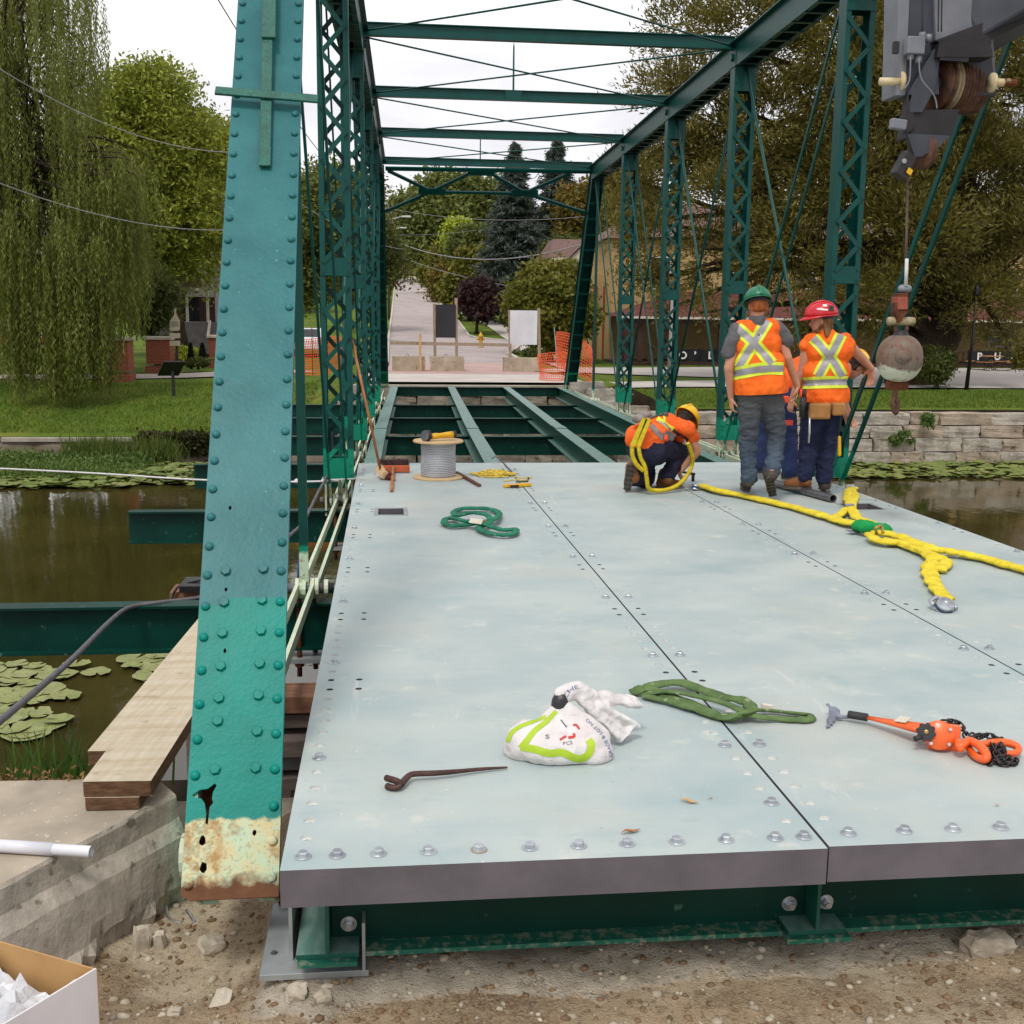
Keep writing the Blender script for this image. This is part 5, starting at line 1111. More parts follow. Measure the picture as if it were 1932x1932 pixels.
for o_, th_, w_ in ((-.042, .016, .118), (-.098, .016, .112)): mb = MB(); mb.box(bc+axk*o_+d2*.022, (w_, th_, .104), qm); mb.build('side_plate', 'hoist_orange', t, bevel=.012)
mb = MB(); mb.box(bc+d2*.03-axk*.07, (.085, .045, .075), qm); mb.build('chain_guide', 'tool_black', t, bevel=.006)
kc = hp(1746, 1382, .066)+axk*.02; mb = MB(); pr_ = []
for i in range(48): a = 2*PI*i/48; r = .033+.003*(1 if (i//3) % 2 else -1); pr_.append(r)
u_ = axk.orthogonal().normalized(); w2 = axk.cross(u_); n = 48
for z in (-.012, .014): mb.v += [tuple(kc+axk*z+(u_*math.cos(2*PI*i/n)+w2*math.sin(2*PI*i/n))*pr_[i]) for i in range(n)]
mb.f = [(i, (i+1) % n, n+(i+1) % n, n+i) for i in range(n)]+[tuple(range(n, 2*n)), tuple(range(n-1, -1, -1))]; mb.mi = [0]*len(mb.f); mb.build('hand_knob', 'tool_black', t, bevel=.002)
mb = MB(); mb.lathe([(.008, .014), (.008, .020), (.004, .021)], kc, 10, axis=axk); mb.build('knob_screw', 'brass', t); mb = MB(); mb.tube([kc+Vector((-.02, -.01, -.015)), kc+Vector((-.05, -.015, -.02))], [.009, .011], 8); mb.build('selector', 'tool_black', t, True)
for q in ((.044, .0), (-.044, .012), (0, .046), (.01, -.046)): mb = MB(); mb.lathe([(.0075, 0), (.0065, .006)], bc+axk*.014+u_*q[0]+w2*q[1], 8, axis=axk); mb.build('nut', 'zinc', t)
def hook(pts, r, nm='hook'): mb = MB(); P = spline([hp(*q) for q in pts], 5); mb.tube(P, [r*(1.1-.55*abs(i/(len(P)-1)-.45)) for i in range(len(P))], 10); return mb.build(nm, 'hoist_orange', t, True)
hook([(1805, 1408, .045), (1815, 1407, .05), (1828, 1398, .058), (1848, 1408, .05), (1861, 1424, .035), (1858, 1433, .022), (1842, 1428, .018), (1830, 1415, .02), (1825, 1408, .025)], .0155); hook([(1822, 1400, .045), (1850, 1405, .045), (1872, 1402, .045), (1900, 1402, .045), (1920, 1410, .035), (1918, 1420, .028), (1895, 1423, .024)], .0145)
mb = MB(); mb.capsule(hp(1808, 1402, .05), hp(1812, 1412, .04), .017, .016); mb.build('swivel', 'hoist_orange', t, True)
mb = MB(); mb.tube([Vector((math.cos(a)*.0095+(.0085 if math.cos(a) > 0 else -.0085), math.sin(a)*.0105, 0)) for a in [2*PI*i/16 for i in range(16)]], .0042, 6, closed=True); lk_ = mb.mesh('chain_link', smooth=True, mats=('chain_steel',))
rr = random.Random(9)
def chain(path, n0=0):
 P = spline([hp(*q) for q in path], 12); tot = [0.]
 for a, b in zip(P[:-1], P[1:]): tot.append(tot[-1]+(b-a).length)
 k = int(tot[-1]/.0235)
 for i in range(k):
  u = (i+.5)*.0235; j = min(int(np.searchsorted(tot, u))-1, len(P)-2); p = P[j].lerp(P[j+1], (u-tot[j])/max(tot[j+1]-tot[j], 1e-6)); d = (P[j+1]-P[j]).normalized(); R_ = d.to_track_quat('X', 'Z').to_matrix() @ Matrix.Rotation((PI/4 if i % 2 else -PI/4)+rr.uniform(-.25, .25), 3, 'X'); put('chain_link', lk_, p, t, R_)
chain([(1778, 1362, .075), (1792, 1362, .08), (1806, 1365, .07), (1818, 1378, .05), (1826, 1392, .03), (1838, 1386, .03)]); chain([(1835, 1392, .03), (1862, 1388, .03), (1888, 1396, .025), (1880, 1408, .03), (1870, 1418, .03), (1858, 1430, .012), (1880, 1438, .012), (1905, 1442, .010), (1916, 1436, .01), (1900, 1430, .012), (1884, 1426, .03), (1876, 1412, .045), (1868, 1400, .04), (1885, 1405, .045), (1892, 1418, .04), (1878, 1430, .02), (1890, 1436, .02), (1900, 1424, .014), (1850, 1424, .01), (1862, 1436, .010), (1872, 1444, .010)])
# grey rag at the grip
mb = MB(); mb.capsule(hp(1575, 1340, .03), hp(1566, 1366, .008), .022, .012, 10, .5); mb.capsule(hp(1575, 1338, .04), hp(1584, 1352, .02), .018, .012, 10, .6); mb.capsule(hp(1584, 1352, .02), hp(1598, 1352, .02), .01, .012, 10, .8); mb.capsule(hp(1562, 1330, .05), hp(1574, 1345, .03), .008, .014, 8, .7); mb.capsule(hp(1566, 1364, .01), hp(1560, 1374, .006), .01, .005, 8, .6)
me = remesh(mb, .005, 2, [(.008, 40, (1, 1, 1))], 5)
for v in me.vertices: v.co.z = max(v.co.z, zdeck(v.co.y)+.002)
tag(addmesh('grey_rag', me, 'rag_grey'), 'crumpled grey rag at the black grip of the lever hoist', 'rag')
# leaves
for px, py, m, a_, lab, s_ in ((1190, 1572, 'dry_leaf', .3, 'curled brown leaf near the front row of deck bolts', .036), (1300, 1515, 'leaf_tan', -.5, 'narrow tan leaf lying on the deck before the seam', .034), (1340, 1508, 'leaf_tan', .4, 'tiny tan twig beside the narrow leaf', .012), (1880, 1522, 'leaf_tan', .2, 'small tan leaf right of the seam', .012)):
 c = dk(px, py); mb = MB(); n = 9; R_ = Matrix.Rotation(a_, 3, 'Z')
 for i in range(n):
  x = (i/(n-1)-.5)*2*s_; w_ = s_*.26*math.sin(PI*min(.97, max(.03, i/(n-1))))
  for s2 in (-1, 0, 1): q = R_ @ Vector((x, s2*w_, 0)); mb.v.append((c.x+q.x, c.y+q.y, c.z+.003+abs(s2)*w_*.6+.004*math.sin(i*.9)+.003))
 for i in range(n-1):
  for j in (0, 1): q = i*3+j; mb.f.append((q, q+1, q+4, q+3)); mb.mi.append(0)
 tag(mb.build('fallen_leaf', m, None, True), lab, 'leaf')
# ------------------------------------------------------------------ ropes and cables beside the deck
mb = MB(); mb.tube(spline([aty(-30, 1385, 4.3), aty(60, 1310, 4.9), aty(140, 1240, 5.9), aty(210, 1170, 7.2), aty(245, 1146, 7.75), aty(300, 1137, 7.9), aty(375, 1128, 8.1), aty(440, 1110, 8.4), aty(545, 1012, 9.6), aty(572, 985, 10.2), aty(600, 930, 11.2), aty(618, 895, 11.9), aty(626, 850, 12.0), aty(625, 815, 12.0)], 8), .0155, 8); tag(mb.build('power_cable', 'cord_grey', None, True), 'thick grey cable slung past the end post over the floor beam', 'cable')
t = thing('safety_rope', 'white rope stretched from the left bank to a lattice post', 'rope', aty(620, 902, 11.8)); mb = MB(); mb.tube(spline([aty(-40, 882, 14.5), aty(180, 893, 13.2), aty(370, 905, 12.4), aty(540, 909, 11.95), aty(640, 907, 11.78)], 8), .011, 6); mb.build('line', 'rope_white', t, True)
mb = MB(); yy = NY[2]; xx = XT(-1, yy); zz = aty(640, 905, yy).z; mb.tube([Vector((xx-.17, yy-.03, zz)), Vector((xx+.17, yy-.03, zz+.01)), Vector((xx+.17, yy+.23, zz)), Vector((xx-.17, yy+.23, zz-.01))], .01, 6, closed=True); mb.build('loop', 'rope_white', t, True); mb = MB(); mb.ball(aty(560, 908, 11.95), .03, 8); mb.build('knot', 'rope_white', t, True)
mb = MB(); mb.tube([aty(570, 985, 8.3), aty(566, 1040, 8.1), aty(562, 1090, 7.9)], .008, 6); tag(mb.build('blue_cord', 'rope_blue', None, True), 'thin blue cord hanging to the first pin of the left truss', 'cord')
# timber cribbing under the deck edge and stack behind the end post
G = 'timber cribbing under the bridge'
for i, (z, y, h, m, lab) in enumerate(((-.50, 6.3, .10, 'crib_brown', 'topmost brown timber of the crib under the deck edge'), (-.62, 6.3, .08, 'crib_grey', 'second timber of the crib under the deck edge'), (-.74, 6.25, .10, 'crib_grey', 'third timber of the crib, greyed, under the deck edge'), (-.86, 6.3, .09, 'galvanised', 'pale steel plate laid in the crib under the deck edge'), (-.98, 6.3, .12, 'crib_grey', 'lowest timber of the crib under the deck edge'))):
 mb = MB(); mb.box((-.1, y+.04*(i % 2), z-h/2), (1.3, .25, h)); tag(mb.build('crib_timber', m, None, bevel=.006), lab, 'timber', G)
mb = MB(); mb.box((.05, 6.3, -1.9), (1.2, .5, 1.7)); tag(mb.build('crib_pier', 'dark_soil'), 'dark pier below the timber crib', 'pier')
c = aty(352, 1125, 9.6)
for i, (dz, m, lab) in enumerate(((.0, 'crib_brown', 'upper tan board of the stack behind the end post'), (-.12, 'pale_wood', 'pale board of the stack behind the end post'), (-.26, 'crib_brown', 'lower board of the stack behind the end post'))):
 mb = MB(); mb.box(c+Vector((.12, .1, dz)), (.5, .3, .10)); tag(mb.build('stack_board', m, None, bevel=.006), lab, 'board', 'boards stacked behind the end post')
mb = MB(); mb.tube(spline([c+Vector((-.16, -.08, -.4)), c+Vector((-.10, -.08, .02)), c+Vector((.02, -.05, .13)), c+Vector((.3, 0, .15))], 5), [.012]*16, 6); mb.box(c+Vector((.2, .0, .10)), (.46, .34, .06)); tag(mb.build('black_tarp', 'tarp_black', None, bevel=.02), 'black tarpaulin over the boards behind the end post', 'tarpaulin')
mb = MB(); mb.box(c+Vector((.15, .15, -1.2)), (.4, .3, 1.7)); tag(mb.build('timber_pile', 'crib_grey'), 'timber pile standing in the water behind the end post', 'pile')
# ================================================================== workers
def people_mats():
 mat('skin', S(206, 150, 122), S(190, 132, 106), 12, .55, 0, .1, 120, .001, .4); mat('vest_orange', S(255, 118, 40), S(240, 100, 32), 7, .8, 0, .9, 15, .018, .2); mat('shirt_orange', S(250, 112, 48), S(232, 94, 38), 7, .85, 0, .9, 17, .016, .2)
 mat('lime_tape', S(222, 236, 66), S(208, 224, 54), 10, .6, 0, 0); mat('silver_tape', S(166, 162, 166), S(150, 146, 150), 10, .4, .1, 0); mat('tee_grey', S(104, 102, 104), S(88, 86, 88), 8, .9, 0, .5, 26, .008, .2)
 k = NT('jeans_faded'); f = k.ramp(k.noise(5, 5), [(.36, 0.0), (.64, 1.0)]); q = k.xyz(k.pos()); up = k.step(q[2], .62, .5); c = k.mix(f, S(78, 92, 106), S(58, 70, 84)); c = k.mix(k.math('MULTIPLY', up, .75), c, S(86, 82, 78)); k.pbr(c, .9, 0, k.bump(k.math('ADD', k.noise(22, 4, sc3=(1, 1, 2)), k.math('MULTIPLY', k.noise(160, 2), .3)), .7, .012), .2)
 mat('jeans_dark', S(44, 50, 78), S(32, 36, 60), 6, .9, 0, .6, 24, .01, .2, speck=(S(96, 100, 124), 60, .70)); mat('jeans_blue', S(46, 58, 96), S(34, 44, 76), 6, .9, 0, .6, 24, .01, .2); mat('navy_pants', S(46, 46, 66), S(34, 34, 52), 6, .9, 0, .6, 24, .01, .2)
 mat('boot_brown', S(150, 98, 58), S(118, 76, 46), 10, .8, 0, .3, 60, .004, .3); mat('boot_dark', S(92, 80, 74), S(66, 58, 54), 10, .8, 0, .3, 60, .004, .3); mat('sole_grey', S(120, 112, 104), S(94, 88, 82), 12, .9, 0, .4, 50, .006, .2)
 mat('helmet_green', S(28, 120, 84), S(24, 106, 74), 5, .35, 0, .05, speck=(S(160, 200, 184), 60, .72)); mat('helmet_red', S(214, 44, 56), S(200, 36, 48), 4, .3, 0, .05); mat('helmet_yellow', S(250, 196, 24), S(236, 178, 16), 4, .32, 0, .05); mat('helmet_strap', S(30, 29, 30), S(60, 56, 50), 30, .6, 0, 0)
 mat('hair_ginger', S(166, 92, 46), S(126, 66, 34), 40, .7, 0, .8, 120, .004, .3, sc3=(1, 1, .3)); mat('hair_brown', S(150, 104, 66), S(104, 70, 44), 40, .7, 0, .8, 120, .004, .3, sc3=(1, 1, .3)); mat('hair_dark', S(60, 42, 34), S(40, 30, 26), 40, .7, 0, .6, 120, .004, .3)
 mat('leather_tan', S(178, 128, 76), S(148, 104, 60), 8, .7, 0, .4, 50, .004, .3); mat('harness_yellow', S(222, 200, 50), S(198, 174, 40), 20, .8, 0, .6, 120, .004, .25); mat('harness_grey', S(150, 140, 134), S(120, 112, 106), 20, .8, 0, .2); mat('hivis_tag', S(255, 92, 50), S(240, 80, 44), 9, .6, 0, 0); mat('eye_white', S(230, 226, 220), S(220, 216, 210), 3, .3, 0, 0); mat('eye_dark', S(40, 30, 24), S(30, 24, 20), 3, .2, 0, 0)
people_mats()
def ZP(x, y, Y): return aty(1132+.27341*x, 513.2+.27341*y, Y)     # joints measured in an enlarged crop of the photograph
def hand(mb, wrist, d, palm_n, size=1.0, curl=.55, thumb=1):
 d = Vector(d).normalized(); n = Vector(palm_n); n = (n-d*n.dot(d)).normalized(); s = d.cross(n).normalized()*thumb; w_ = Vector(wrist); k = size
 pc = w_+d*.05*k
 for o_ in (-.026, -.009, .009, .026): mb.capsule(w_+d*.012+s*o_*.6*k, w_+d*.088*k+s*o_*k, .015*k, .0125*k, 8)
 for o_, l in ((-.030, .062), (-.010, .074), (.010, .078), (.029, .070)):
  a = w_+d*.09*k+s*o_*k; c1 = d.lerp(n, curl*.55).normalized(); b = a+c1*l*.45*k; c2 = d.lerp(n, min(1, curl*1.15)).normalized(); c_ = b+c2*l*.33*k; c3 = (d*(1-curl*1.3)+n*curl*1.5).normalized(); e = c_+c3*l*.26*k
  mb.capsule(a, b, .0098*k, .0092*k, 8); mb.capsule(b, c_, .0092*k, .0085*k, 8); mb.capsule(c_, e, .0085*k, .0072*k, 8)
 a = w_+d*.025*k+s*.030*k; b = a+(d*.6+s*.55+n*.35).normalized()*.04*k; e = b+(d*.85+s*.12+n*.5).normalized()*.036*k; mb.capsule(a, b, .013*k, .011*k, 8); mb.capsule(b, e, .011*k, .0085*k, 8)
def head(mb, c, fwd, up, face=True):
 f = Vector(fwd).normalized(); u = Vector(up); u = (u-f*u.dot(f)).normalized(); s = f.cross(u); R = Matrix((s, f, u)).transposed(); c = Vector(c)
 mb.ball(c+u*.025, .1, 20, squash=(.78, .97, .98), rot=R); mb.ball(c+f*.03-u*.045, .075, 16, squash=(.82, .9, 1.0), rot=R); mb.capsule(c+f*.062-u*.095, c+f*.05-u*.085, .03, .034, 10)
 mb.capsule(c+f*.088+u*.012, c+f*.108-u*.026, .011, .0155, 8); mb.capsule(c+f*.086+u*.026-s*.035, c+f*.086+u*.026+s*.035, .012, .012, 8); mb.capsule(c+f*.088-u*.055-s*.018, c+f*.088-u*.055+s*.018, .0105, .0105, 8)
 for e in (-1, 1): mb.ball(c+s*e*.078-f*.006-u*.012, .03, 10, squash=(.35, .7, 1.05), rot=R); mb.ball(c+s*e*.04+f*.06-u*.02, .03, 8, rot=R)
 return f, u, s, R
def helmet(parent, c, fwd, up, m, backward=False):
 f = Vector(fwd).normalized(); u = Vector(up); u = (u-f*u.dot(f)).normalized(); s = f.cross(u); R = Matrix((s, f, u)).transposed(); c = Vector(c)+u*.045
 mb = MB(); n = 28; k = 8; th0 = PI/2
 for i in range(k+1):
  t = th0*i/k
  for j in range(n): a = 2*PI*j/n; ridge = 1+.025*max(0, math.cos(a*2))*0; mb.v.append(tuple(c+R @ Vector((math.cos(a)*.122*math.cos(t), math.sin(a)*.148*math.cos(t), .125*math.sin(t)+.004))))
 mb.f = [(i*n+j, i*n+(j+1) % n, (i+1)*n+(j+1) % n, (i+1)*n+j) for i in range(k) for j in range(n)]; mb.mi = [0]*len(mb.f); sh = mb.build('helmet', m, parent, True); sh['label'] = 'hard hat'; so = sh.modifiers.new('s', 'SOLIDIFY'); so.thickness = .005; so.offset = -1
 mb = MB(); pr = []
 for j in range(n+1):
  a = 2*PI*j/n; ext = .012+.055*max(0, math.sin(a))**1.5; dp = -.004-.022*max(0, math.sin(a))
  mb.v.append(tuple(c+R @ Vector((math.cos(a)*.121, math.sin(a)*.147, .006)))); mb.v.append(tuple(c+R @ Vector((math.cos(a)*(.121+ext*.7), math.sin(a)*(.147+ext), dp))))
 mb.f = [(2*j, 2*j+2, 2*j+3, 2*j+1) for j in range(n)]; mb.mi = [0]*n; b = mb.build('brim', m, sh, True); so = b.modifiers.new('s', 'SOLIDIFY'); so.thickness = .005
 mb = MB(); mb.tube([c+R @ Vector((.012*q, .146*math.cos(PI/2*p)*1.0, .128*math.sin(PI/2*p)+.006)) for q in (0,) for p in [x/10 for x in range(0, 11)]]+[c+R @ Vector((0, -.146*math.cos(PI/2*p), .128*math.sin(PI/2*p)+.006)) for p in [1-x/10 for x in range(1, 11)]], .011, 6); mb.build('ridge', m, sh, True)
 mb = MB()
 for j in range(13): a = PI+PI*j/12; mb.v += [tuple(c+R @ Vector((math.cos(a)*.098, math.sin(a)*.118, z))) for z in (-.03, .004)]
 mb.f = [(2*j, 2*j+2, 2*j+3, 2*j+1) for j in range(12)]; mb.mi = [0]*12; mb.build('headband', 'helmet_strap', sh, True)
 return sh
def boot(name, heel, toe, up, parent, m, sole='sole_grey', shin=None):
 h, t_ = Vector(heel), Vector(toe); d = (t_-h).normalized(); u = Vector(up); u = (u-d*u.dot(d)).normalized(); ln = (t_-h).length; mb = MB()
 mb.capsule(h+d*.045+u*.05, h+d*(ln-.05)+u*.045, .047, .043, 12, .95, up=u); mb.capsule(h+d*.06+u*.08, h+d*.075+u*.15, .052, .055, 12); mb.capsule(h+d*.06+u*.07, h+d*ln*.6+u*.06, .05, .044, 12)
 if shin is not None: mb.capsule(h+d*.07+u*.11, Vector(shin), .055, .058, 12)
 b = addmesh(name, remesh(mb, .010, 3), m, parent)
 mb = MB(); s = d.cross(u); o = []; n = 20
 for i in range(n):
  a = 2*PI*i/n; x = math.cos(a); y = math.sin(a); wd = .047 if x > 0 else .04; o.append(h+d*(ln*.5+x*ln*.52)+s*(y*wd*(1 if abs(x) < .8 else .9)))
 mb.add([p-u*.004 for p in o]+[p+u*.022 for p in o], [tuple(range(n-1, -1, -1)), tuple(range(n, 2*n))]+[(i, (i+1) % n, n+(i+1) % n, n+i) for i in range(n)]); sl = mb.build('sole', sole, b)
 mb = MB()
 for i in range(6):
  for e in (-1, 1): q = h+d*(ln*(.08+.16*i))+s*e*.02-u*.009; mb.bar(q-s*.015, q+s*.015+d*.012, .022, .012, up=u)
 tag(mb.build('tread', 'helmet_strap', sl), kind='stuff'); return b
WR = [(.010, 9, (1, 1, 1.6)), (.006, 22, (1, 1, 1.8))]
def figure(label, base, J, tone='skin', torso_r=.15, vox=.0085):
 t = thing('person', label, 'person', base); mb = MB(); f, u, s, R = head(mb, J['head'], J['face'], J['headup'])
 mb.capsule(J['neck'], Vector(J['head'])-u*.05, .062, .056, 12); mb.capsule(J['neck'], J['chest'], .064, .095, 14); mb.capsule(J['chest'], J['pelvis'], .10, .095, 14); mb.capsule(J['shL'], J['shR'], .05, .05, 14)
 for a in 'LR':
  mb.capsule(J['sh'+a], J['el'+a], .056, .044, 12); mb.capsule(J['el'+a], J['wr'+a], .045, .030, 12); e = (Vector(J['wr'+a])-Vector(J['el'+a])).normalized(); hd = J.get('hd'+a, e); hand(mb, Vector(J['wr'+a])-e*.005, hd, J['pn'+a], 1.04, J.get('cu'+a, .5), J.get('th'+a, 1))
  mb.capsule(J['pelvis'], J['hp'+a], .09, .08, 12); mb.capsule(J['hp'+a], J['kn'+a], .075, .055, 12); mb.capsule(J['kn'+a], J['an'+a], .058, .042, 12)
 body = addmesh('body', remesh(mb, vox, 4), tone, t); t['_'] = 0; del t['_']
 for e in (-1, 1):
  q = Vector(J['head'])+s*e*.034+f*.079+u*.006; mb = MB(); mb.ball(q, .0125, 10); ey = mb.build('eye', 'eye_white', t, True); mb = MB(); mb.ball(q+f*.0075, .0068, 8); mb.build('iris', 'eye_dark', ey, True)
 return t, body, (f, u, s)
def limb_cloth(name, t, m, segs, vox=.011, sm=4, wr=WR, seed=1):
 mb = MB()
 for q in segs:
  if len(q) == 3 and not isinstance(q[1], (int, float)) and isinstance(q[2], tuple): mb.ball(q[0], 1, 16, squash=q[2])
  else: mb.capsule(q[0], q[1], q[2], q[3], 16, *(q[4:] or ()))
 return addmesh(name, remesh(mb, vox, sm, wr, seed), m, t)
def hair(t, c, f, u, s, m, long_=.0, beard=False):
 mb = MB(); c = Vector(c); R = Matrix((s, f, u)).transposed(); mb.ball(c-f*.020+u*.012, .1, 18, squash=(.82, .90, .90), rot=R); mb.ball(c-f*.05-u*.035, .055, 14, squash=(1.15, .8, .8), rot=R)
 for e in (-1, 1): mb.capsule(c+s*e*.07-f*.03-u*.0, c+s*e*.062-f*.04-u*(.05+long_*.5), .022, .018, 8)
 if long_:
  for i in range(13): a = (i-6)/6; p = c-f*(.075-.05*abs(a))+s*a*.066-u*.03; mb.capsule(p, p-u*long_*(.85+.25*random.random())-f*.01, .024, .018, 8)
 h = addmesh('hair', remesh(mb, .007, 3, [(.006, 60, (1, 1, .35))], 2), m, t)
 if beard:
  mb = MB(); mb.capsule(c+f*.072-u*.10, c+f*.06-u*.11, .028, .03, 10)
  for e in (-1, 1): mb.capsule(c+f*.06-u*.10+s*e*.02, c+s*e*.063-u*.045+f*.0, .026, .016, 10)
  mb.capsule(c+f*.098-u*.046-s*.02, c+f*.098-u*.046+s*.02, .007, .007, 8); addmesh('beard', remesh(mb, .006, 2, [(.003, 80, (1, 1, 1))], 2), m, t)
def stripes(vest, t, lines, wl, wg):
 bv = bvh_of(vest); CV = lambda q: (1132+.27341*q[0], 513.2+.27341*q[1]); o1 = .003
 for i, L_ in enumerate(lines):
  pts = [CV(q) for q in L_]; decal_strip(bv, pts, wl, o1+.0012*i, 'lime_tape', 'lime_stripe', vest, 6, 2.5); decal_strip(bv, pts, wg, o1+.0022+.0012*i, 'silver_tape', 'reflective_stripe', vest, 4, 2.5)

# ------------------------------------------------------------------ worker in the green helmet, seen from behind, walking
Y = 10.1; z_ = lambda x, y, o=0: ZP(x, y, Y+o)
J = dict(head=z_(1090, 232), face=(.12, .96, -.30), headup=(0, .1, 1), neck=z_(1080, 318), chest=z_(1075, 470), pelvis=z_(1105, 845), shL=z_(945, 405), shR=z_(1222, 395), elL=z_(888, 665, -.02), elR=z_(1290, 585, -.02), wrL=z_(905, 868, .06), wrR=z_(1362, 790, .08), pnL=(1, .1, 0), pnR=(-1, .3, 0), thL=1, thR=-1, cuL=.55, cuR=.5, hdL=Vector((.12, .1, -1)), hdR=Vector((.0, .1, -1)), hpL=z_(1030, 880), hpR=z_(1185, 880), knL=z_(1020, 1165, .02), knR=z_(1215, 1150, .03), anL=z_(1030, 1440), anR=z_(1185, 1405, -.12))
W1, body, (f, u, s) = figure('standing worker in a green hard hat, grey tee and orange vest, seen from behind', dk(1435, 935), J)
hair(W1, J['head'], f, u, s, 'hair_ginger'); helmet(W1, J['head'], (.1, .93, -.30), (0, .28, 1), 'helmet_green')
limb_cloth('tee_shirt', W1, 'tee_grey', [(z_(1085, 336), z_(1085, 370), .078, .08), (J['shL'], J['shR'], .068, .068), (J['shL'], z_(886, 555, -.01), .076, .07), (J['shR'], z_(1283, 470, -.01), .078, .074), (J['chest'], z_(1100, 760), .11, .11)], .011, 3, WR, 2)
tr = limb_cloth('trousers', W1, 'jeans_faded', [(z_(1045, 860), z_(1170, 860), .125, .125), (z_(1050, 800), z_(1165, 800), .125, .125), (z_(1040, 890), z_(1022, 1165, .03), .118, .08), (z_(1022, 1160, .03), z_(1028, 1400), .082, .072), (z_(1180, 890), z_(1218, 1150, .04), .12, .084), (z_(1218, 1150, .04), z_(1192, 1365, -.08), .084, .074), (z_(1030, 1385), z_(1030, 1410), .076, .080)], .012, 3, [(.016, 9, (1, 1, 1.9)), (.012, 20, (1, 1, 2.4))], 3)
for px, py in ((1165, 930), (1040, 935)):
 bv = bvh_of(tr); CV = lambda q: (1132+.27341*q[0], 513.2+.27341*q[1]); decal_strip(bv, [CV((px, py-55)), CV((px+3, py+45))], 24, .003, 'jeans_faded', 'pocket', tr, 4, 3)
vest = limb_cloth('safety_vest', W1, 'vest_orange', [(z_(975, 385), z_(1180, 372), .07, .07), (z_(985, 410), z_(1180, 405), .094, .094), (z_(1015, 500), z_(1160, 490), .13, .13), (z_(1025, 640), z_(1155, 640), .155, .155), (z_(1040, 760), z_(1160, 755), .160, .165), (z_(1045, 805), z_(1165, 790), .165, .172)], .011, 4, [(.015, 8, (1, 1, .9)), (.009, 19, (1, 1, .7))], 4)
def clip_below(ob, zcut, par):     # clean hem
 bm = bmesh.new(); bm.from_mesh(ob.data); o = org(par); bmesh.ops.bisect_plane(bm, geom=bm.verts[:]+bm.edges[:]+bm.faces[:], plane_co=zcut[0]-o, plane_no=zcut[1], clear_outer=True); bm.to_mesh(ob.data); bm.free()
clip_below(vest, (z_(1105, 838), Vector((.06, 0, -1))), W1)
stripes(vest, W1, [[(1155, 335), (1085, 450), (1010, 570), (955, 665)], [(945, 385), (1030, 460), (1110, 545), (1185, 635)], [(905, 708), (990, 690), (1090, 672), (1180, 665), (1262, 668)]], 24, 12)
boot('boot', dk(1407, 928)+Vector((.0, -.05, 0)), dk(1407, 928)+Vector((.05, .24, 0)), (0, 0, 1), W1, 'boot_dark', shin=J['anL']); hR = ZP(1165, 1415, Y-.16); boot('boot', hR, hR+Vector((.10, .15, -.20)), Vector((.1, .75, .6)), W1, 'boot_dark', shin=J['anR'])
# ------------------------------------------------------------------ worker in the red helmet, head turned left
Y = 10.45; z2 = lambda x, y, o=0: ZP(x, y, Y+o)
J = dict(head=z2(1530, 335), face=(-.93, .35, -.12), headup=(0, 0, 1), neck=z2(1568, 430), chest=z2(1570, 560), pelvis=z2(1540, 935), shL=z2(1432, 500), shR=z2(1705, 492), elL=z2(1392, 700, .02), elR=z2(1812, 600, .10), wrL=z2(1325, 880, .10), wrR=z2(1876, 668, .12), pnL=(.9, .5, 0), pnR=(-.4, -.3, -.8), thL=1, thR=1, cuL=.75, cuR=.35, hdL=Vector((-.12, .1, -1)), hdR=Vector((.1, .2, -1)), hpL=z2(1465, 960), hpR=z2(1610, 960), knL=z2(1435, 1200, .03), knR=z2(1565, 1200, .03), anL=z2(1420, 1440), anR=z2(1545, 1460))
W2, body, (f, u, s) = figure('worker in a red hard hat with a leather tool belt, looking over his shoulder', dk(1545, 925), J)
hair(W2, J['head'], f, u, s, 'hair_brown', .11, True); hm = helmet(W2, J['head'], (-.95, .30, -.10), (-.12, 0, 1), 'helmet_red')
limb_cloth('trousers', W2, 'jeans_dark', [(z2(1480, 925), z2(1600, 925), .13, .13), (z2(1470, 960), z2(1437, 1200, .03), .118, .09), (z2(1440, 1200, .03), z2(1422, 1400), .088, .076), (z2(1595, 960), z2(1562, 1200, .03), .12, .092), (z2(1565, 1200, .03), z2(1545, 1420), .09, .078)], .012, 3, [(.016, 9, (1, 1, 1.9)), (.012, 20, (1, 1, 2.4))], 5)
vest = limb_cloth('safety_vest', W2, 'vest_orange', [(z2(1455, 480), z2(1690, 472), .075, .075), (z2(1424, 505), z2(1450, 515), .068, .078), (z2(1716, 499), z2(1685, 515), .07, .078), (z2(1490, 560), z2(1660, 550), .125, .125), (z2(1500, 690), z2(1615, 690), .152, .152), (z2(1500, 830), z2(1600, 830), .155, .16), (z2(1500, 870), z2(1600, 870), .158, .162), (z2(1560, 425), z2(1575, 470), .075, .12)], .011, 4, [(.015, 8, (1, 1, .9)), (.009, 19, (1, 1, .7))], 6)
clip_below(vest, (z2(1550, 895), Vector((0, 0, -1))), W2)
stripes(vest, W2, [[(1665, 430), (1615, 530), (1555, 630), (1505, 722)], [(1470, 455), (1540, 530), (1610, 620), (1672, 722)], [(1398, 768), (1480, 764), (1600, 760), (1710, 758)]], 23, 12)
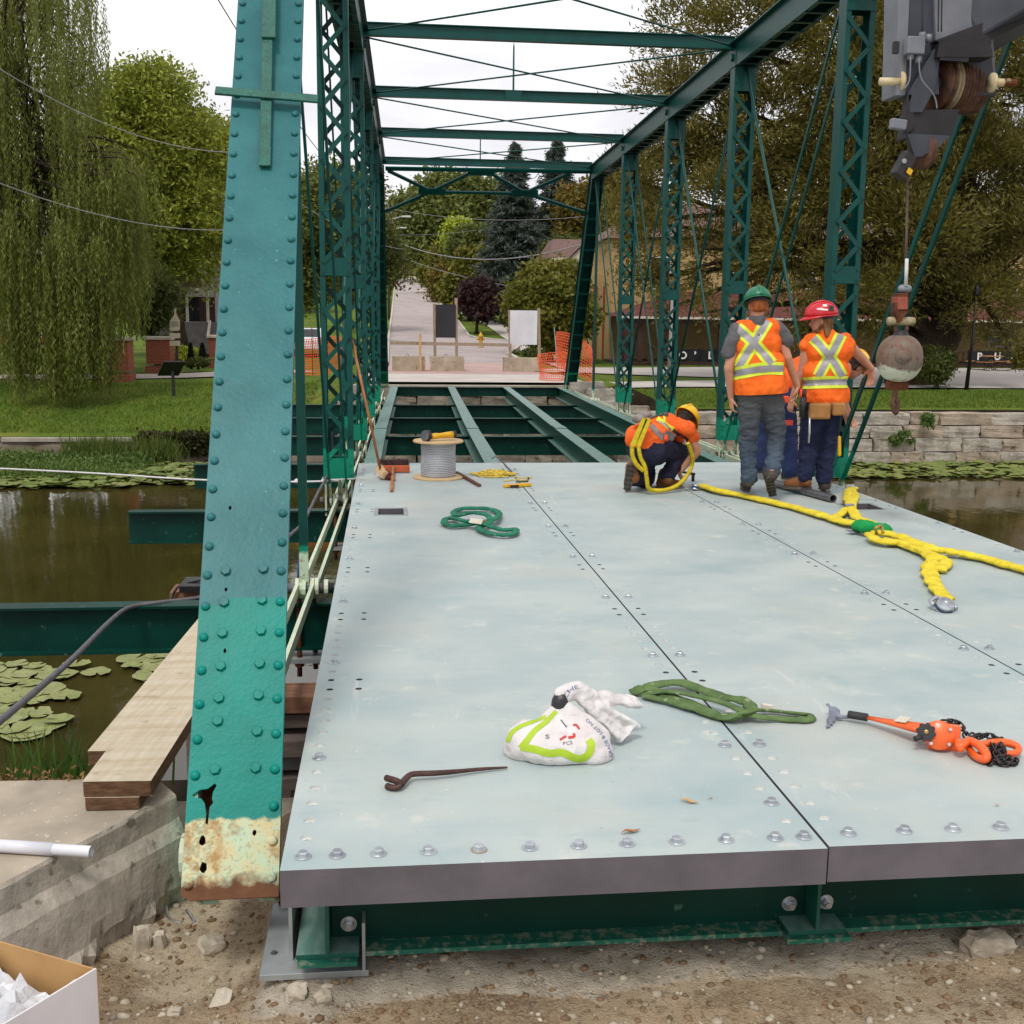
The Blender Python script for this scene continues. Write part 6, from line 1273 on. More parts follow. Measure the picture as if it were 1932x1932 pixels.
bv = bvh_of(hm); decal_strip(bv, [(1132+.27341*1497, 513.2+.27341*256), (1132+.27341*1572, 513.2+.27341*262)], 3.0, .004, 'white_print', 'sticker', hm, 3, 2); decal_strip(bv, [(1132+.27341*1537, 513.2+.27341*232), (1132+.27341*1566, 513.2+.27341*233)], 4, .004, 'white_print', 'sticker', hm, 3, 2); decal_strip(bv, [(1132+.27341*1580, 513.2+.27341*250), (1132+.27341*1612, 513.2+.27341*252)], 10, .004, 'helmet_strap', 'sticker', hm, 4, 2)
# tool belt
bl = z2(1550, 915); mb = MB(); R_ = .17; mb.lathe([(.178, -.03), (.182, -.03), (.182, .03), (.178, .03)], bl+Vector((0, 0, 0)), 28); tb = addmesh('tool_belt', mb.mesh('b'), 'leather_tan', W2)
for x0, x1, y0, y1 in ((1440, 1590, 905, 1015), (1598, 1695, 900, 990)):
 a, b = z2(x0, y1, -.20), z2(x1, y0, -.20); mb = MB(); c = (a+b)/2; mb.box(c, (b.x-a.x, .07, b.z-a.z)); pc = mb.build('pouch', 'leather_tan', tb, bevel=.02)
mb = MB(); a = z2(1398, 960, -.14); mb.tube([a+Vector((0, 0, .13)), a+Vector((0, 0, -.06))], [.035, .03], 10); mb.build('tool_holster', 'tool_black', tb, True)
for i in range(3): mb = MB(); a = z2(1385+i*14, 880, -.14); mb.tube([a, a+Vector((.004*i, 0, .10))], .011, 8); mb.build('tool_handle', ['hivis_tag', 'tool_black', 'rust_bar'][i], tb, True)
mb = MB(); mb.tube([z2(1447, 1005, -.25), z2(1445, 1110, -.25), z2(1440, 1180, -.25)], [.008, .011, .010], 8); mb.build('hanging_wrench', 'zinc', tb, True)
mb = MB(); mb.tube([z2(1655, 1000, -.12), z2(1652, 1130, -.12)], .008, 8); hm_ = mb.build('hammer_shaft', 'tool_black', tb, True); mb = MB(); mb.capsule(z2(1652, 1140, -.12), z2(1652, 1260, -.12), .014, .018); mb.build('hammer_grip', 'tool_yellow', tb, True)
boot('boot', z2(1395, 1500)+Vector((.10, .02, 0)), z2(1395, 1500)+Vector((-.16, .10, 0)), (0, 0, 1), W2, 'boot_brown', shin=J['anL']); boot('boot', z2(1560, 1510)+Vector((0, -.03, 0)), z2(1560, 1510)+Vector((.05, .24, 0)), (0, 0, 1), W2, 'boot_dark', shin=J['anR'])
# ------------------------------------------------------------------ third worker bending behind the two, yellow helmet
Y = 11.45; z3 = lambda x, y, o=0: ZP(x, y, Y+o)
J = dict(head=z3(1760, 650, .1), face=(.75, .25, -.6), headup=(.5, .0, .85), neck=z3(1650, 640, .05), chest=z3(1540, 660), pelvis=z3(1250, 800), shL=z3(1580, 560, .25), shR=z3(1580, 690, -.2), elL=z3(1650, 800, .3), elR=z3(1640, 850, -.15), wrL=z3(1720, 980, .3), wrR=z3(1700, 1000, -.1), pnL=(0, -1, -.2), pnR=(0, 1, -.2), hpL=z3(1200, 860, .1), hpR=z3(1260, 870, -.1), knL=z3(1150, 1120, .12), knR=z3(1300, 1130, -.05), anL=z3(1125, 1330, .1), anR=z3(1310, 1370, -.1))
W3, body, (f, u, s) = figure('third worker in a yellow hard hat bending behind the two standing men', dk(1480, 905), J, vox=.011)
hair(W3, J['head'], f, u, s, 'hair_dark'); helmet(W3, J['head'], f, u, 'helmet_yellow')
limb_cloth('trousers', W3, 'jeans_blue', [(z3(1190, 800), z3(1290, 810), .135, .135), (z3(1190, 860, .1), z3(1150, 1120, .12), .115, .09), (z3(1150, 1120, .12), z3(1125, 1320, .1), .09, .088), (z3(1270, 860, -.1), z3(1300, 1130, -.05), .12, .095), (z3(1300, 1130, -.05), z3(1310, 1360, -.1), .095, .09)], .013, 3, WR, 7)
sh3 = limb_cloth('work_shirt', W3, 'shirt_orange', [(z3(1270, 780), z3(1400, 690), .16, .17), (z3(1400, 690), z3(1560, 640), .17, .16), (J['shL'], J['elL'], .085, .07), (J['shR'], J['elR'], .085, .07), (z3(1560, 640), z3(1640, 640), .13, .07)], .013, 3, WR, 8)
mb = MB(); mb.box(z3(1270, 880, -.35), (.10, .03, .07)); mb.build('hip_tape_measure', 'hivis_tag', W3, bevel=.01); mb = MB(); mb.box(z3(1300, 1040, -.30), (.09, .02, .05)); mb.build('pink_tag', 'print_red', W3)
boot('boot', dk(1432, 893)+Vector((-.02, 0, 0)), dk(1432, 893)+Vector((.12, .22, 0)), (0, 0, 1), W3, 'boot_dark', shin=J['anL']); boot('boot', dk(1478, 904)+Vector((-.02, 0, 0)), dk(1478, 904)+Vector((.24, .10, 0)), (0, 0, 1), W3, 'boot_dark', shin=J['anR'])
# ------------------------------------------------------------------ kneeling worker
Y = 10.75; z4 = lambda x, y, o=0: ZP(x, y, Y+o)
J = dict(head=z4(585, 1030, .28), face=(.40, .62, -.68), headup=(.42, .25, .85), neck=z4(530, 1060, .22), chest=z4(470, 1080, .15), pelvis=z4(330, 1185, -.05), shL=z4(470, 1050, .32), shR=z4(600, 1085, .06), elL=z4(560, 1230, .38), elR=z4(668, 1240, .10), wrL=z4(545, 1345, .36), wrR=z4(560, 1370, .16), pnL=(.4, 0, -.8), pnR=(-.2, .3, -.9), hdR=Vector((-.55, .5, -.5)), hdL=Vector((.2, .2, -1)), cuR=.6, cuL=.6, thR=-1, hpL=z4(290, 1220, -.02), hpR=z4(400, 1220, -.02), knL=z4(330, 1440, .40), knR=z4(560, 1240, .32), anL=z4(235, 1420, -.05), anR=z4(470, 1425, .05))
W4, body, (f, u, s) = figure('kneeling worker in a yellow hard hat, orange shirt and yellow safety harness', dk(1245, 925), J)
hair(W4, J['head'], f, u, s, 'hair_dark'); helmet(W4, J['head'], (.30, .62, -.70), (.55, .35, .72), 'helmet_yellow')
limb_cloth('trousers', W4, 'navy_pants', [(z4(285, 1200, -.02), z4(390, 1195, -.02), .15, .145), (z4(300, 1240, -.04), z4(380, 1240, -.04), .14, .14), (z4(290, 1230), z4(320, 1430, .38), .125, .085), (z4(320, 1435, .36), z4(240, 1425, 0), .08, .075), (z4(410, 1220, .02), z4(555, 1245, .32), .12, .09), (z4(555, 1250, .32), z4(470, 1400, .06), .085, .078)], .012, 3, [(.012, 10, (1, 1, 1.3)), (.007, 24, (1, 1, 1.4))], 9)
sh4 = limb_cloth('work_shirt', W4, 'shirt_orange', [(z4(265, 1145, -.05), z4(390, 1135, -.02), .135, .145), (z4(300, 1165, -.03), z4(380, 1160, 0), .15, .15), (z4(330, 1120, .05), z4(460, 1070, .18), .15, .14), (z4(460, 1070, .18), z4(540, 1065, .2), .13, .09), (J['shL'], J['shR'], .085, .085), (J['shR'], z4(635, 1140, .08), .08, .072), (J['shL'], z4(530, 1150, .36), .09, .08)], .012, 3, [(.010, 10, (1, 1, 1)), (.006, 24, (1, 1, 1))], 10)
bv = bvh_of(sh4); C4 = lambda q: (1132+.27341*q[0], 513.2+.27341*q[1])
decal_strip(bv, [C4(q) for q in ((395, 1010), (440, 1045), (480, 1075), (505, 1085))], 9, .004, 'lime_tape', 'lime_stripe', sh4, 4, 2); decal_strip(bv, [C4(q) for q in ((400, 1030), (450, 1060), (490, 1090))], 4, .006, 'silver_tape', 'reflective_stripe', sh4, 3, 2); decal_strip(bv, [C4(q) for q in ((440, 985), (445, 1030))], 4, .005, 'lime_tape', 'lime_stripe', sh4, 3, 2)
decal_strip(bv, [C4(q) for q in ((350, 1060), (400, 1110), (440, 1150))], 10, .006, 'harness_grey', 'harness_strap', sh4, 4, 2); decal_strip(bv, [C4(q) for q in ((500, 1090), (560, 1130), (610, 1160))], 6, .006, 'helmet_strap', 'harness_strap', sh4, 3, 2); decal_strip(bv, [C4(q) for q in ((340, 1010), (400, 985), (470, 985))], 7, .008, 'helmet_strap', 'harness_strap', sh4, 3, 2)
mb = MB(); mb.box(z4(480, 1130, -.20), (.10, .03, .07), Euler((0, .5, 0)).to_matrix()); mb.box(z4(450, 1130, -.20), (.03, .035, .05)); mb.build('harness_buckle', 'grey_steel', W4, bevel=.006); mb = MB(); mb.box(z4(455, 1140, -.215), (.035, .02, .05)); mb.build('red_buckle', 'hivis_tag', W4, bevel=.006)
mb = MB(); mb.tube(spline([z4(250, 1020, -.20), z4(300, 990, -.12), z4(340, 985, -.06)], 5), [.055, .058, .06, .06, .058, .055, .05, .05, .045, .04, .04], 12, sq=.6); mb.build('shock_pack', 'harness_grey', W4, True)
def lanyard(pts, r): mb = MB(); P = spline(pts, 26); mb.tube(P, [r*(1+.22*math.sin(i*1.9)) for i in range(len(P))], 8); o = mb.build('lanyard', 'harness_yellow', W4, True); return o
for o_ in (0, 26): mb = MB(); mb.bar(z4(310+o_, 1010, -.24), z4(225+o_*1.4, 1200, -.24), .05, .012, up=(0, 1, 0)); mb.build('webbing', 'harness_yellow', W4)
lanyard([z4(222, 1200, -.24), z4(225, 1270, -.24), z4(255, 1330, -.25), z4(300, 1370, -.25)], .021); lanyard([z4(265, 1200, -.25), z4(280, 1280, -.26), z4(310, 1345, -.26), z4(322, 1420, -.25), z4(335, 1490, -.22), z4(380, 1508, -.18), z4(470, 1500, -.12), z4(550, 1460, -.04), z4(610, 1390, .04), z4(638, 1320, .06), z4(630, 1250, .02), z4(605, 1180, -.02)], .019)
boot('boot', z4(215, 1320, -.10), z4(185, 1515, -.06), Vector((.25, 1.0, 0)), W4, 'boot_brown', shin=J['anL']); hb = dk(1258, 922); boot('boot', hb+Vector((-.10, .05, .0)), hb+Vector((.17, .0, 0)), (0, 0, 1), W4, 'boot_brown', shin=J['anR'])
# the ratchet in his hands
t = thing('ratchet_wrench', 'black ratchet wrench held upright on a bolt by the kneeling worker', 'wrench', dk(1309, 918)); q = ZP(643, 1395, 10.95); mb = MB(); mb.tube([Vector((q.x, q.y, zdeck(q.y)+.07)), q], .016, 10); mb.build('socket', 'tool_black', t, True); mb = MB(); mb.capsule(q+Vector((.01, 0, .0)), ZP(540, 1375, 10.92), .014, .010, 10); mb.build('handle', 'tool_black', t, True)
# ================================================================== crane boom head and ball
def crane_mats():
 mat('crane_grey', S(70, 74, 84), S(56, 60, 70), 4, .5, .1, .15, 40, .004, .5, speck=(S(70, 62, 58), 14, .68)); mat('crane_light', S(132, 135, 143), S(114, 117, 125), 3, .5, .1, .1); mat('crane_dark', S(46, 44, 48), S(34, 33, 36), 5, .6, .1, .2); mat('sheave_rust', S(112, 76, 56), S(70, 48, 38), 14, .7, .2, .4); mat('sheave_pale', S(176, 166, 132), S(140, 122, 92), 14, .7, 0, .3); mat('cream_nylon', S(220, 206, 170), S(196, 176, 134), 9, .6, 0, .2); mat('wire_rope_rust', S(108, 92, 80), S(84, 70, 60), 60, .7, .2, .6, 200, .004)
 k = NT('ball_paint'); q = k.xyz(k.pos()); n = k.noise(7, 6, .65); f = k.ramp(n, [(.38, 0.0), (.62, 1.0)]); c = k.mix(f, S(116, 88, 70), S(120, 112, 102)); z = k.math('MULTIPLY_ADD', n, .22, q[2]); c = k.mix(k.math('MULTIPLY', k.math('SUBTRACT', 1.0, k.step(z, BZ+.03, .03)), k.step(z, BZ-.08, .03)), c, S(196, 198, 180)); r = k.ramp(k.noise(30, 5), [(.60, 0.0), (.66, 1.0)]); c = k.mix(k.math('MULTIPLY', r, .7), c, S(92, 52, 36)); k.pbr(c, .6, .1, k.bump(k.noise(40, 5), .4, .006), .4)
YC = 10.35; K = lambda x, y, o=0: aty(x, y, YC+o); BALL = K(1697, 676); BZ = aty(1697, 676, 8.55).z; crane_mats()
CRN = thing('crane_boom', 'grey crane boom head with sheaves hanging in from the upper right', 'crane', K(1800, 100))
def plate(pts, off, th, m, nm, par=CRN):
 P = [K(x, y, off) for x, y in pts]; n = len(P); mb = MB(); mb.add(P+[p+Vector((0, th, 0)) for p in P], [tuple(range(n)), tuple(range(2*n-1, n-1, -1))]+[(i, (i+1) % n, n+(i+1) % n, n+i) for i in range(n)]); return mb.build(nm, m, par, bevel=.004)
plate([(1697, -80), (1716, -80), (1716, 0), (1708, 180), (1690, 180), (1694, 60)], -.12, .30, 'crane_light', 'boom_side')
plate([(1716, -80), (1770, -80), (1764, 80), (1770, 106), (1772, 178), (1704, 178), (1712, 60)], -.10, .28, 'crane_grey', 'boom_head')
# boom itself runs up and to the right, towards the crane
mb = MB(); a = K(1830, 40, .2); b = a+Vector((3.2, -2.2, 2.0)); mb.bar(a, b, .75, .55, up=(0, 0, 1)); mb.build('boom', 'crane_grey', CRN, bevel=.03)
plate([(1760, -90), (1980, -90), (1980, -14), (1866, 40), (1766, 78)], -.14, .05, 'crane_light', 'boom_plate'); plate([(1764, 76), (1866, 38), (1990, -14), (1990, 18), (1876, 70), (1866, 82), (1778, 82)], -.20, .10, 'crane_dark', 'boom_flange')
plate([(1772, 80), (1866, 80), (1872, 92), (1874, 108), (1768, 108)], -.22, .3, 'crane_dark', 'sheave_bracket'); plate([(1858, 80), (1868, 80), (1880, 180), (1818, 180), (1828, 100)], -.02, .05, 'crane_grey', 'head_plate'); plate([(1868, 50), (1874, 62), (1880, 172), (1870, 178)], .0, .10, 'crane_light', 'head_edge'); plate([(1770, 82), (1775, 104), (1764, 168), (1740, 212), (1716, 212), (1714, 176), (1740, 130)], -.16, .06, 'crane_grey', 'head_plate')
ca = K(1762, 158, .10); cbx = (K(1822, 165, .28)-ca); axs = Vector((cbx.x, cbx.y*.6, 0)).normalized(); rs = .245; wd_ = cbx.length/5.6
mb = MB(); mb.lathe([(.09, -.05), (.09, .42)], ca, 14, axis=axs); mb.build('sheave_pin', 'crane_dark', CRN, True)
for i in range(6):
 c = ca+axs*(wd_*i+.01); mb = MB(); mb.lathe([(.10, -.005), (rs, -.002), (rs, .010), (rs-.035, .020), (rs-.035, .030), (rs, .042), (rs, .052), (.10, .055)], c, 36, axis=axs, caps=False); mb.build('sheave', 'sheave_pale' if i == 1 else 'sheave_rust', CRN, True)
mb = MB(); mb.bar(K(1772, 108, -.2), K(1826, 112, -.2), .03, .05); mb.build('rope_guard', 'crane_dark', CRN)
plate([(1712, 178), (1722, 178), (1726, 240), (1712, 252), (1706, 222)], -.16, .08, 'crane_dark', 'lower_head'); plate([(1722, 208), (1810, 206), (1806, 224), (1796, 256), (1716, 258), (1720, 236)], -.14, .28, 'crane_dark', 'lower_head'); plate([(1712, 252), (1795, 256), (1770, 280), (1738, 296), (1726, 296)], -.15, .05, 'crane_grey', 'nose_plate'); plate([(1726, 250), (1790, 254), (1764, 276), (1744, 286)], .05, .05, 'crane_grey', 'nose_plate')
nc = K(1741, 290, -.05); mb = MB(); ax2 = Vector((.92, .38, .05)).normalized(); mb.lathe([(.03, -.03), (.155, -.026), (.155, -.016), (.128, -.005), (.128, .005), (.155, .016), (.155, .026), (.03, .03)], nc+Vector((0, 0, .02)), 36, axis=ax2, caps=False); mb.build('nose_sheave', 'sheave_rust', CRN, True); mb = MB(); mb.lathe([(.129, -.006), (.129, .006)], nc+Vector((0, 0, .02)), 36, axis=ax2, caps=False); mb.build('sheave_groove', 'sheave_pale', CRN, True)
mb = MB(); c = K(1704, 312, -.12); mb.box(c, (.12, .10, .23), Euler((0, .5, .2)).to_matrix()); wb = mb.build('limit_switch_box', 'tool_black', CRN, bevel=.008); mb = MB(); mb.box(c+Vector((.035, -.065, -.06)), (.05, .01, .05), Euler((0, .5, .2)).to_matrix()); mb.build('warning_mark', 'tool_yellow', wb); mb = MB(); mb.lathe([(.022, 0), (.022, .005)], c+Vector((-.02, -.06, .03)), 14, axis=(0, -1, 0)); mb.build('round_mark', 'silver_tape', wb)
for x0, x1, y, m in ((1660, 1700, 154, 'cream_nylon'), (1872, 1904, 156, 'cream_nylon')):
 mb = MB(); a, b = K(x0, y, -.1), K(x1, y, -.1); mb.tube([a, b], .035, 14); p_n = mb.build('pin', m, CRN, True); mb = MB(); q = b if x0 < 1700 else a; mb.lathe([(.085, -.012), (.085, .012)], q, 18, axis=(1, 0, 0)); mb.build('pin_washer', m, p_n, True)
mb = MB(); mb.lathe([(.036, 0), (.036, .12)], K(1893, 156, -.1), 12, axis=(1, 0, 0)); mb.build('pin_end', 'rust', CRN)
mb = MB(); mb.box(K(1725, 87, -.20), (.16, .1, .15)); jb = mb.build('junction_box', 'crane_light', CRN, bevel=.012)
for q in ((1718, 106), (1733, 112), (1740, 68), (1752, 72)): mb = MB(); mb.lathe([(.03, -.03), (.03, .03)], K(*q, -.2), 10); mb.build('cable_gland', 'crane_light', jb, True)
mb = MB(); mb.box(K(1694, 235, -.2), (.14, .08, .09), Euler((0, .1, 0)).to_matrix()); mb.build('sensor_box', 'crane_light', CRN, bevel=.012); mb = MB(); mb.box(K(1690, 90, -.22), (.05, .04, .10)); mb.build('socket', 'crane_dark', CRN)
for pts, m in (([(1718, 108), (1716, 150), (1706, 168)], 'crane_light'), ([(1734, 112), (1738, 148), (1762, 180), (1768, 205)], 'crane_light'), ([(1740, 60), (1740, -60)], 'crane_dark'), ([(1770, 60), (1772, -60)], 'crane_dark'), ([(1776, 60), (1778, -60)], 'crane_dark')): mb = MB(); mb.tube(spline([K(*q, -.27) for q in pts], 6), .007 if m == 'crane_light' else .006, 6); mb.build('control_cable', m, CRN, True)
# hoist rope, swivel, ball, hook
t = thing('headache_ball', 'scuffed brown steel overhaul ball with swivel and hook on the crane rope', 'crane hook', BALL); a = K(1714, 330, -.03); b = K(1707, 540, 0)
mb = MB(); mb.tube([K(1713, 316, -.04), a.lerp(b, .5), b], .0135, 8); mb.build('hoist_rope', 'wire_rope_rust', t, True)
mb = MB(); mb.tube([K(1711, 488, -.03), K(1709, 540, -.03)], .017, 8); mb.build('rope_wrap', 'rope_white', t, True); mb = MB(); mb.capsule(K(1702, 545), K(1712, 545), .04, .04); mb.build('rope_clip', 'crane_light', t, True)
plate([(1696, 553), (1714, 553), (1714, 590), (1706, 596), (1702, 606), (1694, 610), (1690, 590)], -.06, .12, 'rust', 'wedge_socket', t)
mat('socket_red', S(160, 84, 64), S(132, 68, 54), 10, .7, 0, .2); plate([(1694, 560), (1713, 560), (1713, 584), (1694, 584)], -.07, .14, 'socket_red', 'socket_band', t)
mb = MB(); mb.tube(spline([K(1690, 604), K(1690, 622), K(1700, 634), K(1710, 622), K(1709, 604)], 5), .02, 8); mb.build('shackle', 'sheave_rust', t, True); mb = MB(); mb.lathe([(.035, -.13), (.04, -.12), (.04, .12), (.035, .13)], K(1700, 606), 10, axis=(1, 0, 0)); mb.build('shackle_pin', 'sheave_pale', t, True)
mb = MB(); mb.lathe([(.075, 0), (.085, .02), (.07, .05), (.05, .09)], K(1699, 641), 14); mb.build('swivel', 'crane_dark', t, True)
pr = [(.001, -.222)]+[(.213*math.cos(a)**.8, .222*math.sin(a)) for a in [(-.47+.94*i/18)*PI for i in range(1, 18)]]+[(.001, .215)]; mb = MB(); mb.lathe(pr, BALL, 40, caps=False); o = mb.build('ball', 'ball_paint', t, True)
mb = MB(); mb.lathe([(.075, -.005), (.075, .012)], BALL+Vector((-.055, -.19, .03)), 20, axis=(-.25, -1, .15)); mb.build('cast_disc', 'ball_paint', t, True)
mb = MB(); mb.tube([K(1692, 712), K(1688, 748)], .028, 10); mb.build('hook_shank', 'sheave_rust', t, True); mb = MB(); mb.box(K(1692, 727), (.22, .07, .09)); mb.build('hook_block', 'rust', t, bevel=.02); mb = MB(); mb.tube(spline([K(1688, 745), K(1684, 765), K(1690, 780), K(1694, 765), K(1692, 750)], 5), [.022]*20+[.01], 8); mb.build('hook', 'sheave_rust', t, True)

def nearer(root, px, py, Y0_, Y1_): root.scale = (Y1_/Y0_,)*3; root.location = aty(px, py, Y1_)      # the boom hangs in front of the truss, over the deck
nearer(CRN, 1800, 100, YC, 8.55); nearer(t, 1697, 676, YC, 8.55)
# ================================================================== far bank walls and river plants
sw = thing('stone_wall', 'stacked grey armour stone retaining wall on the far right bank', 'wall', (13, 33, -2.55))
def course(parent, x0, x1, y, z, h, wmin, wmax, dep, seed, name='stone', ms=('armour_stone', 'armour_stone_warm'), amp=.055):
 rr = random.Random(seed); x = x0
 while x < x1:
  w_ = rr.uniform(wmin, wmax); hh = h*rr.uniform(.93, 1.03)
  me = rockmesh(name, (w_-.03, dep, hh-.012), seed*100+int(x*10), rr.choice(ms), amp, 3, .6)
  put(name, me, (x+w_/2, y+rr.uniform(-.06, .06)+dep/2, z+hh/2), parent, Euler((0, 0, rr.uniform(-.03, .03)))); x += w_
zw = -2.60
for i, h in enumerate((.40, .40, .37, .36)):
 course(sw, 6.6, 24.5, 32.0+.13*i, zw, h, .85, 1.75, .85, 5+i); zw += h
mb = MB(); mb.box((15.6, 33.0, -2.0), (18, .6, 1.6)); mb.build('core', 'dark_soil', sw)
fa = thing('stone_abutment', 'old squared stone abutment under the far end of the bridge', 'abutment', (2.5, 33, -2.55))
zw = -2.6
for i, h in enumerate((.36, .34, .34, .33, .33, .28)):
 course(fa, -1.4, 7.0, 32.62+.02*i, zw, h, .6, 1.3, .6, 30+i, 'stone', ('masonry',), .05); zw += h
mb = MB(); mb.box((2.45, 33.0, -.50), (7.2, .55, .30)); mb.build('cap_slab', 'cap_concrete', fa)
for (px, py, y, d, lab) in ((1105, 733, 32.2, (1.0, .7, .40), 'pale squared block on the bank beside the far right end post'), (1132, 750, 31.8, (.8, .7, .5), 'second pale block below the far right end post'), (1150, 772, 31.6, (.9, .7, .5), 'low grey block at the start of the armour stone wall')):
 me = rockmesh('boulder', d, int(px), 'armour_stone', .08, 3, .8); tag(put('boulder', me, aty(px, py, y), None), lab, 'boulder', 'blocks beside the far end post')
lw = thing('river_wall', 'crumbling concrete river wall with a pale cap on the far left bank', 'wall', (-12, 33, -2.55))
mb = MB(); xs_ = np.arange(-45, -.9, .35)
for x in xs_:
 for z, dy in ((-2.9, -.16), (-2.6, -.14), (-2.4, -.1), (-2.2, -.05), (-2.03, 0), (-1.98, 0)):
  mb.v.append((x, 33.0+dy+mnoise.noise(Vector((x*1.4, z*3, 0)))*.10, z+mnoise.noise(Vector((x*.8, z, 4)))*.05))
for i in range(len(xs_)-1):
 for j in range(5): a = i*6+j; mb.f.append((a, a+1, a+7, a+6)); mb.mi.append(0)
mb.build('wall_face', 'bank_concrete', lw, True)
mb = MB()
for i in range(9): x0 = -45+i*4.9; mb.box((x0+2.44, 33.2, -1.92+random.uniform(-.015, .015)), (4.86, .55, .13))
mb.build('cap', 'cap_concrete', lw, bevel=.02)
cp = aty(292, 876, 32.7); mb = MB(); mb.lathe([(.34, -.25), (.34, .4), (.29, .4), (.29, -.25), (.34, -.25)], cp, 24, axis=(0, 1, 0), caps=False); cu = mb.build('culvert_pipe', 'bank_concrete', lw, True)
mb = MB(); mb.lathe([(.292, 0), (.001, 0)], cp+Vector((0, .35, 0)), 24, axis=(0, 1, 0), caps=False); mb.build('culvert_inside', 'dark_soil', cu)
def plant_mass(name, n, pts, spread, ln, wd, m, label, cat='plants', updir=1.2, zf=None):
 P = np.array([pts[i] for i in rng.integers(0, len(pts), n)], float)+gauss(n)*np.array(spread)
 d = gauss(n, .6)+np.array([0, 0, updir]); v, q = leaves(P, d, rng.uniform(.5, 1.2, n)*ln, rng.uniform(.7, 1.3, n)*wd)
 return tag(npmesh(name, v, q, m), label, cat, kind='stuff')
pts = [(aty(x, 0, 32).x+random.uniform(-.4, .4), y_, -2.52+(.06+.055*(y_-29.6))*random.uniform(.2, 1.5)+.05*math.sin(x*.09)) for x in range(-60, 225, 3) for y_ in (29.8, 30.6, 31.3, 32.0) if random.random() < .8]
plant_mass('riverside_weeds', 15000, pts, (.28, .3, .06), .13, .05, 'weed_leaf', 'dense low green weeds in the water below the left river wall')
pts = [(aty(x, 0, 32).x, 32.3, -2.2) for x in list(range(90, 190, 5))+list(range(225, 285, 5))]
plant_mass('reeds', 2600, pts, (.25, .25, .16), .62, .022, 'reed_leaf', 'tall thin reeds against the left river wall beside the culvert', updir=2.6)
pts = [(aty(x, 0, 33).x, 32.85, z) for x in range(238, 410, 4) for z in ([-1.86, -1.92] if x < 330 else [-1.84, -1.9, -1.98, -2.1, -2.2]) if random.random() < .6]
plant_mass('ivy', 9000, pts, (.12, .10, .08), .12, .09, 'ivy_leaf', 'dark creeper hanging over the left river wall', 'creeper', .2)
# lily pads
def pads(name, n, place, r0, r1, label, m='lily_leaf', tilt=.22):
 mb = MB()
 for _ in range(n):
  x, y = place(); r = random.uniform(r0, r1); a = random.uniform(0, 6.28); tx, ty = random.uniform(-tilt, tilt), random.uniform(-tilt, tilt); z = -2.53+abs(random.gauss(0, .03)); k = 10
  ring = [(x+r*math.cos(a+i*(5.7/(k-1)))*random.uniform(.9, 1.05), y+r*math.sin(a+i*(5.7/(k-1)))) for i in range(k)]
  mb.add([(x, y, z)]+[(p, q, z+(p-x)*tx+(q-y)*ty+.012) for p, q in ring], [(0, i, i+1) for i in range(1, k)])
 return tag(mb.build(name, m, None, True, fix=False), label, 'lily pads', kind='stuff')
pads('lily_pads', 900, lambda: (lambda X, t: (aty(X, 0, 31).x, 28.4+3.6*t))(random.uniform(215, 420), random.random()**.8), .12, .26, 'lily pads along the far shore left of the bridge')
pads('lily_pads', 300, lambda: (aty(random.uniform(-30, 230), 0, 30).x, random.uniform(27.8, 30.2)), .12, .24, 'thin fringe of lily pads before the weeds on the left shore')
pads('lily_pads', 1000, lambda: (random.uniform(8.5, 19.8), 28.9+3.3*random.random()), .12, .25, 'lily pads below the armour stone wall on the far right shore')
def bigpads(n, place, label):
 mb = MB()
 for q_ in range(n):
  x, y = place(); r = random.uniform(.10, .26); a = random.uniform(0, 6.28); k = 18; z = -2.535+.006*(q_ % 5); sd_ = random.random()*40
  ring = [(x+r*math.cos(a+i*(5.9/(k-1)))*(1+.28*mnoise.noise(Vector((i*.5, sd_, 0)))), y+r*math.sin(a+i*(5.9/(k-1)))*(1+.28*mnoise.noise(Vector((i*.5, sd_, 5)))), z+.012+.02*max(0, mnoise.noise(Vector((i*.6, sd_, 9))))) for i in range(k)]
  mb.add([(x, y, z)]+ring, [(0, i, i+1) for i in range(1, k)])
 return tag(mb.build('lily_pads', 'lily_near', None, True, fix=False), label, 'lily pads', kind='stuff')
k = NT('lily_near'); f = k.ramp(k.noise(5, 6, .7), [(.35, 0.0), (.65, 1.0)]); c = k.mix(f, S(112, 124, 62), S(146, 150, 88)); c = k.mix(k.math('MULTIPLY', k.rnd(), .5), c, S(150, 148, 104)); g = k.ramp(k.noise(26, 4), [(.58, 0.0), (.66, 1.0)]); c = k.mix(k.math('MULTIPLY', g, .6), c, S(84, 84, 46)); k.pbr(c, .45, 0, k.bump(k.noise(30, 4), .4, .01), .4)
bigpads(46, lambda: (lambda q: (q.x, q.y))(atz(random.uniform(-70, 95)+random.random()**2*60, random.uniform(1252, 1400), -2.55)), 'large pale lily pads floating close by, left of the planks')
bigpads(9, lambda: (lambda q: (q.x, q.y))(atz(random.uniform(120, 330), random.uniform(1240, 1300), -2.55)), 'scattered lily pads under the nearest floor beam')
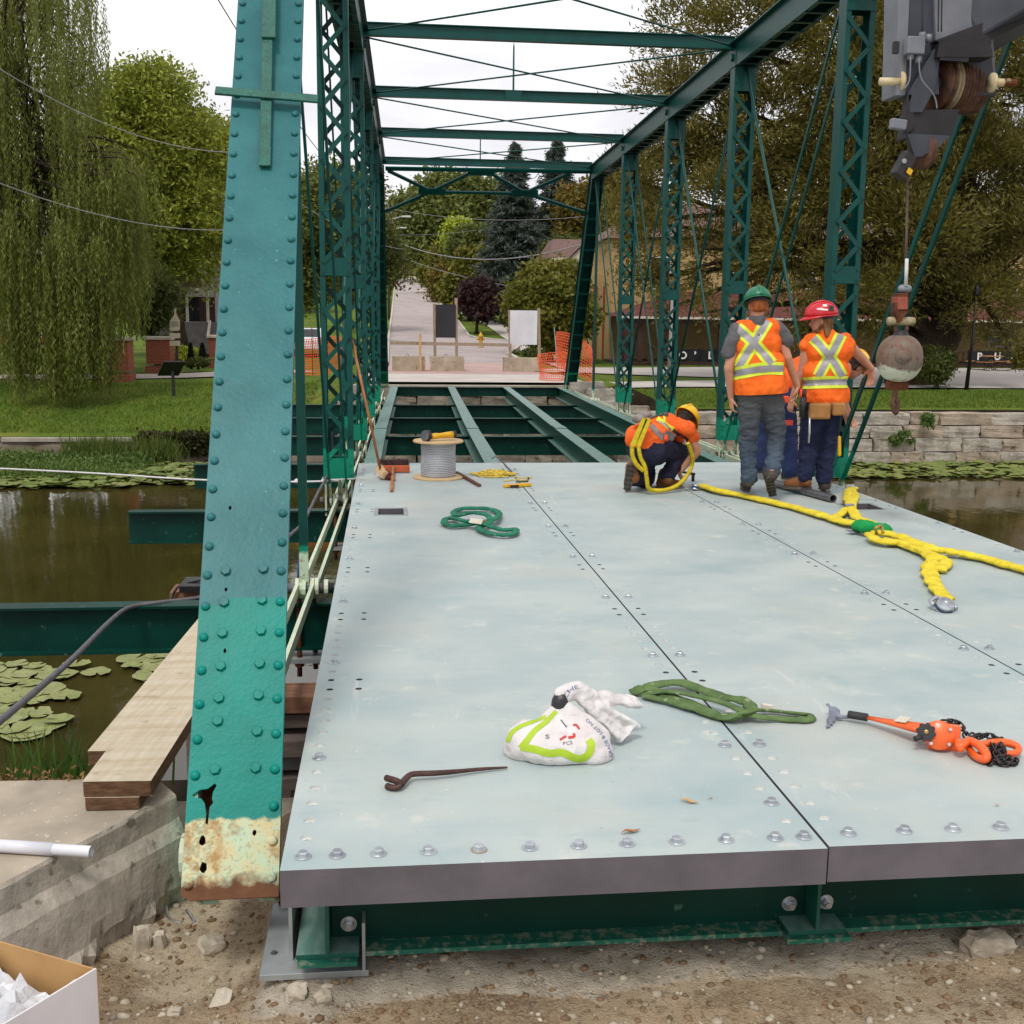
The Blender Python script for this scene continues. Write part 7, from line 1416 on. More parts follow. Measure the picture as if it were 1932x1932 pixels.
# grass clump just behind the wing wall
c = aty(110, 1490, 5.25); n = 150; mb = MB()
for i in range(n):
 b = Vector((c.x+random.gauss(0, .17), c.y+random.gauss(0, .12), c.z-.05)); h = random.uniform(.14, .36); t = Vector((random.gauss(0, .35), random.gauss(0, .2), 1))*h
 s = Vector((random.uniform(-1, 1), random.uniform(-.3, .3), 0)).normalized()*random.uniform(.005, .008); mid = b+t*.55+Vector((0, 0, h*.05)); tip = b+t
 mb.add([b-s, b+s, mid+s*.8, mid-s*.8, tip], [(0, 1, 2, 3), (3, 2, 4)])
leafmat('rush_leaf', [S(36, 70, 24), S(62, 98, 34), S(104, 122, 50)], .3)
tag(mb.build('grass_clump', 'rush_leaf', None, fix=False), 'clump of long green grass behind the concrete wing wall', 'grass', kind='stuff')
mb = MB(); mb.box((-1.9, 5.35, -1.0), (1.9, .6, .5)); tag(mb.build('bank_soil', 'dark_soil'), 'strip of dark soil behind the wing wall', 'soil', kind='structure')
# plants in the stone wall
for (px, py, r, lab) in ((1755, 793, .26, 'bushy green plant growing from the armour stone wall below the crane ball'), (1690, 828, .2, 'small plant in a joint of the armour stone wall'), (1160, 745, .3, 'leafy plant beside the far right lattice post')):
 p = aty(px, py, 31.95); plant_mass('wall_plant', 900, [tuple(p+Vector((random.gauss(0, r*.7), 0, random.gauss(0, r*.35)))) for _ in range(9)], (r*.22, r*.2, r*.2), .12, .05, 'weed_leaf', lab, 'plant')
# ================================================================== things on the far bank
def far_mats():
 def brick(name, c1, c2, mortar, sx, sy):
  k = NT(name); q = k.xyz(k.pos()); cb = k.n('ShaderNodeCombineXYZ'); k.l(k.math('ADD', q[0], q[1]), cb.inputs[0]); k.l(q[2], cb.inputs[1])
  b = k.n('ShaderNodeTexBrick'); k.l(cb.outputs[0], b.inputs[0]); b.inputs['Color1'].default_value = (*c1, 1); b.inputs['Color2'].default_value = (*c2, 1); b.inputs['Mortar'].default_value = (*mortar, 1)
  b.inputs['Scale'].default_value = 1; b.inputs['Brick Width'].default_value = sx; b.inputs['Row Height'].default_value = sy; b.inputs['Mortar Size'].default_value = .01
  k.pbr(k.mix(k.math('MULTIPLY', k.noise(2, 4), .4), b.outputs[0], tuple(x*.6 for x in c1)), .9, 0, k.bump(b.outputs[1], .4, .01), .2)
 brick('red_brick', S(158, 76, 50), S(132, 62, 42), S(140, 118, 100), .22, .075)
 brick('yellow_brick', S(196, 166, 110), S(178, 148, 96), S(176, 158, 124), .22, .075)
 mat('quoin_brick', S(140, 74, 50), S(112, 60, 42), 8, .9, 0, .2)
 mat('stone_cap', S(196, 186, 166), S(168, 160, 142), 3, .9, 0, .2)
 mat('brown_roof', S(122, 98, 90), S(102, 82, 76), 5, .9, 0, .5, 9, .02, .2)
 mat('maroon_roof', S(108, 62, 58), S(88, 52, 48), 4, .85, 0, .5, 10, .02, .2)
 mat('brown_wood', S(74, 44, 36), S(54, 34, 28), 4, .7, 0, .2, sc3=(1, 1, 6))
 mat('cream_trim', S(214, 206, 190), S(196, 188, 172), 3, .8, 0, 0); mat('white_siding', S(216, 208, 206), S(196, 188, 186), 3, .8, 0, .4, 6, .02, .3, sc3=(.1, .1, 8))
 mat('grey_stucco', S(132, 122, 124), S(108, 100, 102), 3, .9, 0, .2); mat('window_dark', S(28, 28, 32), S(40, 42, 48), 2, .15, 0, 0)
 mat('black_sheet', S(26, 24, 30), S(36, 34, 40), 2, .6, 0, .1); mat('white_board', S(212, 212, 216), S(196, 196, 202), 2, .6, 0, .1)
 mat('weathered_timber', S(160, 142, 122), S(132, 116, 98), 6, .9, 0, .3, sc3=(4, 4, .6)); mat('new_timber', S(196, 164, 118), S(172, 140, 98), 6, .85, 0, .3, sc3=(4, 4, .6))
 mat('block_concrete', S(180, 166, 146), S(150, 138, 118), 2.6, .93, 0, .7, 14, .02, .2, speck=(S(116, 104, 88), 9, .64))
 k = NT('orange_mesh'); k.pbr(k.mix(k.noise(3), S(236, 108, 66), S(224, 92, 52)), .6, 0, None, .3)
 mat('hydrant_yellow', S(206, 160, 30), S(186, 140, 24), 4, .5, 0, 0); mat('black_paint', S(20, 20, 22), S(28, 28, 30), 3, .45, 0, 0)
 mat('banner_black', S(24, 23, 26), S(36, 34, 38), 2, .8, 0, .3, 3, .05, .3);
 mat('sign_cream', S(192, 184, 158), S(176, 168, 142), 3, .7, 0, 0); mat('pole_grey', S(150, 146, 142), S(130, 126, 122), 3, .7, 0, .2); mat('wood_pole', S(104, 90, 78), S(84, 72, 62), 3, .9, 0, .3, sc3=(6, 6, .5))
 mat('car_white', S(220, 222, 226), S(210, 212, 216), 2, .25, 0, 0, coat=.5); mat('car_red', S(150, 40, 34), S(130, 34, 30), 2, .25, 0, 0, coat=.5); mat('car_dark', S(72, 62, 70), S(60, 52, 58), 2, .3, 0, 0, coat=.5)
 mat('tyre', S(24, 24, 25), S(34, 34, 36), 5, .85, 0, 0); mat('car_glass', S(26, 32, 38), S(36, 42, 48), 2, .08, 0, 0); mat('wire_grey', S(150, 148, 150), S(128, 126, 128), 3, .6, 0, 0); mat('wire_dark', S(60, 58, 60), S(48, 46, 48), 3, .6, 0, 0)
 mat('table_wood', S(176, 128, 78), S(150, 106, 62), 5, .8, 0, 0); mat('lamp_glass', S(210, 210, 205), S(200, 200, 195), 2, .3, 0, 0)
far_mats()
# ------------------------------------------------------------------ concrete blocks, boards, rail, orange fence
def block(px0, px1, pyb, y, h, label, seed):
 a, b = aty(px0, pyb, y), aty(px1, pyb, y); w_ = b.x-a.x
 t = thing('concrete_block', label, 'concrete block', ((a.x+b.x)/2, y, a.z), 'concrete blocks closing the road')
 me = rockmesh('block_body', (w_, .6, h), seed, 'block_concrete', .035, 3, .25); put('block_body', me, ((a.x+b.x)/2, y+.3, a.z+h/2), t)
 mb = MB(); c = Vector(((a.x+b.x)/2-.05, y+.3, a.z+h)); mb.tube([c+Vector((-.05, 0, -.01)), c+Vector((-.045, 0, .05)), c+Vector((0, 0, .075)), c+Vector((.045, 0, .05)), c+Vector((.05, 0, -.01))], .009, 6); mb.build('lifting_loop', 'rust', t, True)
 return a, b
YB = 40.5
block(741, 802, 704.5, YB, .60, 'pale concrete block at the left kerb with a thin stake before it', 3)
block(813, 876, 705, YB, .60, 'pale concrete block carrying the black board', 4)
block(951, 1018, 708, YB, .62, 'rough grey concrete block carrying the white board', 5)
def board(name, px0, px1, py0, py1, m, lab, pl, pr, y, ext=8):
 a, b = aty(px0, py1, y), aty(px1, py0, y); t = thing(name, lab, 'board', ((a.x+b.x)/2, y, aty(px0, 700, y).z))
 mb = MB(); mb.box(((a.x+b.x)/2, y, (a.z+b.z)/2), (b.x-a.x, .025, b.z-a.z)); mb.build('panel', m, t)
 for (x0, t0), m_ in ((pl, 'weathered_timber'), (pr, 'weathered_timber')):
  mb = MB(); q0, q1 = aty(x0, 680, y), aty(x0-1.5, t0, y); mb.bar(q0+Vector((0, .05, 0)), q1+Vector((0, .05, 0)), .10, .05, up=(0, 1, 0)); mb.build('post', m_, t)
board('black_board', 822, 860, 575, 637, 'black_sheet', 'black sheet board on two timber posts above the middle block', (821, 573), (862, 562), YB+.3)
board('white_board', 962, 1014, 586, 650, 'white_board', 'white sheet board on two timber posts above the right block', (963, 585), (1018, 581), YB+.3)
mb = MB(); mb.bar(aty(736, 647, YB-.1), aty(965, 651, YB-.1), .04, .11); tag(mb.build('timber_rail', 'weathered_timber'), 'long timber rail nailed across the road posts', 'rail')
mb = MB(); mb.bar(aty(793, 705, YB-.2), aty(793, 630, YB-.2), .09, .04, up=(0, 1, 0)); tag(mb.build('timber_stake', 'new_timber'), 'thin new timber stake in front of the left block', 'stake')
def netting(name, path, hb, label, cell=.11, dens=1):
 # orange plastic fence draped along a path: real mesh strands
 P = spline(path, 14); mb = MB(); tot = [0]
 for a, b in zip(P[:-1], P[1:]): tot.append(tot[-1]+(b-a).length)
 nv = int(hb/cell); nu = int(tot[-1]/cell)
 def at(u, v):
  i = min(max(np.searchsorted(tot, u)-1, 0), len(P)-2); t = (u-tot[i])/max(tot[i+1]-tot[i], 1e-5); p = P[i].lerp(P[i+1], t)
  sag = .10*math.sin(u*2.1+v*2)+.05*math.sin(u*5.3); return p+Vector((.04*math.sin(v*6+u*3), sag*.6, v*(1+.12*math.sin(u*1.7))))
 for j in range(nv+1):
  mb.tube([at(i*cell, j*cell) for i in range(nu+1)], .0095, 4)
 for i in range(nu+1):
  mb.tube([at(i*cell+.02*(j % 2), j*cell) for j in range(nv+1)], .0095, 4)
 return tag(mb.build(name, 'orange_mesh', None, fix=False), label, 'fence')
g = lambda px, py, y: aty(px, py, y)
netting('orange_fence', [g(1016, 722, 34.6), g(1030, 724, 34.2), g(1052, 724, 34.0), g(1070, 726, 34.2)], .85, 'orange plastic mesh fence bunched left of the far right end post', .07)
netting('orange_fence', [g(1050, 690, 35.6), g(1066, 700, 35.0), g(1082, 706, 34.9), g(1098, 712, 34.9), g(1113, 722, 34.8), g(1118, 728, 34.6)], 1.05, 'orange plastic mesh fence standing behind the far right end post', .075)
netting('orange_fence', [g(556, 705, 37), g(585, 708, 37), g(612, 706, 37.2), g(640, 700, 37.6), g(662, 700, 38)], 1.1, 'orange plastic mesh fence beyond the left truss', .07)
for i, (px, y) in enumerate(((590, 36.9), (616, 36.9))):
 mb = MB(); q = aty(px, 708, y); mb.tube([q, q+Vector((0, 0, 1.5))], .014, 6); tag(mb.build('fence_stake', 'rust'), ['thin rusty stake holding the orange mesh beyond the left truss', 'second rusty stake holding the orange mesh beyond the left truss'][i], 'stake')
q = aty(1052, 700, 35.4); mb = MB(); mb.tube([q, q+Vector((-.13, 0, 1.35))], .015, 6); tag(mb.build('fence_stake', 'galvanised'), 'leaning steel stake in the orange mesh behind the far right end post', 'stake')
# hydrant
q = aty(907, 655, 72); h = .95; t = thing('fire_hydrant', 'yellow fire hydrant on the street corner', 'hydrant', q)
mb = MB(); mb.lathe([(.2, 0), (.2, .05), (.13, .07), (.13, .62), (.16, .64), (.16, .68), (.14, .72), (.10, .82), (.04, .88), (.04, .95)], q, 12); mb.build('barrel', 'hydrant_yellow', t, True)
for s in (-1, 1): mb = MB(); mb.lathe([(.07, 0), (.07, .1), (.05, .13)], q+Vector((s*.12, 0, .52)), 8, axis=(s, 0, 0)); mb.build('outlet', 'hydrant_yellow', t, True)
# ------------------------------------------------------------------ left park things
def pillar(px0, px1, pt_, pb, y, label):
 a, b = aty(px0, pb, y), aty(px1, pt_, y); w_ = b.x-a.x; h = b.z-a.z; c = ((a.x+b.x)/2, y+w_/2, a.z)
 t = thing('brick_pillar', label, 'pillar', c, 'brick gate pillars in the park')
 mb = MB(); mb.box((c[0], c[1], a.z+.06), (w_+.1, w_+.1, .42)); mb.build('plinth', 'red_brick', t)
 mb = MB(); mb.box((c[0], c[1], a.z+.14+h/2), (w_, w_, h-.42)); mb.build('shaft', 'red_brick', t)
 mb = MB(); mb.box((c[0], c[1], b.z-.03), (w_+.16, w_+.16, .12)); mb.build('cap', 'stone_cap', t, bevel=.02)
pillar(193, 240, 638, 719, 42, 'brick pillar in front of the willow trunk, half veiled by willow strands')
pillar(277, 320, 637, 704, 46, 'brick pillar behind the black information panel')
pillar(395, 428, 634, 690, 50, 'dark red brick pillar next to the end post edge')
q = aty(328, 752, 38.5); t = thing('information_panel', 'black tilted information panel on a single post in the lawn', 'sign', q)
mb = MB(); mb.box(q+Vector((0, 0, .42)), (.09, .09, .95)); mb.build('post', 'black_paint', t)
mb = MB(); A_ = [aty(x, y, Y) for x, y, Y in ((297, 709, 38.6), (337, 709, 38.6), (350, 683, 38.2), (309, 683, 38.2))]; n_ = (A_[1]-A_[0]).cross(A_[3]-A_[0]).normalized()*.05
mb.add(A_+[p-n_ for p in A_], [(0, 1, 2, 3), (7, 6, 5, 4), (0, 4, 5, 1), (1, 5, 6, 2), (2, 6, 7, 3), (3, 7, 4, 0)]); mb.build('panel', 'black_paint', t)
q = aty(331, 688, 44.5); t = thing('signpost', 'cream park signboard with two small boards on a brown post', 'sign', q)
S1 = lambda x, y: aty(x, y, 44.4)
mb = MB(); mb.bar(aty(334, 690, 44.5), aty(333, 590, 44.5), .10, .10, up=(0, 1, 0)); mb.build('post', 'brown_wood', t)
def flat(pts, th=.05):
 mb = MB(); n = len(pts); mb.add([p for p in pts]+[p+Vector((0, th, 0)) for p in pts], [tuple(range(n)), tuple(range(2*n-1, n-1, -1))]+[(i, (i+1) % n, n+(i+1) % n, n+i) for i in range(n)]); return mb
flat([S1(x, y) for x, y in ((320, 611), (320, 606), (325, 600), (329, 592), (329, 582), (332, 582), (332, 592), (336, 600), (339, 606), (339, 611), (339, 622), (337, 624), (322, 624), (320, 622))]).build('board', 'sign_cream', t)
for y0, y1 in ((628.5, 638), (643, 652.5)): flat([S1(320, y0), S1(339.5, y0), S1(339.5, y1), S1(320, y1)]).build('small_board', 'sign_cream', t)
mb = MB()
for y in (607.5, 611, 614.5): mb.bar(S1(321.5, y)-Vector((0, .012, 0)), S1(337.5, y)-Vector((0, .012, 0)), .01, .012)
mb.build('lettering', 'black_paint', t)
# house with porch on the left
H0 = lambda x, y, Y=60: aty(x, y, Y)
t = thing('porch_house', 'white sided house with a railed porch behind the park', 'house', H0(350, 660))
z0 = H0(350, 660).z; xl, xr = H0(285, 600).x, H0(455, 600).x
mb = MB(); mb.box(((xl+xr)/2, 65.5, z0+1.4+1.9), (xr-xl, 7, 3.8)); mb.build('wall', 'white_siding', t)
mb = MB(); mb.box(((xl+xr)/2, 64, z0+.6), (xr-xl+.4, 8, 1.6)); mb.build('base', 'grey_stucco', t)
yb = 60.2; rx0, rx1 = H0(288, 640).x, H0(392, 640).x; dzf = H0(340, 634).z
mb = MB(); mb.box(((rx0+rx1)/2, 61.1, dzf-.06), (rx1-rx0+.2, 2, .12)); mb.build('porch_floor', 'cream_trim', t)
rt = H0(340, 608).z
for zz_ in (dzf+.06, rt): mb = MB(); mb.box(((rx0+rx1)/2, yb, zz_), (rx1-rx0, .07, .07)); mb.build('rail', 'cream_trim', t)
bm_ = MB(); bm_.box((0, 0, 0), (.045, .04, rt-dzf-.1)); bal = bm_.mesh('baluster', mats=('cream_trim',))
nb_ = int((rx1-rx0)/.13)
for i in range(nb_): put('baluster', bal, (rx0+(i+.5)*(rx1-rx0)/nb_, yb, (rt+dzf)/2+.03), t)
for px in (292, 333, 352, 391): mb = MB(); q = H0(px, 600); mb.box((q.x, yb+.05, dzf+1.15), (.13, .13, 2.3)); mb.build('porch_post', 'cream_trim', t)
mb = MB(); mb.box(((rx0+H0(352, 600).x)/2, yb+.6, dzf+2.36), (H0(356, 0).x-rx0+.2, 1.6, .14)); mb.build('porch_beam', 'cream_trim', t)
mb = MB(); xa_, xb_ = rx0-.3, H0(358, 0).x+.2; zt2 = dzf+2.42; mb.add([(xa_, 59.6, zt2), (xb_, 59.6, zt2), (xb_-.5, 62, zt2+.75), (xa_+.5, 62, zt2+.75)], [(0, 1, 2, 3)]); mb.build('porch_roof', 'brown_roof', t)
mb = MB(); q = H0(318, 590); mb.box((q.x+.4, 61.98, dzf+1.05), (2.1, .05, 1.9)); mb.build('window', 'window_dark', t)
q = H0(342, 590); mb = MB(); mb.box((q.x+1.0, 61.97, dzf+1.0), (.8, .05, 2.0)); mb.build('door', 'brown_wood', t)
mb = MB(); zr_ = z0+5.2; mb.add([(xl-.5, 61.6, zr_), (xr+.5, 61.6, zr_), (xr+.5, 69.5, zr_), (xl-.5, 69.5, zr_), (xl-.5, 65.5, zr_+2.6), (xr+.5, 65.5, zr_+2.6)], [(0, 1, 5, 4), (2, 3, 4, 5), (0, 4, 3), (1, 2, 5)]); mb.build('roof', 'brown_roof', t)
mb = MB(); a_, b_ = H0(396, 606, 59.5), H0(392, 636, 58.2); mb.bar(a_, b_, .12, .12); mb.build('stair_rail', 'cream_trim', t)
# ------------------------------------------------------------------ cars
def car(label, pos, yawr, paint, L=4.4, W_=1.75, Hh=1.45, truck=False, name='parked_car'):
 t = thing(name, label, 'truck' if truck else 'car', pos); R_ = Matrix.Rotation(yawr, 3, 'Z'); T = lambda x, y, z: Vector(pos)+R_ @ Vector((x, y, z))
 if truck: side = [(-L/2, .45), (L/2, .45), (L/2, .95), (L*.33, 1.02), (L*.20, Hh), (-L*.07, Hh), (-L*.10, 1.05), (-L/2, 1.02)]
 else: side = [(-L/2, .35), (L/2, .35), (L/2, .75), (L*.28, .88), (L*.12, Hh), (-L*.25, Hh), (-L*.42, .95), (-L/2, .85)]
 mb = MB(); n = len(side)
 for s in (-1, 1): mb.v += [tuple(T(x, s*W_/2*(1 if z < 1.0 else .84), z)) for x, z in side]
 mb.f = [tuple(range(n)), tuple(range(2*n-1, n-1, -1))]+[(i, (i+1) % n, n+(i+1) % n, n+i) for i in range(n)]; mb.mi = [0]*len(mb.f); mb.build('body', paint, t, bevel=.05)
 xr_ = -L*.42 if not truck else -L*.10
 for (xa, za), (xb, zb) in (((side[-3]), (side[-2])), ((side[3]), (side[4]))):
  mb = MB(); e = Vector((xb-xa, 0, zb-za)).normalized(); nn = Vector((-e.z, 0, e.x))*(.012);
  if nn.x*(xa) < 0: nn = -nn
  w2 = W_*.36; mb.add([T(xa*.9+xb*.1+nn.x, -w2, za*.88+zb*.12+nn.z), T(xa*.9+xb*.1+nn.x, w2, za*.88+zb*.12+nn.z), T(xa*.1+xb*.9+nn.x, w2*.95, za*.12+zb*.88+nn.z), T(xa*.1+xb*.9+nn.x, -w2*.95, za*.12+zb*.88+nn.z)], [(0, 1, 2, 3)]); mb.build('window', 'car_glass', t)
 for sx in (-.31, .31):
  for s in (-1, 1):
   mb = MB(); mb.lathe([(.31, -.1), (.33, -.07), (.33, .07), (.31, .1)], T(sx*L, s*(W_/2-.08), .33), 16, axis=R_ @ Vector((0, 1, 0))); wh = mb.build('wheel', 'tyre', t, True)
   mb = MB(); mb.lathe([(.2, -.105), (.2, .105)], T(sx*L, s*(W_/2-.08), .33), 12, axis=R_ @ Vector((0, 1, 0))); mb.build('rim', 'galvanised', wh)
 for s in (-1, 1): mb = MB(); mb.box(T(-L/2-.005, s*W_*.38, .78), (.1, .1, .16), R_); mb.build('tail_light', 'car_red', t)
 mb = MB(); mb.box(T(-L/2-.02, 0, .48), (.12, W_*.95, .16), R_); mb.build('bumper', 'black_paint' if truck else paint, t)
q = aty(583, 662, 62); car('white car parked beyond the orange mesh left of the bridge', (q.x, 62, zt(q.x, 62)), PI/2, 'car_white')
q = aty(66, 665, 63); car('dark red car parked behind the willow trunk', (q.x-.9, 63, zt(q.x, 63)), 0, 'car_red')
q = aty(761, 523, 268); car('dark pickup truck driving up the hill road', (q.x, 268, prof(268)+.03), PI/2, 'car_dark', 5.4, 2.0, 1.85, True, 'pickup_truck')
q = aty(736, 548, 190); car('small red car in a drive beside the hill road', (q.x-1.2, 190, prof(190)+.1), 0.3, 'car_red')
# ------------------------------------------------------------------ house with brown roof
E_ = lambda x, y, Y=92: aty(x, y, Y)
t = thing('gabled_house', 'cream house with a brown hipped roof behind the maple', 'house', (20, 96, 0)); ze = E_(1040, 497).z; zr2 = E_(1060, 446).z; x0 = E_(1031, 497).x; x1 = x0+12; yf = 92
mb = MB(); mb.box(((x0+x1)/2, yf+5, ze/2), (x1-x0-1, 9, ze+1)); mb.build('wall', 'cream_trim', t)
mb = MB(); mb.add([(x0, yf, ze), (x1, yf, ze), (x1, yf+10, ze), (x0, yf+10, ze), (x0+1.0, yf+3.2, zr2), (x1, yf+3.2, zr2), (x0+1.0, yf+6, zr2)], [(0, 1, 5, 4), (0, 4, 6, 3), (4, 5, 2, 3, 6)]); mb.build('roof', 'brown_roof', t)
mb = MB(); mb.bar((x0, yf-.05, ze-.12), (x1, yf-.05, ze-.12), .12, .28); mb.build('fascia', 'cream_trim', t)
gx = E_(1110, 480).x; mb = MB(); mb.add([(gx-1.9, yf-.6, ze+.1), (gx+1.9, yf-.6, ze+.1), (gx, yf-.6, ze+1.9), (gx-1.9, yf+4, ze+.1), (gx+1.9, yf+4, ze+.1), (gx, yf+4, ze+1.9)], [(0, 1, 2)]); g_ = mb.build('gable', 'cream_trim', t)
mb = MB(); mb.add([(gx-2.2, yf-.8, ze-.1), (gx, yf-.8, ze+2.1), (gx, yf+4, ze+2.1), (gx-2.2, yf+4, ze-.1), (gx+2.2, yf-.8, ze-.1), (gx+2.2, yf+4, ze-.1)], [(0, 1, 2, 3), (1, 4, 5, 2)]); mb.build('gable_roof', 'brown_roof', t)
# ------------------------------------------------------------------ the pub
YP = 62.; Q = lambda x, y, Y=YP: aty(x, y, Y)
t = thing('brick_pub', 'yellow brick pub with a dark covered porch and maroon porch roof', 'pub', (22, YP, -.9)); zg = -.92
xw0 = Q(1152, 600, 66).x; xw1 = 46
mb = MB(); mb.box(((xw0+xw1)/2, 70.5, 2.6), (xw1-xw0, 9, 7.2)); mb.build('wall', 'yellow_brick', t)
xv0, xv1 = Q(1120, 650, 68).x, xw0
mb = MB(); mb.box(((xv0+xv1)/2, 71, 1.6), (xv1-xv0, 6, 5.2)); mb.build('side_wing', 'yellow_brick', t); mb = MB(); mb.add([(xw0-.4, 65.6, 6.15), (xw1, 65.6, 6.15), (xw1, 70.5, 8.6), (xw0+3, 70.5, 8.6), (xw0-.4, 75, 6.15)], [(0, 1, 2, 3), (0, 3, 4)]); mb.build('roof', 'brown_roof', t)
for px in (1121, 1140): mb = MB(); q = Q(px, 650, 67.9); mb.box((q.x, 67.93, 1.3), (.25, .1, 4.4)); mb.build('quoin', 'quoin_brick', t)
zev = Q(1300, 598).z; ztop = Q(1300, 550, 66).z; xe0, xe1 = Q(1162, 598).x, 40
mb = MB(); mb.add([(xe0, YP-.4, zev), (xe1, YP-.4, zev), (xe1, 66, ztop), (xe0+4.4, 66, ztop), (xe0, 66, zev)], [(0, 1, 2, 3), (0, 3, 4)]); mb.build('porch_roof', 'maroon_roof', t)
mb = MB(); mb.bar((xe0, YP-.45, zev-.06), (xe1, YP-.45, zev-.06), .06, .12); mb.build('eave_trim', 'cream_trim', t)
mb = MB(); mb.box(((xe0+xe1)/2, YP, zev-.25), (xe1-xe0-.4, .3, .3)); mb.build('porch_beam', 'brown_wood', t)
zpf = Q(1300, 682).z
mb = MB(); mb.box(((xe0+xe1)/2, 64, (zg+zpf)/2-.02), (xe1-xe0-.2, 4, zpf-zg)); mb.build('porch_floor', 'brown_wood', t)
for px in (1208, 1360, 1520, 1660, 1905): mb = MB(); q = Q(px, 640); mb.box((q.x, YP+.1, (zpf+zev)/2), (.26, .26, zev-zpf)); mb.build('porch_post', 'brown_wood', t)
zrl = Q(1300, 660).z
mb = MB(); mb.bar((Q(1245, 0).x, YP, zrl), (xe1, YP, zrl), .1, .08); mb.build('rail', 'brown_wood', t)
bm_ = MB(); bm_.box((0, 0, 0), (.06, .05, zrl-zpf)); bal = bm_.mesh('baluster', mats=('brown_wood',)); xx = Q(1245, 0).x
while xx < xe1: put('baluster', bal, (xx, YP, (zrl+zpf)/2), t); xx += .28
for i in range(5): mb = MB(); mb.box((Q(1222, 0).x, YP-.3-.28*i, zpf-.08-.17*i), (2.0, .3, .07)); mb.build('step', 'brown_wood', t)
for px in (1197, 1243):
 mb = MB(); q = Q(px, 0); mb.bar((q.x, YP, zpf+1.0), (q.x, YP-1.5, zg+1.0), .07, .07); mb.build('stair_rail', 'brown_wood', t)
 for i in range(6): mb = MB(); yy = YP-.25*i; zb = zpf+(zg-zpf)*i/6; mb.box((q.x, yy, zb+.5), (.05, .05, 1.0)); mb.build('stair_baluster', 'brown_wood', t)
def window(x, y, z, w_, h, par, trim='cream_trim'):
 mb = MB(); mb.box((x, y, z), (w_+.2, .08, h+.2)); f_ = mb.build('window', trim, par); mb = MB(); mb.box((x, y-.05, z), (w_, .02, h)); mb.build('pane', 'window_dark', f_)
 mb = MB(); mb.box((x, y-.07, z), (w_, .02, .06)); mb.build('glazing_bar', trim, f_)
for px, py in ((1245, 515), (1390, 515), (1520, 515), (1900, 540), (1800, 515)): q = Q(px, py, 66); window(q.x, 65.97, q.z, 1.1, 1.7, t)
for px, py in ((1890, 630), (1400, 640), (1560, 640), (1720, 640)): q = Q(px, py, 66); window(q.x, 65.97, q.z, 1.5, 1.4, t)
q = Q(1180, 640, 66); mb = MB(); mb.box((q.x, 65.97, zpf+1.1), (1.0, .06, 2.1)); mb.build('door', 'car_red', t)
# banners
def text(s_, loc, size, m, parent, rot=(PI/2, 0, 0), ext=.006, name='lettering', bold=.012):
 cu = bpy.data.curves.new('lettering', 'FONT'); cu.body = s_; cu.size = size; cu.extrude = ext; cu.offset = bold*size; cu.align_x = 'CENTER'; cu.align_y = 'CENTER'; cu.resolution_u = 3
 ob = bpy.data.objects.new(name, cu); COL.objects.link(ob); dg = bpy.context.evaluated_depsgraph_get(); me = bpy.data.meshes.new_from_object(ob.evaluated_get(dg)); bpy.data.objects.remove(ob); me.materials.clear(); me.materials.append(MATS[m]); return put(name, me, loc, parent, Euler(rot))
def banner(px0, px1, py0, py1, letters, lab, Y=YP-1.2):
 a, b = Q(px0, py0, Y), Q(px1, py1, Y); bn = thing('banner', lab, 'banner', ((a.x+b.x)/2, Y, b.z)); mb = MB(); n = 24
 for i in range(n+1):
  x = a.x+(b.x-a.x)*i/n
  for j in range(4): z = a.z+(b.z-a.z)*j/3-(.04*math.sin(i*PI/4)**2 if j == 0 else 0); mb.v.append((x, Y+.03*math.sin(i*.9+j), z))
 for i in range(n):
  for j in range(3): q = i*4+j; mb.f.append((q, q+4, q+5, q+1)); mb.mi.append(0)
 mb.build('cloth', 'banner_black', bn, True)
 for px, ch in letters: q = Q(px, (py0+py1)/2+.5, Y); text(ch, q-Vector((0, .06, 0)), .56, 'white_print', bn, bold=.03)
 for px in (px0, (px0+px1)/2, px1): mb = MB(); q = Q(px, py1, Y); mb.tube([Vector((q.x, Y+.06, zg)), Vector((q.x, Y+.06, a.z+.05))], .025, 6); mb.build('post', 'black_paint', bn)
banner(1276, 1362, 658, 683, [(1288, 'O'), (1311, '’'), (1340, 'L'), (1372, 'E')], 'black banner lettered O’L on the porch railing of the pub')
banner(1826, 1960, 661, 684, [(1847, 'P'), (1881, 'U'), (1912, 'B')], 'black banner lettered PUB on the porch railing of the pub')
# picnic tables
def picnic(px, Y, label):
 q = Q(px, 700, Y); z = zg+.05; c = Vector((q.x, Y, z)); t = thing('picnic_table', label, 'picnic table', c, 'picnic tables outside the pub')
 mb = MB(); mb.lathe([(.62, .72), (.62, .76)], c, 8); mb.build('table_top', 'table_wood', t)
 for k_ in range(4):
  a = k_*PI/2+PI/4; d = Vector((math.cos(a), math.sin(a), 0)); mb = MB(); mb.box(c+d*1.05+Vector((0, 0, .45)), (.8, .28, .04), Matrix.Rotation(a+PI/2, 3, 'Z')); mb.build('bench', 'table_wood', t)
  mb = MB(); mb.tube([c+d*.12+Vector((0, 0, .7)), c+d*.15+Vector((0, 0, .1)), c+d*.3+Vector((0, 0, .03)), c+d*.95+Vector((0, 0, .03)), c+d*1.1+Vector((0, 0, .12)), c+d*1.05+Vector((0, 0, .43))], .024, 6); mb.build('leg', 'black_paint', t, True)
picnic(1868, 57.5, 'picnic table with curved black legs in front of the PUB banner'); picnic(1944, 58, 'second picnic table at the frame edge by the PUB banner')
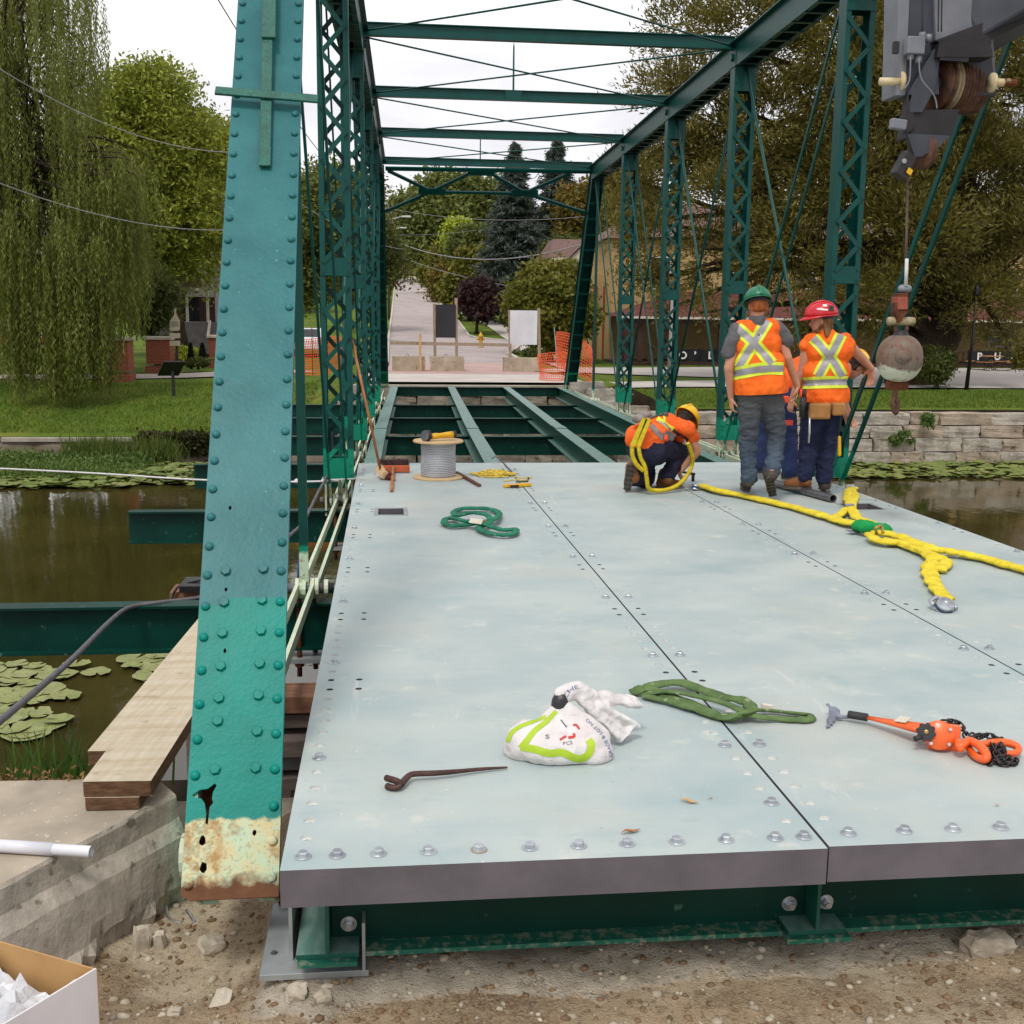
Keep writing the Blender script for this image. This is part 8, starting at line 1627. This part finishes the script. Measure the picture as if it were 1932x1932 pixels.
# poles and lamp
q = aty(1265, 745, 41.2); mb = MB(); mb.tube([Vector((q.x, 41.2, -1.1)), Vector((q.x+.05, 41.2, 2.6))], [.17, .15], 14); tag(mb.build('concrete_bollard_pole', 'pole_grey', None, True), 'stout pale grey pole on the lawn seen through a lattice post', 'pole')
q = aty(1824, 724, 42); t = thing('lamp_post', 'thin dark lamp post on the lawn by the large tree', 'lamp post', (q.x, 42, -1)); mb = MB(); mb.tube([Vector((q.x, 42, -1.0)), Vector((q.x+.1, 42, 1.2)), Vector((q.x+.12, 42, 2.6))], [.085, .05, .04], 8); mb.build('shaft', 'black_paint', t, True)
mb = MB(); mb.lathe([(.04, 0), (.12, .08), (.12, .3), (.02, .42)], (q.x+.12, 42, 2.6), 8); mb.build('lantern', 'black_paint', t)
def upole(px, Y, htop, lab, lamp=True):
 q = aty(px, 560, Y); z = prof(Y); t = thing('utility_pole', lab, 'pole', (q.x, Y, z), 'utility poles along the hill road'); mb = MB(); mb.tube([Vector((q.x, Y, z-.2)), Vector((q.x, Y, z+htop))], [.16, .11], 8); mb.build('shaft', 'wood_pole', t, True)
 mb = MB(); mb.box((q.x, Y, z+htop-.6), (1.9, .1, .12)); mb.build('crossarm', 'wood_pole', t)
 if lamp:
  mb = MB(); mb.tube([Vector((q.x, Y, z+htop-1.6)), Vector((q.x+1.4, Y, z+htop-1.2))], .035, 6); mb.build('lamp_arm', 'galvanised', t); mb = MB(); mb.box((q.x+1.8, Y, z+htop-1.2), (.9, .3, .16)); mb.build('lamp_head', 'lamp_glass', t)
 return Vector((q.x, Y, z+htop-.5))
U1_ = upole(734, 120, 11.5, 'nearest wooden utility pole on the left of the hill road'); U2_ = upole(737, 165, 10.5, 'second wooden utility pole up the hill road'); U3_ = upole(739, 215, 10, 'third wooden utility pole, near the pickup truck')
def wire(a, b, sag, r, lab, m='wire_grey'):
 a = Vector(a); b = Vector(b); P = [a.lerp(b, i/24)-Vector((0, 0, sag*4*(i/24)*(1-i/24))) for i in range(25)]; mb = MB(); mb.tube(P, r, 5); return tag(mb.build('overhead_wire', m, None, True), lab, 'wire')
wire(aty(733, 450, 118), aty(1100, 460, 90), 1.6, .05, 'thick pale overhead cable crossing the hill road above the purple maple')
wire(aty(733, 476, 118), aty(1055, 552, 95), .6, .03, 'lower pale overhead wire sloping across the hill road')
wire(aty(728, 392, 118), aty(1110, 408, 100), .7, .022, 'high thin overhead wire under the portal')
wire(aty(733, 443, 118), aty(900, 434, 130), .2, .02, 'short thin overhead wire near the leaning trunk')
wire(aty(-60, 92, 31), aty(470, 287, 40), .7, .015, 'upper overhead wire sloping before the willow')
wire(aty(-60, 322, 31), aty(470, 432, 40), .5, .015, 'lower overhead wire sloping before the willow')
wire(aty(400, -20, 30), aty(640, 330, 55), .3, .016, 'thin overhead wire running down beside the end post', 'wire_dark')
wire(aty(560, 380, 50), aty(760, 470, 90), .4, .02, 'overhead wire glimpsed through the left truss')
# ================================================================== trees
mat('bark', S(70, 58, 46), S(46, 38, 30), 4, .95, 0, .9, 12, .04, .15, sc3=(3, 3, .6)); mat('bark_grey', S(98, 86, 74), S(70, 60, 50), 4, .95, 0, .9, 12, .04, .15, sc3=(3, 3, .6))
leafmat('leaf_yellowgreen', [S(101, 113, 30), S(135, 145, 46), S(172, 174, 71)]); leafmat('leaf_green', [S(78, 87, 37), S(102, 112, 52), S(134, 138, 76)])
leafmat('leaf_deep', [S(54, 65, 28), S(78, 89, 37), S(108, 112, 54)]); leafmat('leaf_maple', [S(78, 86, 24), S(106, 108, 35), S(138, 125, 45)]); leafmat('leaf_autumn', [S(82, 82, 26), S(112, 99, 37), S(136, 97, 43)])
leafmat('leaf_purple', [S(34, 20, 27), S(53, 29, 37), S(78, 41, 45)], .15); leafmat('leaf_spruce', [S(48, 60, 52), S(71, 82, 74), S(99, 108, 100)], .1); leafmat('leaf_willow', [S(73, 83, 26), S(105, 115, 44), S(147, 150, 77)], .35)
leafmat('leaf_olive', [S(74, 70, 27), S(106, 99, 42), S(146, 134, 66)], .33); leafmat('leaf_lime', [S(126, 146, 25), S(159, 172, 43), S(180, 187, 68)]); leafmat('leaf_cedar', [S(24, 37, 19), S(37, 51, 24), S(53, 68, 33)], .1)
def crown(parent, lobes, n, ln, wd, m, clump=.35, per=60, outward=.5, inner=.45, narrow=False):
 W = np.array([l[6] if len(l) > 6 else l[3]*l[4]*l[5] for l in lobes]) ** .75; W /= W.sum(); cs = []; ds = []
 for l, k in zip(lobes, rng.multinomial(n, W)):
  nc = max(3, k//per); u = unit(gauss(nc)); u[:, 2] = np.where((u[:, 2] < -.35) & (rng.random(nc) < .5), -u[:, 2], u[:, 2])
  r = inner+(1-inner)*rng.random(nc)**.55; R = np.array(l[3:6]); cc = np.array(l[:3])+u*r[:, None]*R
  i = rng.integers(0, nc, k); g = gauss(k)*clump*np.array([1, 1, .75]); cs.append(cc[i]+g); ds.append(u[i]*outward+unit(gauss(k))*.8+np.array([0, 0, -.15 if not narrow else .15]))
 c = np.concatenate(cs); d = np.concatenate(ds); k = len(c); v, q = leaves(c, d, rng.uniform(.7, 1.3, k)*ln, rng.uniform(.7, 1.3, k)*wd)
 return npmesh('crown', v, q, m, parent)
def limbs(parent, base, top, r0, ends, m, lean=Vector((0, 0, 0))):
 mb = MB(); base = Vector(base); top = Vector(top); k = 8; sp = [base.lerp(top, i/k)+lean*math.sin(PI*i/k)*.5+Vector((mnoise.noise(base+Vector((i, 0, 0)))*.12, mnoise.noise(base+Vector((0, i, 0)))*.12, 0))*(i > 0) for i in range(k+1)]
 mb.tube(sp, [r0*(1.5 if i == 0 else 1)*(1-.72*i/k) for i in range(k+1)], 10)
 for e in ends:
  e = Vector(e); t = random.uniform(.35, .85); s_ = sp[int(t*k)]; mid = s_.lerp(e, .5)+Vector((random.uniform(-.3, .3), random.uniform(-.3, .3), random.uniform(.1, .5))); rr = r0*(1-.72*t)*.6
  mb.tube(spline([s_, mid, e], 4), [rr*(1-.85*i/8) for i in range(9)], 6)
 return mb.build('trunk', m, parent, True, fix=False)
def lobes_in(c, R, n, size=(.38, .55), seed=0):
 rr = random.Random(seed); out = []
 for i in range(n):
  while True:
   u = Vector((rr.uniform(-1, 1), rr.uniform(-1, 1), rr.uniform(-1, 1)))
   if u.length < 1: break
  s = rr.uniform(*size); out.append((c[0]+u.x*R[0]*(1-s*.7), c[1]+u.y*R[1]*(1-s*.7), c[2]+u.z*R[2]*(1-s*.7), R[0]*s, R[1]*s, R[2]*s*.8))
 return out
def tree(label, px, py0, py1, wpx, Y, m, n, ln, wd, nl=12, clump=.4, bark='bark', group=None, base=None, seed=1, per=60, depth=.8, tr=.22, name='broadleaf_tree', cat='tree', zb=None, inner=.45, outward=.5):
 # crown box in the photograph: centre px, rows py0..py1, width wpx at distance Y
 a, b = aty(px, py1, Y), aty(px, py0, Y); c = (a+b)/2; R = (wpx*Y/FPX/2, wpx*Y/FPX/2*depth, (b.z-a.z)/2); zb = zt(c.x, Y) if zb is None else zb
 bx_ = aty(base or px, 0, Y).x; t = thing(name, label, cat, (bx_, Y, zb), group); L_ = lobes_in(c, R, nl, seed=seed)
 limbs(t, (bx_, Y, zb-.1), (c.x, Y, c.z+R[2]*.4), tr, [l[:3] for l in L_], bark); crown(t, L_, n, ln, wd, m, clump, per, inner=inner, outward=outward); return t
G1 = 'trees along the hill road'; G2 = 'trees behind the park'
tree('tall yellow-green walnut tree rising behind the weeping willow', 290, 95, 590, 330, 58, 'leaf_yellowgreen', 90000, .26, .11, 26, .36, seed=4, base=318, tr=.35, group=G2)
tree('smaller yellow-green tree between the walnut and the end post', 420, 190, 560, 200, 68, 'leaf_yellowgreen', 34000, .29, .12, 14, .42, seed=5, base=440, group=G2)
tree('green tree seen through the left truss beside the end post', 600, 275, 600, 190, 78, 'leaf_green', 24000, .36, .16, 12, .5, seed=6, group=G2)
tree('dense green tree behind the lattice posts of the left truss', 680, 330, 600, 150, 100, 'leaf_deep', 20000, .42, .18, 10, .6, seed=7, group=G2)
tree('huge pale green poplar at the top of the hill road', 862, 312, 545, 245, 215, 'leaf_green', 60000, 1.0, .5, 30, 1.2, seed=8, group=G1, tr=.6, base=880)
tree('pale distant tree left of the poplar on the hill', 768, 430, 540, 70, 300, 'leaf_green', 9000, 1.2, .6, 8, 1.5, seed=9, group=G1)
tree('rusty-leaved distant tree beside the utility poles', 752, 455, 530, 50, 250, 'leaf_autumn', 6000, 1.0, .5, 6, 1.2, seed=10, group=G1)
tree('dark distant tree above the pickup truck', 790, 480, 532, 60, 330, 'leaf_deep', 8000, 1.2, .6, 6, 1.3, seed=11, group=G1)
tree('olive roadside tree below the poplar', 850, 445, 570, 110, 170, 'leaf_maple', 16000, .7, .32, 12, .8, seed=12, group=G1)
tree('bright lime-yellow tree beside the first spruce', 872, 400, 490, 50, 160, 'leaf_lime', 7000, .6, .3, 8, .7, seed=13, group=G1)
tree('green tree in front of the lime-yellow one', 905, 425, 540, 100, 150, 'leaf_deep', 14000, .6, .3, 10, .8, seed=14, group=G1)
tree('orange-tinged maple beside the purple maple', 888, 472, 602, 125, 118, 'leaf_maple', 24000, .5, .28, 16, .55, seed=15, group=G1)
tree('rusty shrub at the kerb below the olive tree', 838, 505, 580, 40, 150, 'leaf_autumn', 5000, .5, .25, 6, .6, seed=16, group=G1)
tree('roadside green shrub along the right kerb of the hill road', 822, 500, 560, 34, 190, 'leaf_green', 5000, .6, .3, 6, .7, seed=17, group=G1)
tree('dark purple maple in the lawn behind the black board', 903, 524, 606, 72, 100, 'leaf_purple', 22000, .40, .24, 12, .36, seed=18, group=G1, tr=.16)
tree('dense round green maple in front of the cream house', 1052, 494, 668, 182, 64, 'leaf_maple', 44000, .30, .18, 20, .34, seed=19, base=1048, tr=.2, group='trees by the far end post')
tree('brownish tree rising behind the far right end post', 1120, 300, 520, 130, 110, 'leaf_autumn', 20000, .5, .25, 12, .6, seed=20, group='trees by the far end post')
tree('green tree between the spruces and the cream house', 1075, 440, 560, 100, 105, 'leaf_deep', 14000, .45, .25, 10, .6, seed=21, group='trees by the far end post')
tree('tall olive tree between the far lattice posts', 1175, 250, 560, 130, 84, 'leaf_olive', 26000, .34, .12, 14, .5, seed=22, group='trees by the far end post')
# hill backdrop trees that close the horizon
G3 = 'trees closing the horizon'
for i, (px, p0, p1, w_, Y, m) in enumerate(((20, 420, 640, 260, 110, 'leaf_deep'), (170, 470, 640, 200, 120, 'leaf_green'), (400, 460, 640, 200, 115, 'leaf_deep'), (520, 440, 620, 170, 130, 'leaf_green'), (640, 470, 620, 130, 150, 'leaf_deep'), (1240, 330, 640, 220, 120, 'leaf_deep'), (1500, 300, 640, 300, 110, 'leaf_deep'), (1800, 280, 640, 320, 110, 'leaf_green'), (2050, 300, 640, 300, 100, 'leaf_deep'), (-200, 400, 640, 300, 100, 'leaf_green'))):
 tree(['dark tree at the far left edge of the park', 'green tree behind the willow strands, beyond the park', 'dark tree behind the porch house', 'green tree on the skyline left of the road', 'dark tree closing the left side of the road', 'dark tree behind the pub gable', 'dark tree over the pub roof', 'green tree behind the pub at the frame edge', 'dark tree past the frame edge behind the pub', 'green tree past the frame edge behind the park'][i], px, p0, p1, w_, Y, m, 8000, .75, .38, 10, .8, seed=40+i, group=G3)
# spruces
def spruce(label, px, py0, py1, wpx, Y, n, seed):
 a, b = aty(px, py1, Y), aty(px, py0, Y); zb = zt(a.x, Y); H = b.z-zb; R = wpx*Y/FPX/2; t = thing('spruce_tree', label, 'tree', (a.x, Y, zb), 'blue spruces'); mb = MB(); mb.tube([(a.x, Y, zb-.1), (b.x, Y, b.z)], [.3, .03], 8)
 cs = []; ds = []; nb = 560; rr = np.random.default_rng(seed); f = rr.random(nb)**.8
 for t_ in f:
  z = zb+H*(.10+.9*t_); r = R*(1-t_)**.72*rr.uniform(.55, 1.2)+.04; an = rr.uniform(0, 2*PI); k = max(6, int(n/nb*(r/R+.25)*1.4)); s_ = rr.random(k)**.6; droop = -.25*r*s_**2+.08*r*np.maximum(0, s_-.75)*4
  p = np.stack([a.x+math.cos(an)*r*s_, Y+math.sin(an)*r*s_, z+droop], 1)+rr.normal(0, 1, (k, 3))*np.array([.26, .26, .12])*(.5+r*.22); cs.append(p)
  ds.append(np.stack([np.full(k, math.cos(an)), np.full(k, math.sin(an)), np.full(k, -.35)], 1)+rr.normal(0, .55, (k, 3)))
  if t_ < .8: mb.tube([(a.x, Y, z), (a.x+math.cos(an)*r*.8, Y+math.sin(an)*r*.8, z-.16*r)], [.05, .015], 4)
 mb.build('trunk', 'bark', t, True, fix=False); c = np.concatenate(cs); d = np.concatenate(ds); v, q = leaves(c, d, rng.uniform(.35, .8, len(c)), rng.uniform(.09, .17, len(c))); npmesh('crown', v, q, 'leaf_spruce', t)
spruce('tall blue spruce directly above the sidewalk', 968, 272, 600, 150, 112, 40000, 1); spruce('second tall blue spruce, next to the cream house roof', 1046, 262, 580, 165, 126, 40000, 2)
spruce('small dark spruce beyond the pickup truck', 792, 486, 526, 40, 310, 5000, 3)
# shrubs
def shrub(label, px, py0, py1, wpx, Y, m, n, ln, wd, name='shrub', cone=False, group=None):
 a, b = aty(px, py1, Y), aty(px, py0, Y); zb = a.z; H = b.z-zb; R = wpx*Y/FPX/2; t = thing(name, label, 'shrub', (a.x, Y, zb), group); k = n; u = unit(gauss(k)); hh = rng.random(k)
 if cone: r = R*(1-hh)**.7*np.sqrt(rng.random(k)); p = np.stack([a.x+u[:, 0]*r, Y+u[:, 1]*r, zb+H*hh], 1)
 else:
  nc = 26; cu_ = unit(gauss(nc)); cu_[:, 2] = np.abs(cu_[:, 2])*1.3-.35; cc = np.array([a.x, Y, zb+H*.42])+cu_*np.array([R, R, H*.5])*rng.uniform(.35, 1.0, (nc, 1)); p = cc[rng.integers(0, nc, k)]+gauss(k)*np.array([R, R, H*.5])*.2; p[:, 2] = np.maximum(p[:, 2], zb)
 v, q = leaves(p, u+gauss(k, .5)+np.array([0, 0, .4]), rng.uniform(.7, 1.3, k)*ln, rng.uniform(.7, 1.3, k)*wd); npmesh('crown', v, q, m, t); mb = MB(); mb.tube([(a.x, Y, zb-.1), (a.x, Y, zb+H*.7)], [.06, .02], 6); mb.build('stem', 'bark', t)
shrub('dark cone-shaped cedar next to the signpost', 361, 648, 692, 17, 47, 'leaf_cedar', 5000, .12, .05, 'cedar_shrub', True, 'cedars in the park'); shrub('second dark cone-shaped cedar by the red brick pillar', 383, 648, 690, 22, 47.5, 'leaf_cedar', 5000, .12, .05, 'cedar_shrub', True, 'cedars in the park')
shrub('low dark shrub between the two cedars', 374, 674, 693, 40, 46.5, 'leaf_deep', 4000, .13, .07); shrub('yellow-green hedge below the porch house', 345, 652, 684, 66, 52, 'leaf_lime', 7000, .16, .09, 'hedge')
shrub('clipped dark round bush beside the climbing sidewalk', 957, 582, 612, 22, 88, 'leaf_cedar', 4000, .2, .1); shrub('dark bush around the foot of the large tree', 1768, 655, 738, 74, 42.5, 'leaf_deep', 14000, .17, .06, 'bush'); shrub('leafy bush tips at the right frame edge by the lawn', 1935, 640, 705, 50, 41.5, 'leaf_olive', 2500, .2, .06, 'bush'); shrub('green shrub at the foot of the dense maple', 1008, 655, 690, 40, 60, 'leaf_deep', 4000, .16, .08)
# ------------------------------------------------------------------ big willow-like tree on the right
Yt = 45.; bx0 = aty(1752, 730, Yt).x; t = thing('large_willow_tree', 'huge olive-leaved tree with a leaning ridged trunk on the right bank', 'tree', (bx0, Yt, -1)); L_ = []; rr = random.Random(5)
def LB(px, py, Y, r): q = aty(px, py, Y); L_.append((q.x, q.y, q.z, r, r*.9, r*.85))
for px, py, Y, r in ((1290, 60, 46, 1.7), (1330, 180, 45, 2.1), (1275, 300, 46, 1.6), (1420, 60, 45, 2.6), (1480, 250, 44, 2.7), (1380, 380, 44, 2.1), (1560, 90, 43, 2.8), (1600, 360, 43, 2.8), (1500, 470, 43, 2.2), (1700, 200, 42, 3.0), (1720, 450, 42, 2.6), (1820, 90, 43, 3.0), (1850, 330, 43, 2.8), (1920, 200, 44, 3.0), (1930, 480, 44, 2.4), (1640, 560, 42, 1.9), (1840, 570, 43, 1.8), (1330, 470, 45, 1.5), (1420, 560, 44, 1.2), (1230, 420, 47, 1.3), (1300, 540, 46, .9), (1500, -120, 45, 3.2), (1700, -100, 44, 3.4), (1900, -100, 45, 3.4), (2060, 100, 45, 3.4), (2060, 400, 45, 3.2), (1380, -80, 46, 2.4), (1560, 610, 43, 1.1), (1900, 640, 43, 1.1), (1640, 300, 47, 3.4), (1780, 330, 48, 3.6), (1500, 360, 47, 3.0), (1900, 350, 48, 3.6), (1400, 280, 47, 2.6), (1650, 120, 47, 3.4), (1850, 520, 47, 2.4), (1700, 530, 46, 2.2), (1560, 520, 46, 2.0), (1350, 330, 46, 2.2), (1250, 180, 47, 1.5), (1200, 340, 46, 1.7), (1215, 450, 45, 1.5), (1180, 420, 47, 1.3), (1260, 520, 45, 1.1), (1190, 530, 46, .9), (1320, 590, 44, .8), (1240, 590, 45, .7), (1450, 640, 43, .8)): LB(px, py, Y, r)
mb = MB(); tp = [Vector((bx0-.9, Yt, -1.2)), Vector((bx0-.5, Yt, .4)), aty(1775, 640, Yt), aty(1800, 560, Yt), aty(1815, 430, Yt), aty(1790, 250, Yt)]; P = spline(tp, 6); mb.tube(P, [1.05-.75*i/(len(P)-1) for i in range(len(P))], 18)
for l in L_:
 s_ = P[min(len(P)-1, rr.randint(10, len(P)-1))]; e = Vector(l[:3]); mid = s_.lerp(e, .5)+Vector((0, 0, rr.uniform(.2, 1.2))); mb.tube(spline([s_, mid, e], 5), [.26-.22*i/10 for i in range(11)], 7)
tk = mb.build('trunk', 'bark', t, True, fix=False)
crown(t, L_, 270000, .25, .06, 'leaf_olive', .38, 140, 1.0, .30, True)
# ------------------------------------------------------------------ weeping willow on the left
Yw = 44.; bx0 = aty(48, 705, Yw+1).x; t = thing('weeping_willow', 'weeping willow with long hanging strands on the left bank', 'tree', (bx0, Yw+1, -.75)); mb = MB()
P = spline([Vector((bx0, Yw+1, -1.0)), Vector((bx0+.1, Yw+1, .8)), Vector((bx0-.2, Yw+1, 3.5)), Vector((bx0-.8, Yw+.6, 8)), Vector((bx0-1.2, Yw, 13))], 5); mb.tube(P, [.85 if i == 0 else .62-.45*i/(len(P)-1) for i in range(len(P))], 14)
cs = []; ds = []; rw = np.random.default_rng(3); N = 1500
def strand(x, y, z0, z1, drift):
 k = max(6, int((z0-z1)/.055)); s_ = np.linspace(0, 1, k); z = z0+(z1-z0)*s_; ph = rw.uniform(0, 6)
 px_ = x+drift[0]*np.sqrt(s_)+.05*np.sin(s_*6+ph); py_ = y+drift[1]*np.sqrt(s_)+.05*np.cos(s_*5+ph); p = np.stack([px_, py_, z], 1)+rw.normal(0, .035, (k, 3)); cs.append(p); a = rw.uniform(0, 6.28, k); ds.append(np.stack([np.cos(a)*.55, np.sin(a)*.55, np.full(k, -1.0)], 1))
# drop lines set by branch tips: (px of tip, row of start, row of end, distance)
BN = []
for tier, (n, r0, r1) in enumerate(((52, -160, 60), (50, 20, 220), (42, 180, 400), (30, 360, 520))):
 for _ in range(n):
  px = rw.uniform(-130, 262); st = rw.uniform(r0, r1)
  if px > 165 and st < 285: st = 290+rw.uniform(0, 60)
  BN.append((px, st, rw.uniform(38, 47.5)))
for px, st, Y in ((10, 430, 37.0), (28, 450, 36.8), (90, 500, 36.7), (100, 470, 36.8), (122, 505, 36.6), (136, 480, 36.7), (118, 440, 36.9), (158, 520, 36.8), (182, 470, 37.2), (192, 500, 37.4), (60, 380, 38), (240, 380, 39), (262, 320, 40), (272, 300, 41), (225, 300, 40)): BN.append((px, st, Y))
for px, st, Y in BN:
 a = aty(px, st, Y); mid = Vector((bx0-.5+random.gauss(0, 1.6), Yw+.5+random.gauss(0, 1.2), a.z+random.uniform(.5, 2.2))).lerp(a, .55); mb.tube(spline([mid.lerp(P[random.randint(8, len(P)-1)], .6), mid, a+Vector((0, 0, .2)), a+Vector((random.gauss(0, .3), random.gauss(0, .3), -.4))], 4), [.05-.044*i/12 for i in range(13)], 5)
 low = st+rw.uniform(170, 330)
 if st > 360: low = rw.uniform(640, 785) if px < 205 else rw.uniform(600, 690)
 if px > 205: low = min(low, 690)
 if (142 < px < 152 or 40 < px < 84) and Y > 37.5: low = min(low, 650)
 sx_ = rw.uniform(.18, .42)
 if Y < 37.5: low = rw.uniform(745, 785); sx_ = .2
 for _ in range(int(rw.integers(12, 21)) if Y > 37.5 else 42):
  g = rw.normal(0, 1); x = a.x+g*sx_; y = a.y+rw.normal(0, .3); z0 = a.z+.35-.28*abs(g)+rw.normal(0, .12); fl = aty(px, low, Y).z
  z1 = max(fl+(z0-fl)*min(.75, .10*abs(g)**1.6+rw.random()**2*(.35 if Y > 37.5 else .18)), zt(x, y)+.3)
  if z0-z1 > .5: strand(x, y, z0, z1, (rw.normal(0, .10)+.06*g, rw.normal(0, .1)))
mb.build('trunk', 'bark', t, True, fix=False); c = np.concatenate(cs); d = np.concatenate(ds)
v, q = leaves(c, d, rng.uniform(.13, .22, len(c)), rng.uniform(.028, .048, len(c))); npmesh('crown', v, q, 'leaf_willow', t); print('willow leaves', len(c))
tree('dark tree trunk and foliage beside the second brick pillar', 270, 480, 640, 110, 49, 'leaf_deep', 9000, .22, .1, 8, .3, seed=33, base=271, tr=.12, group=G2)
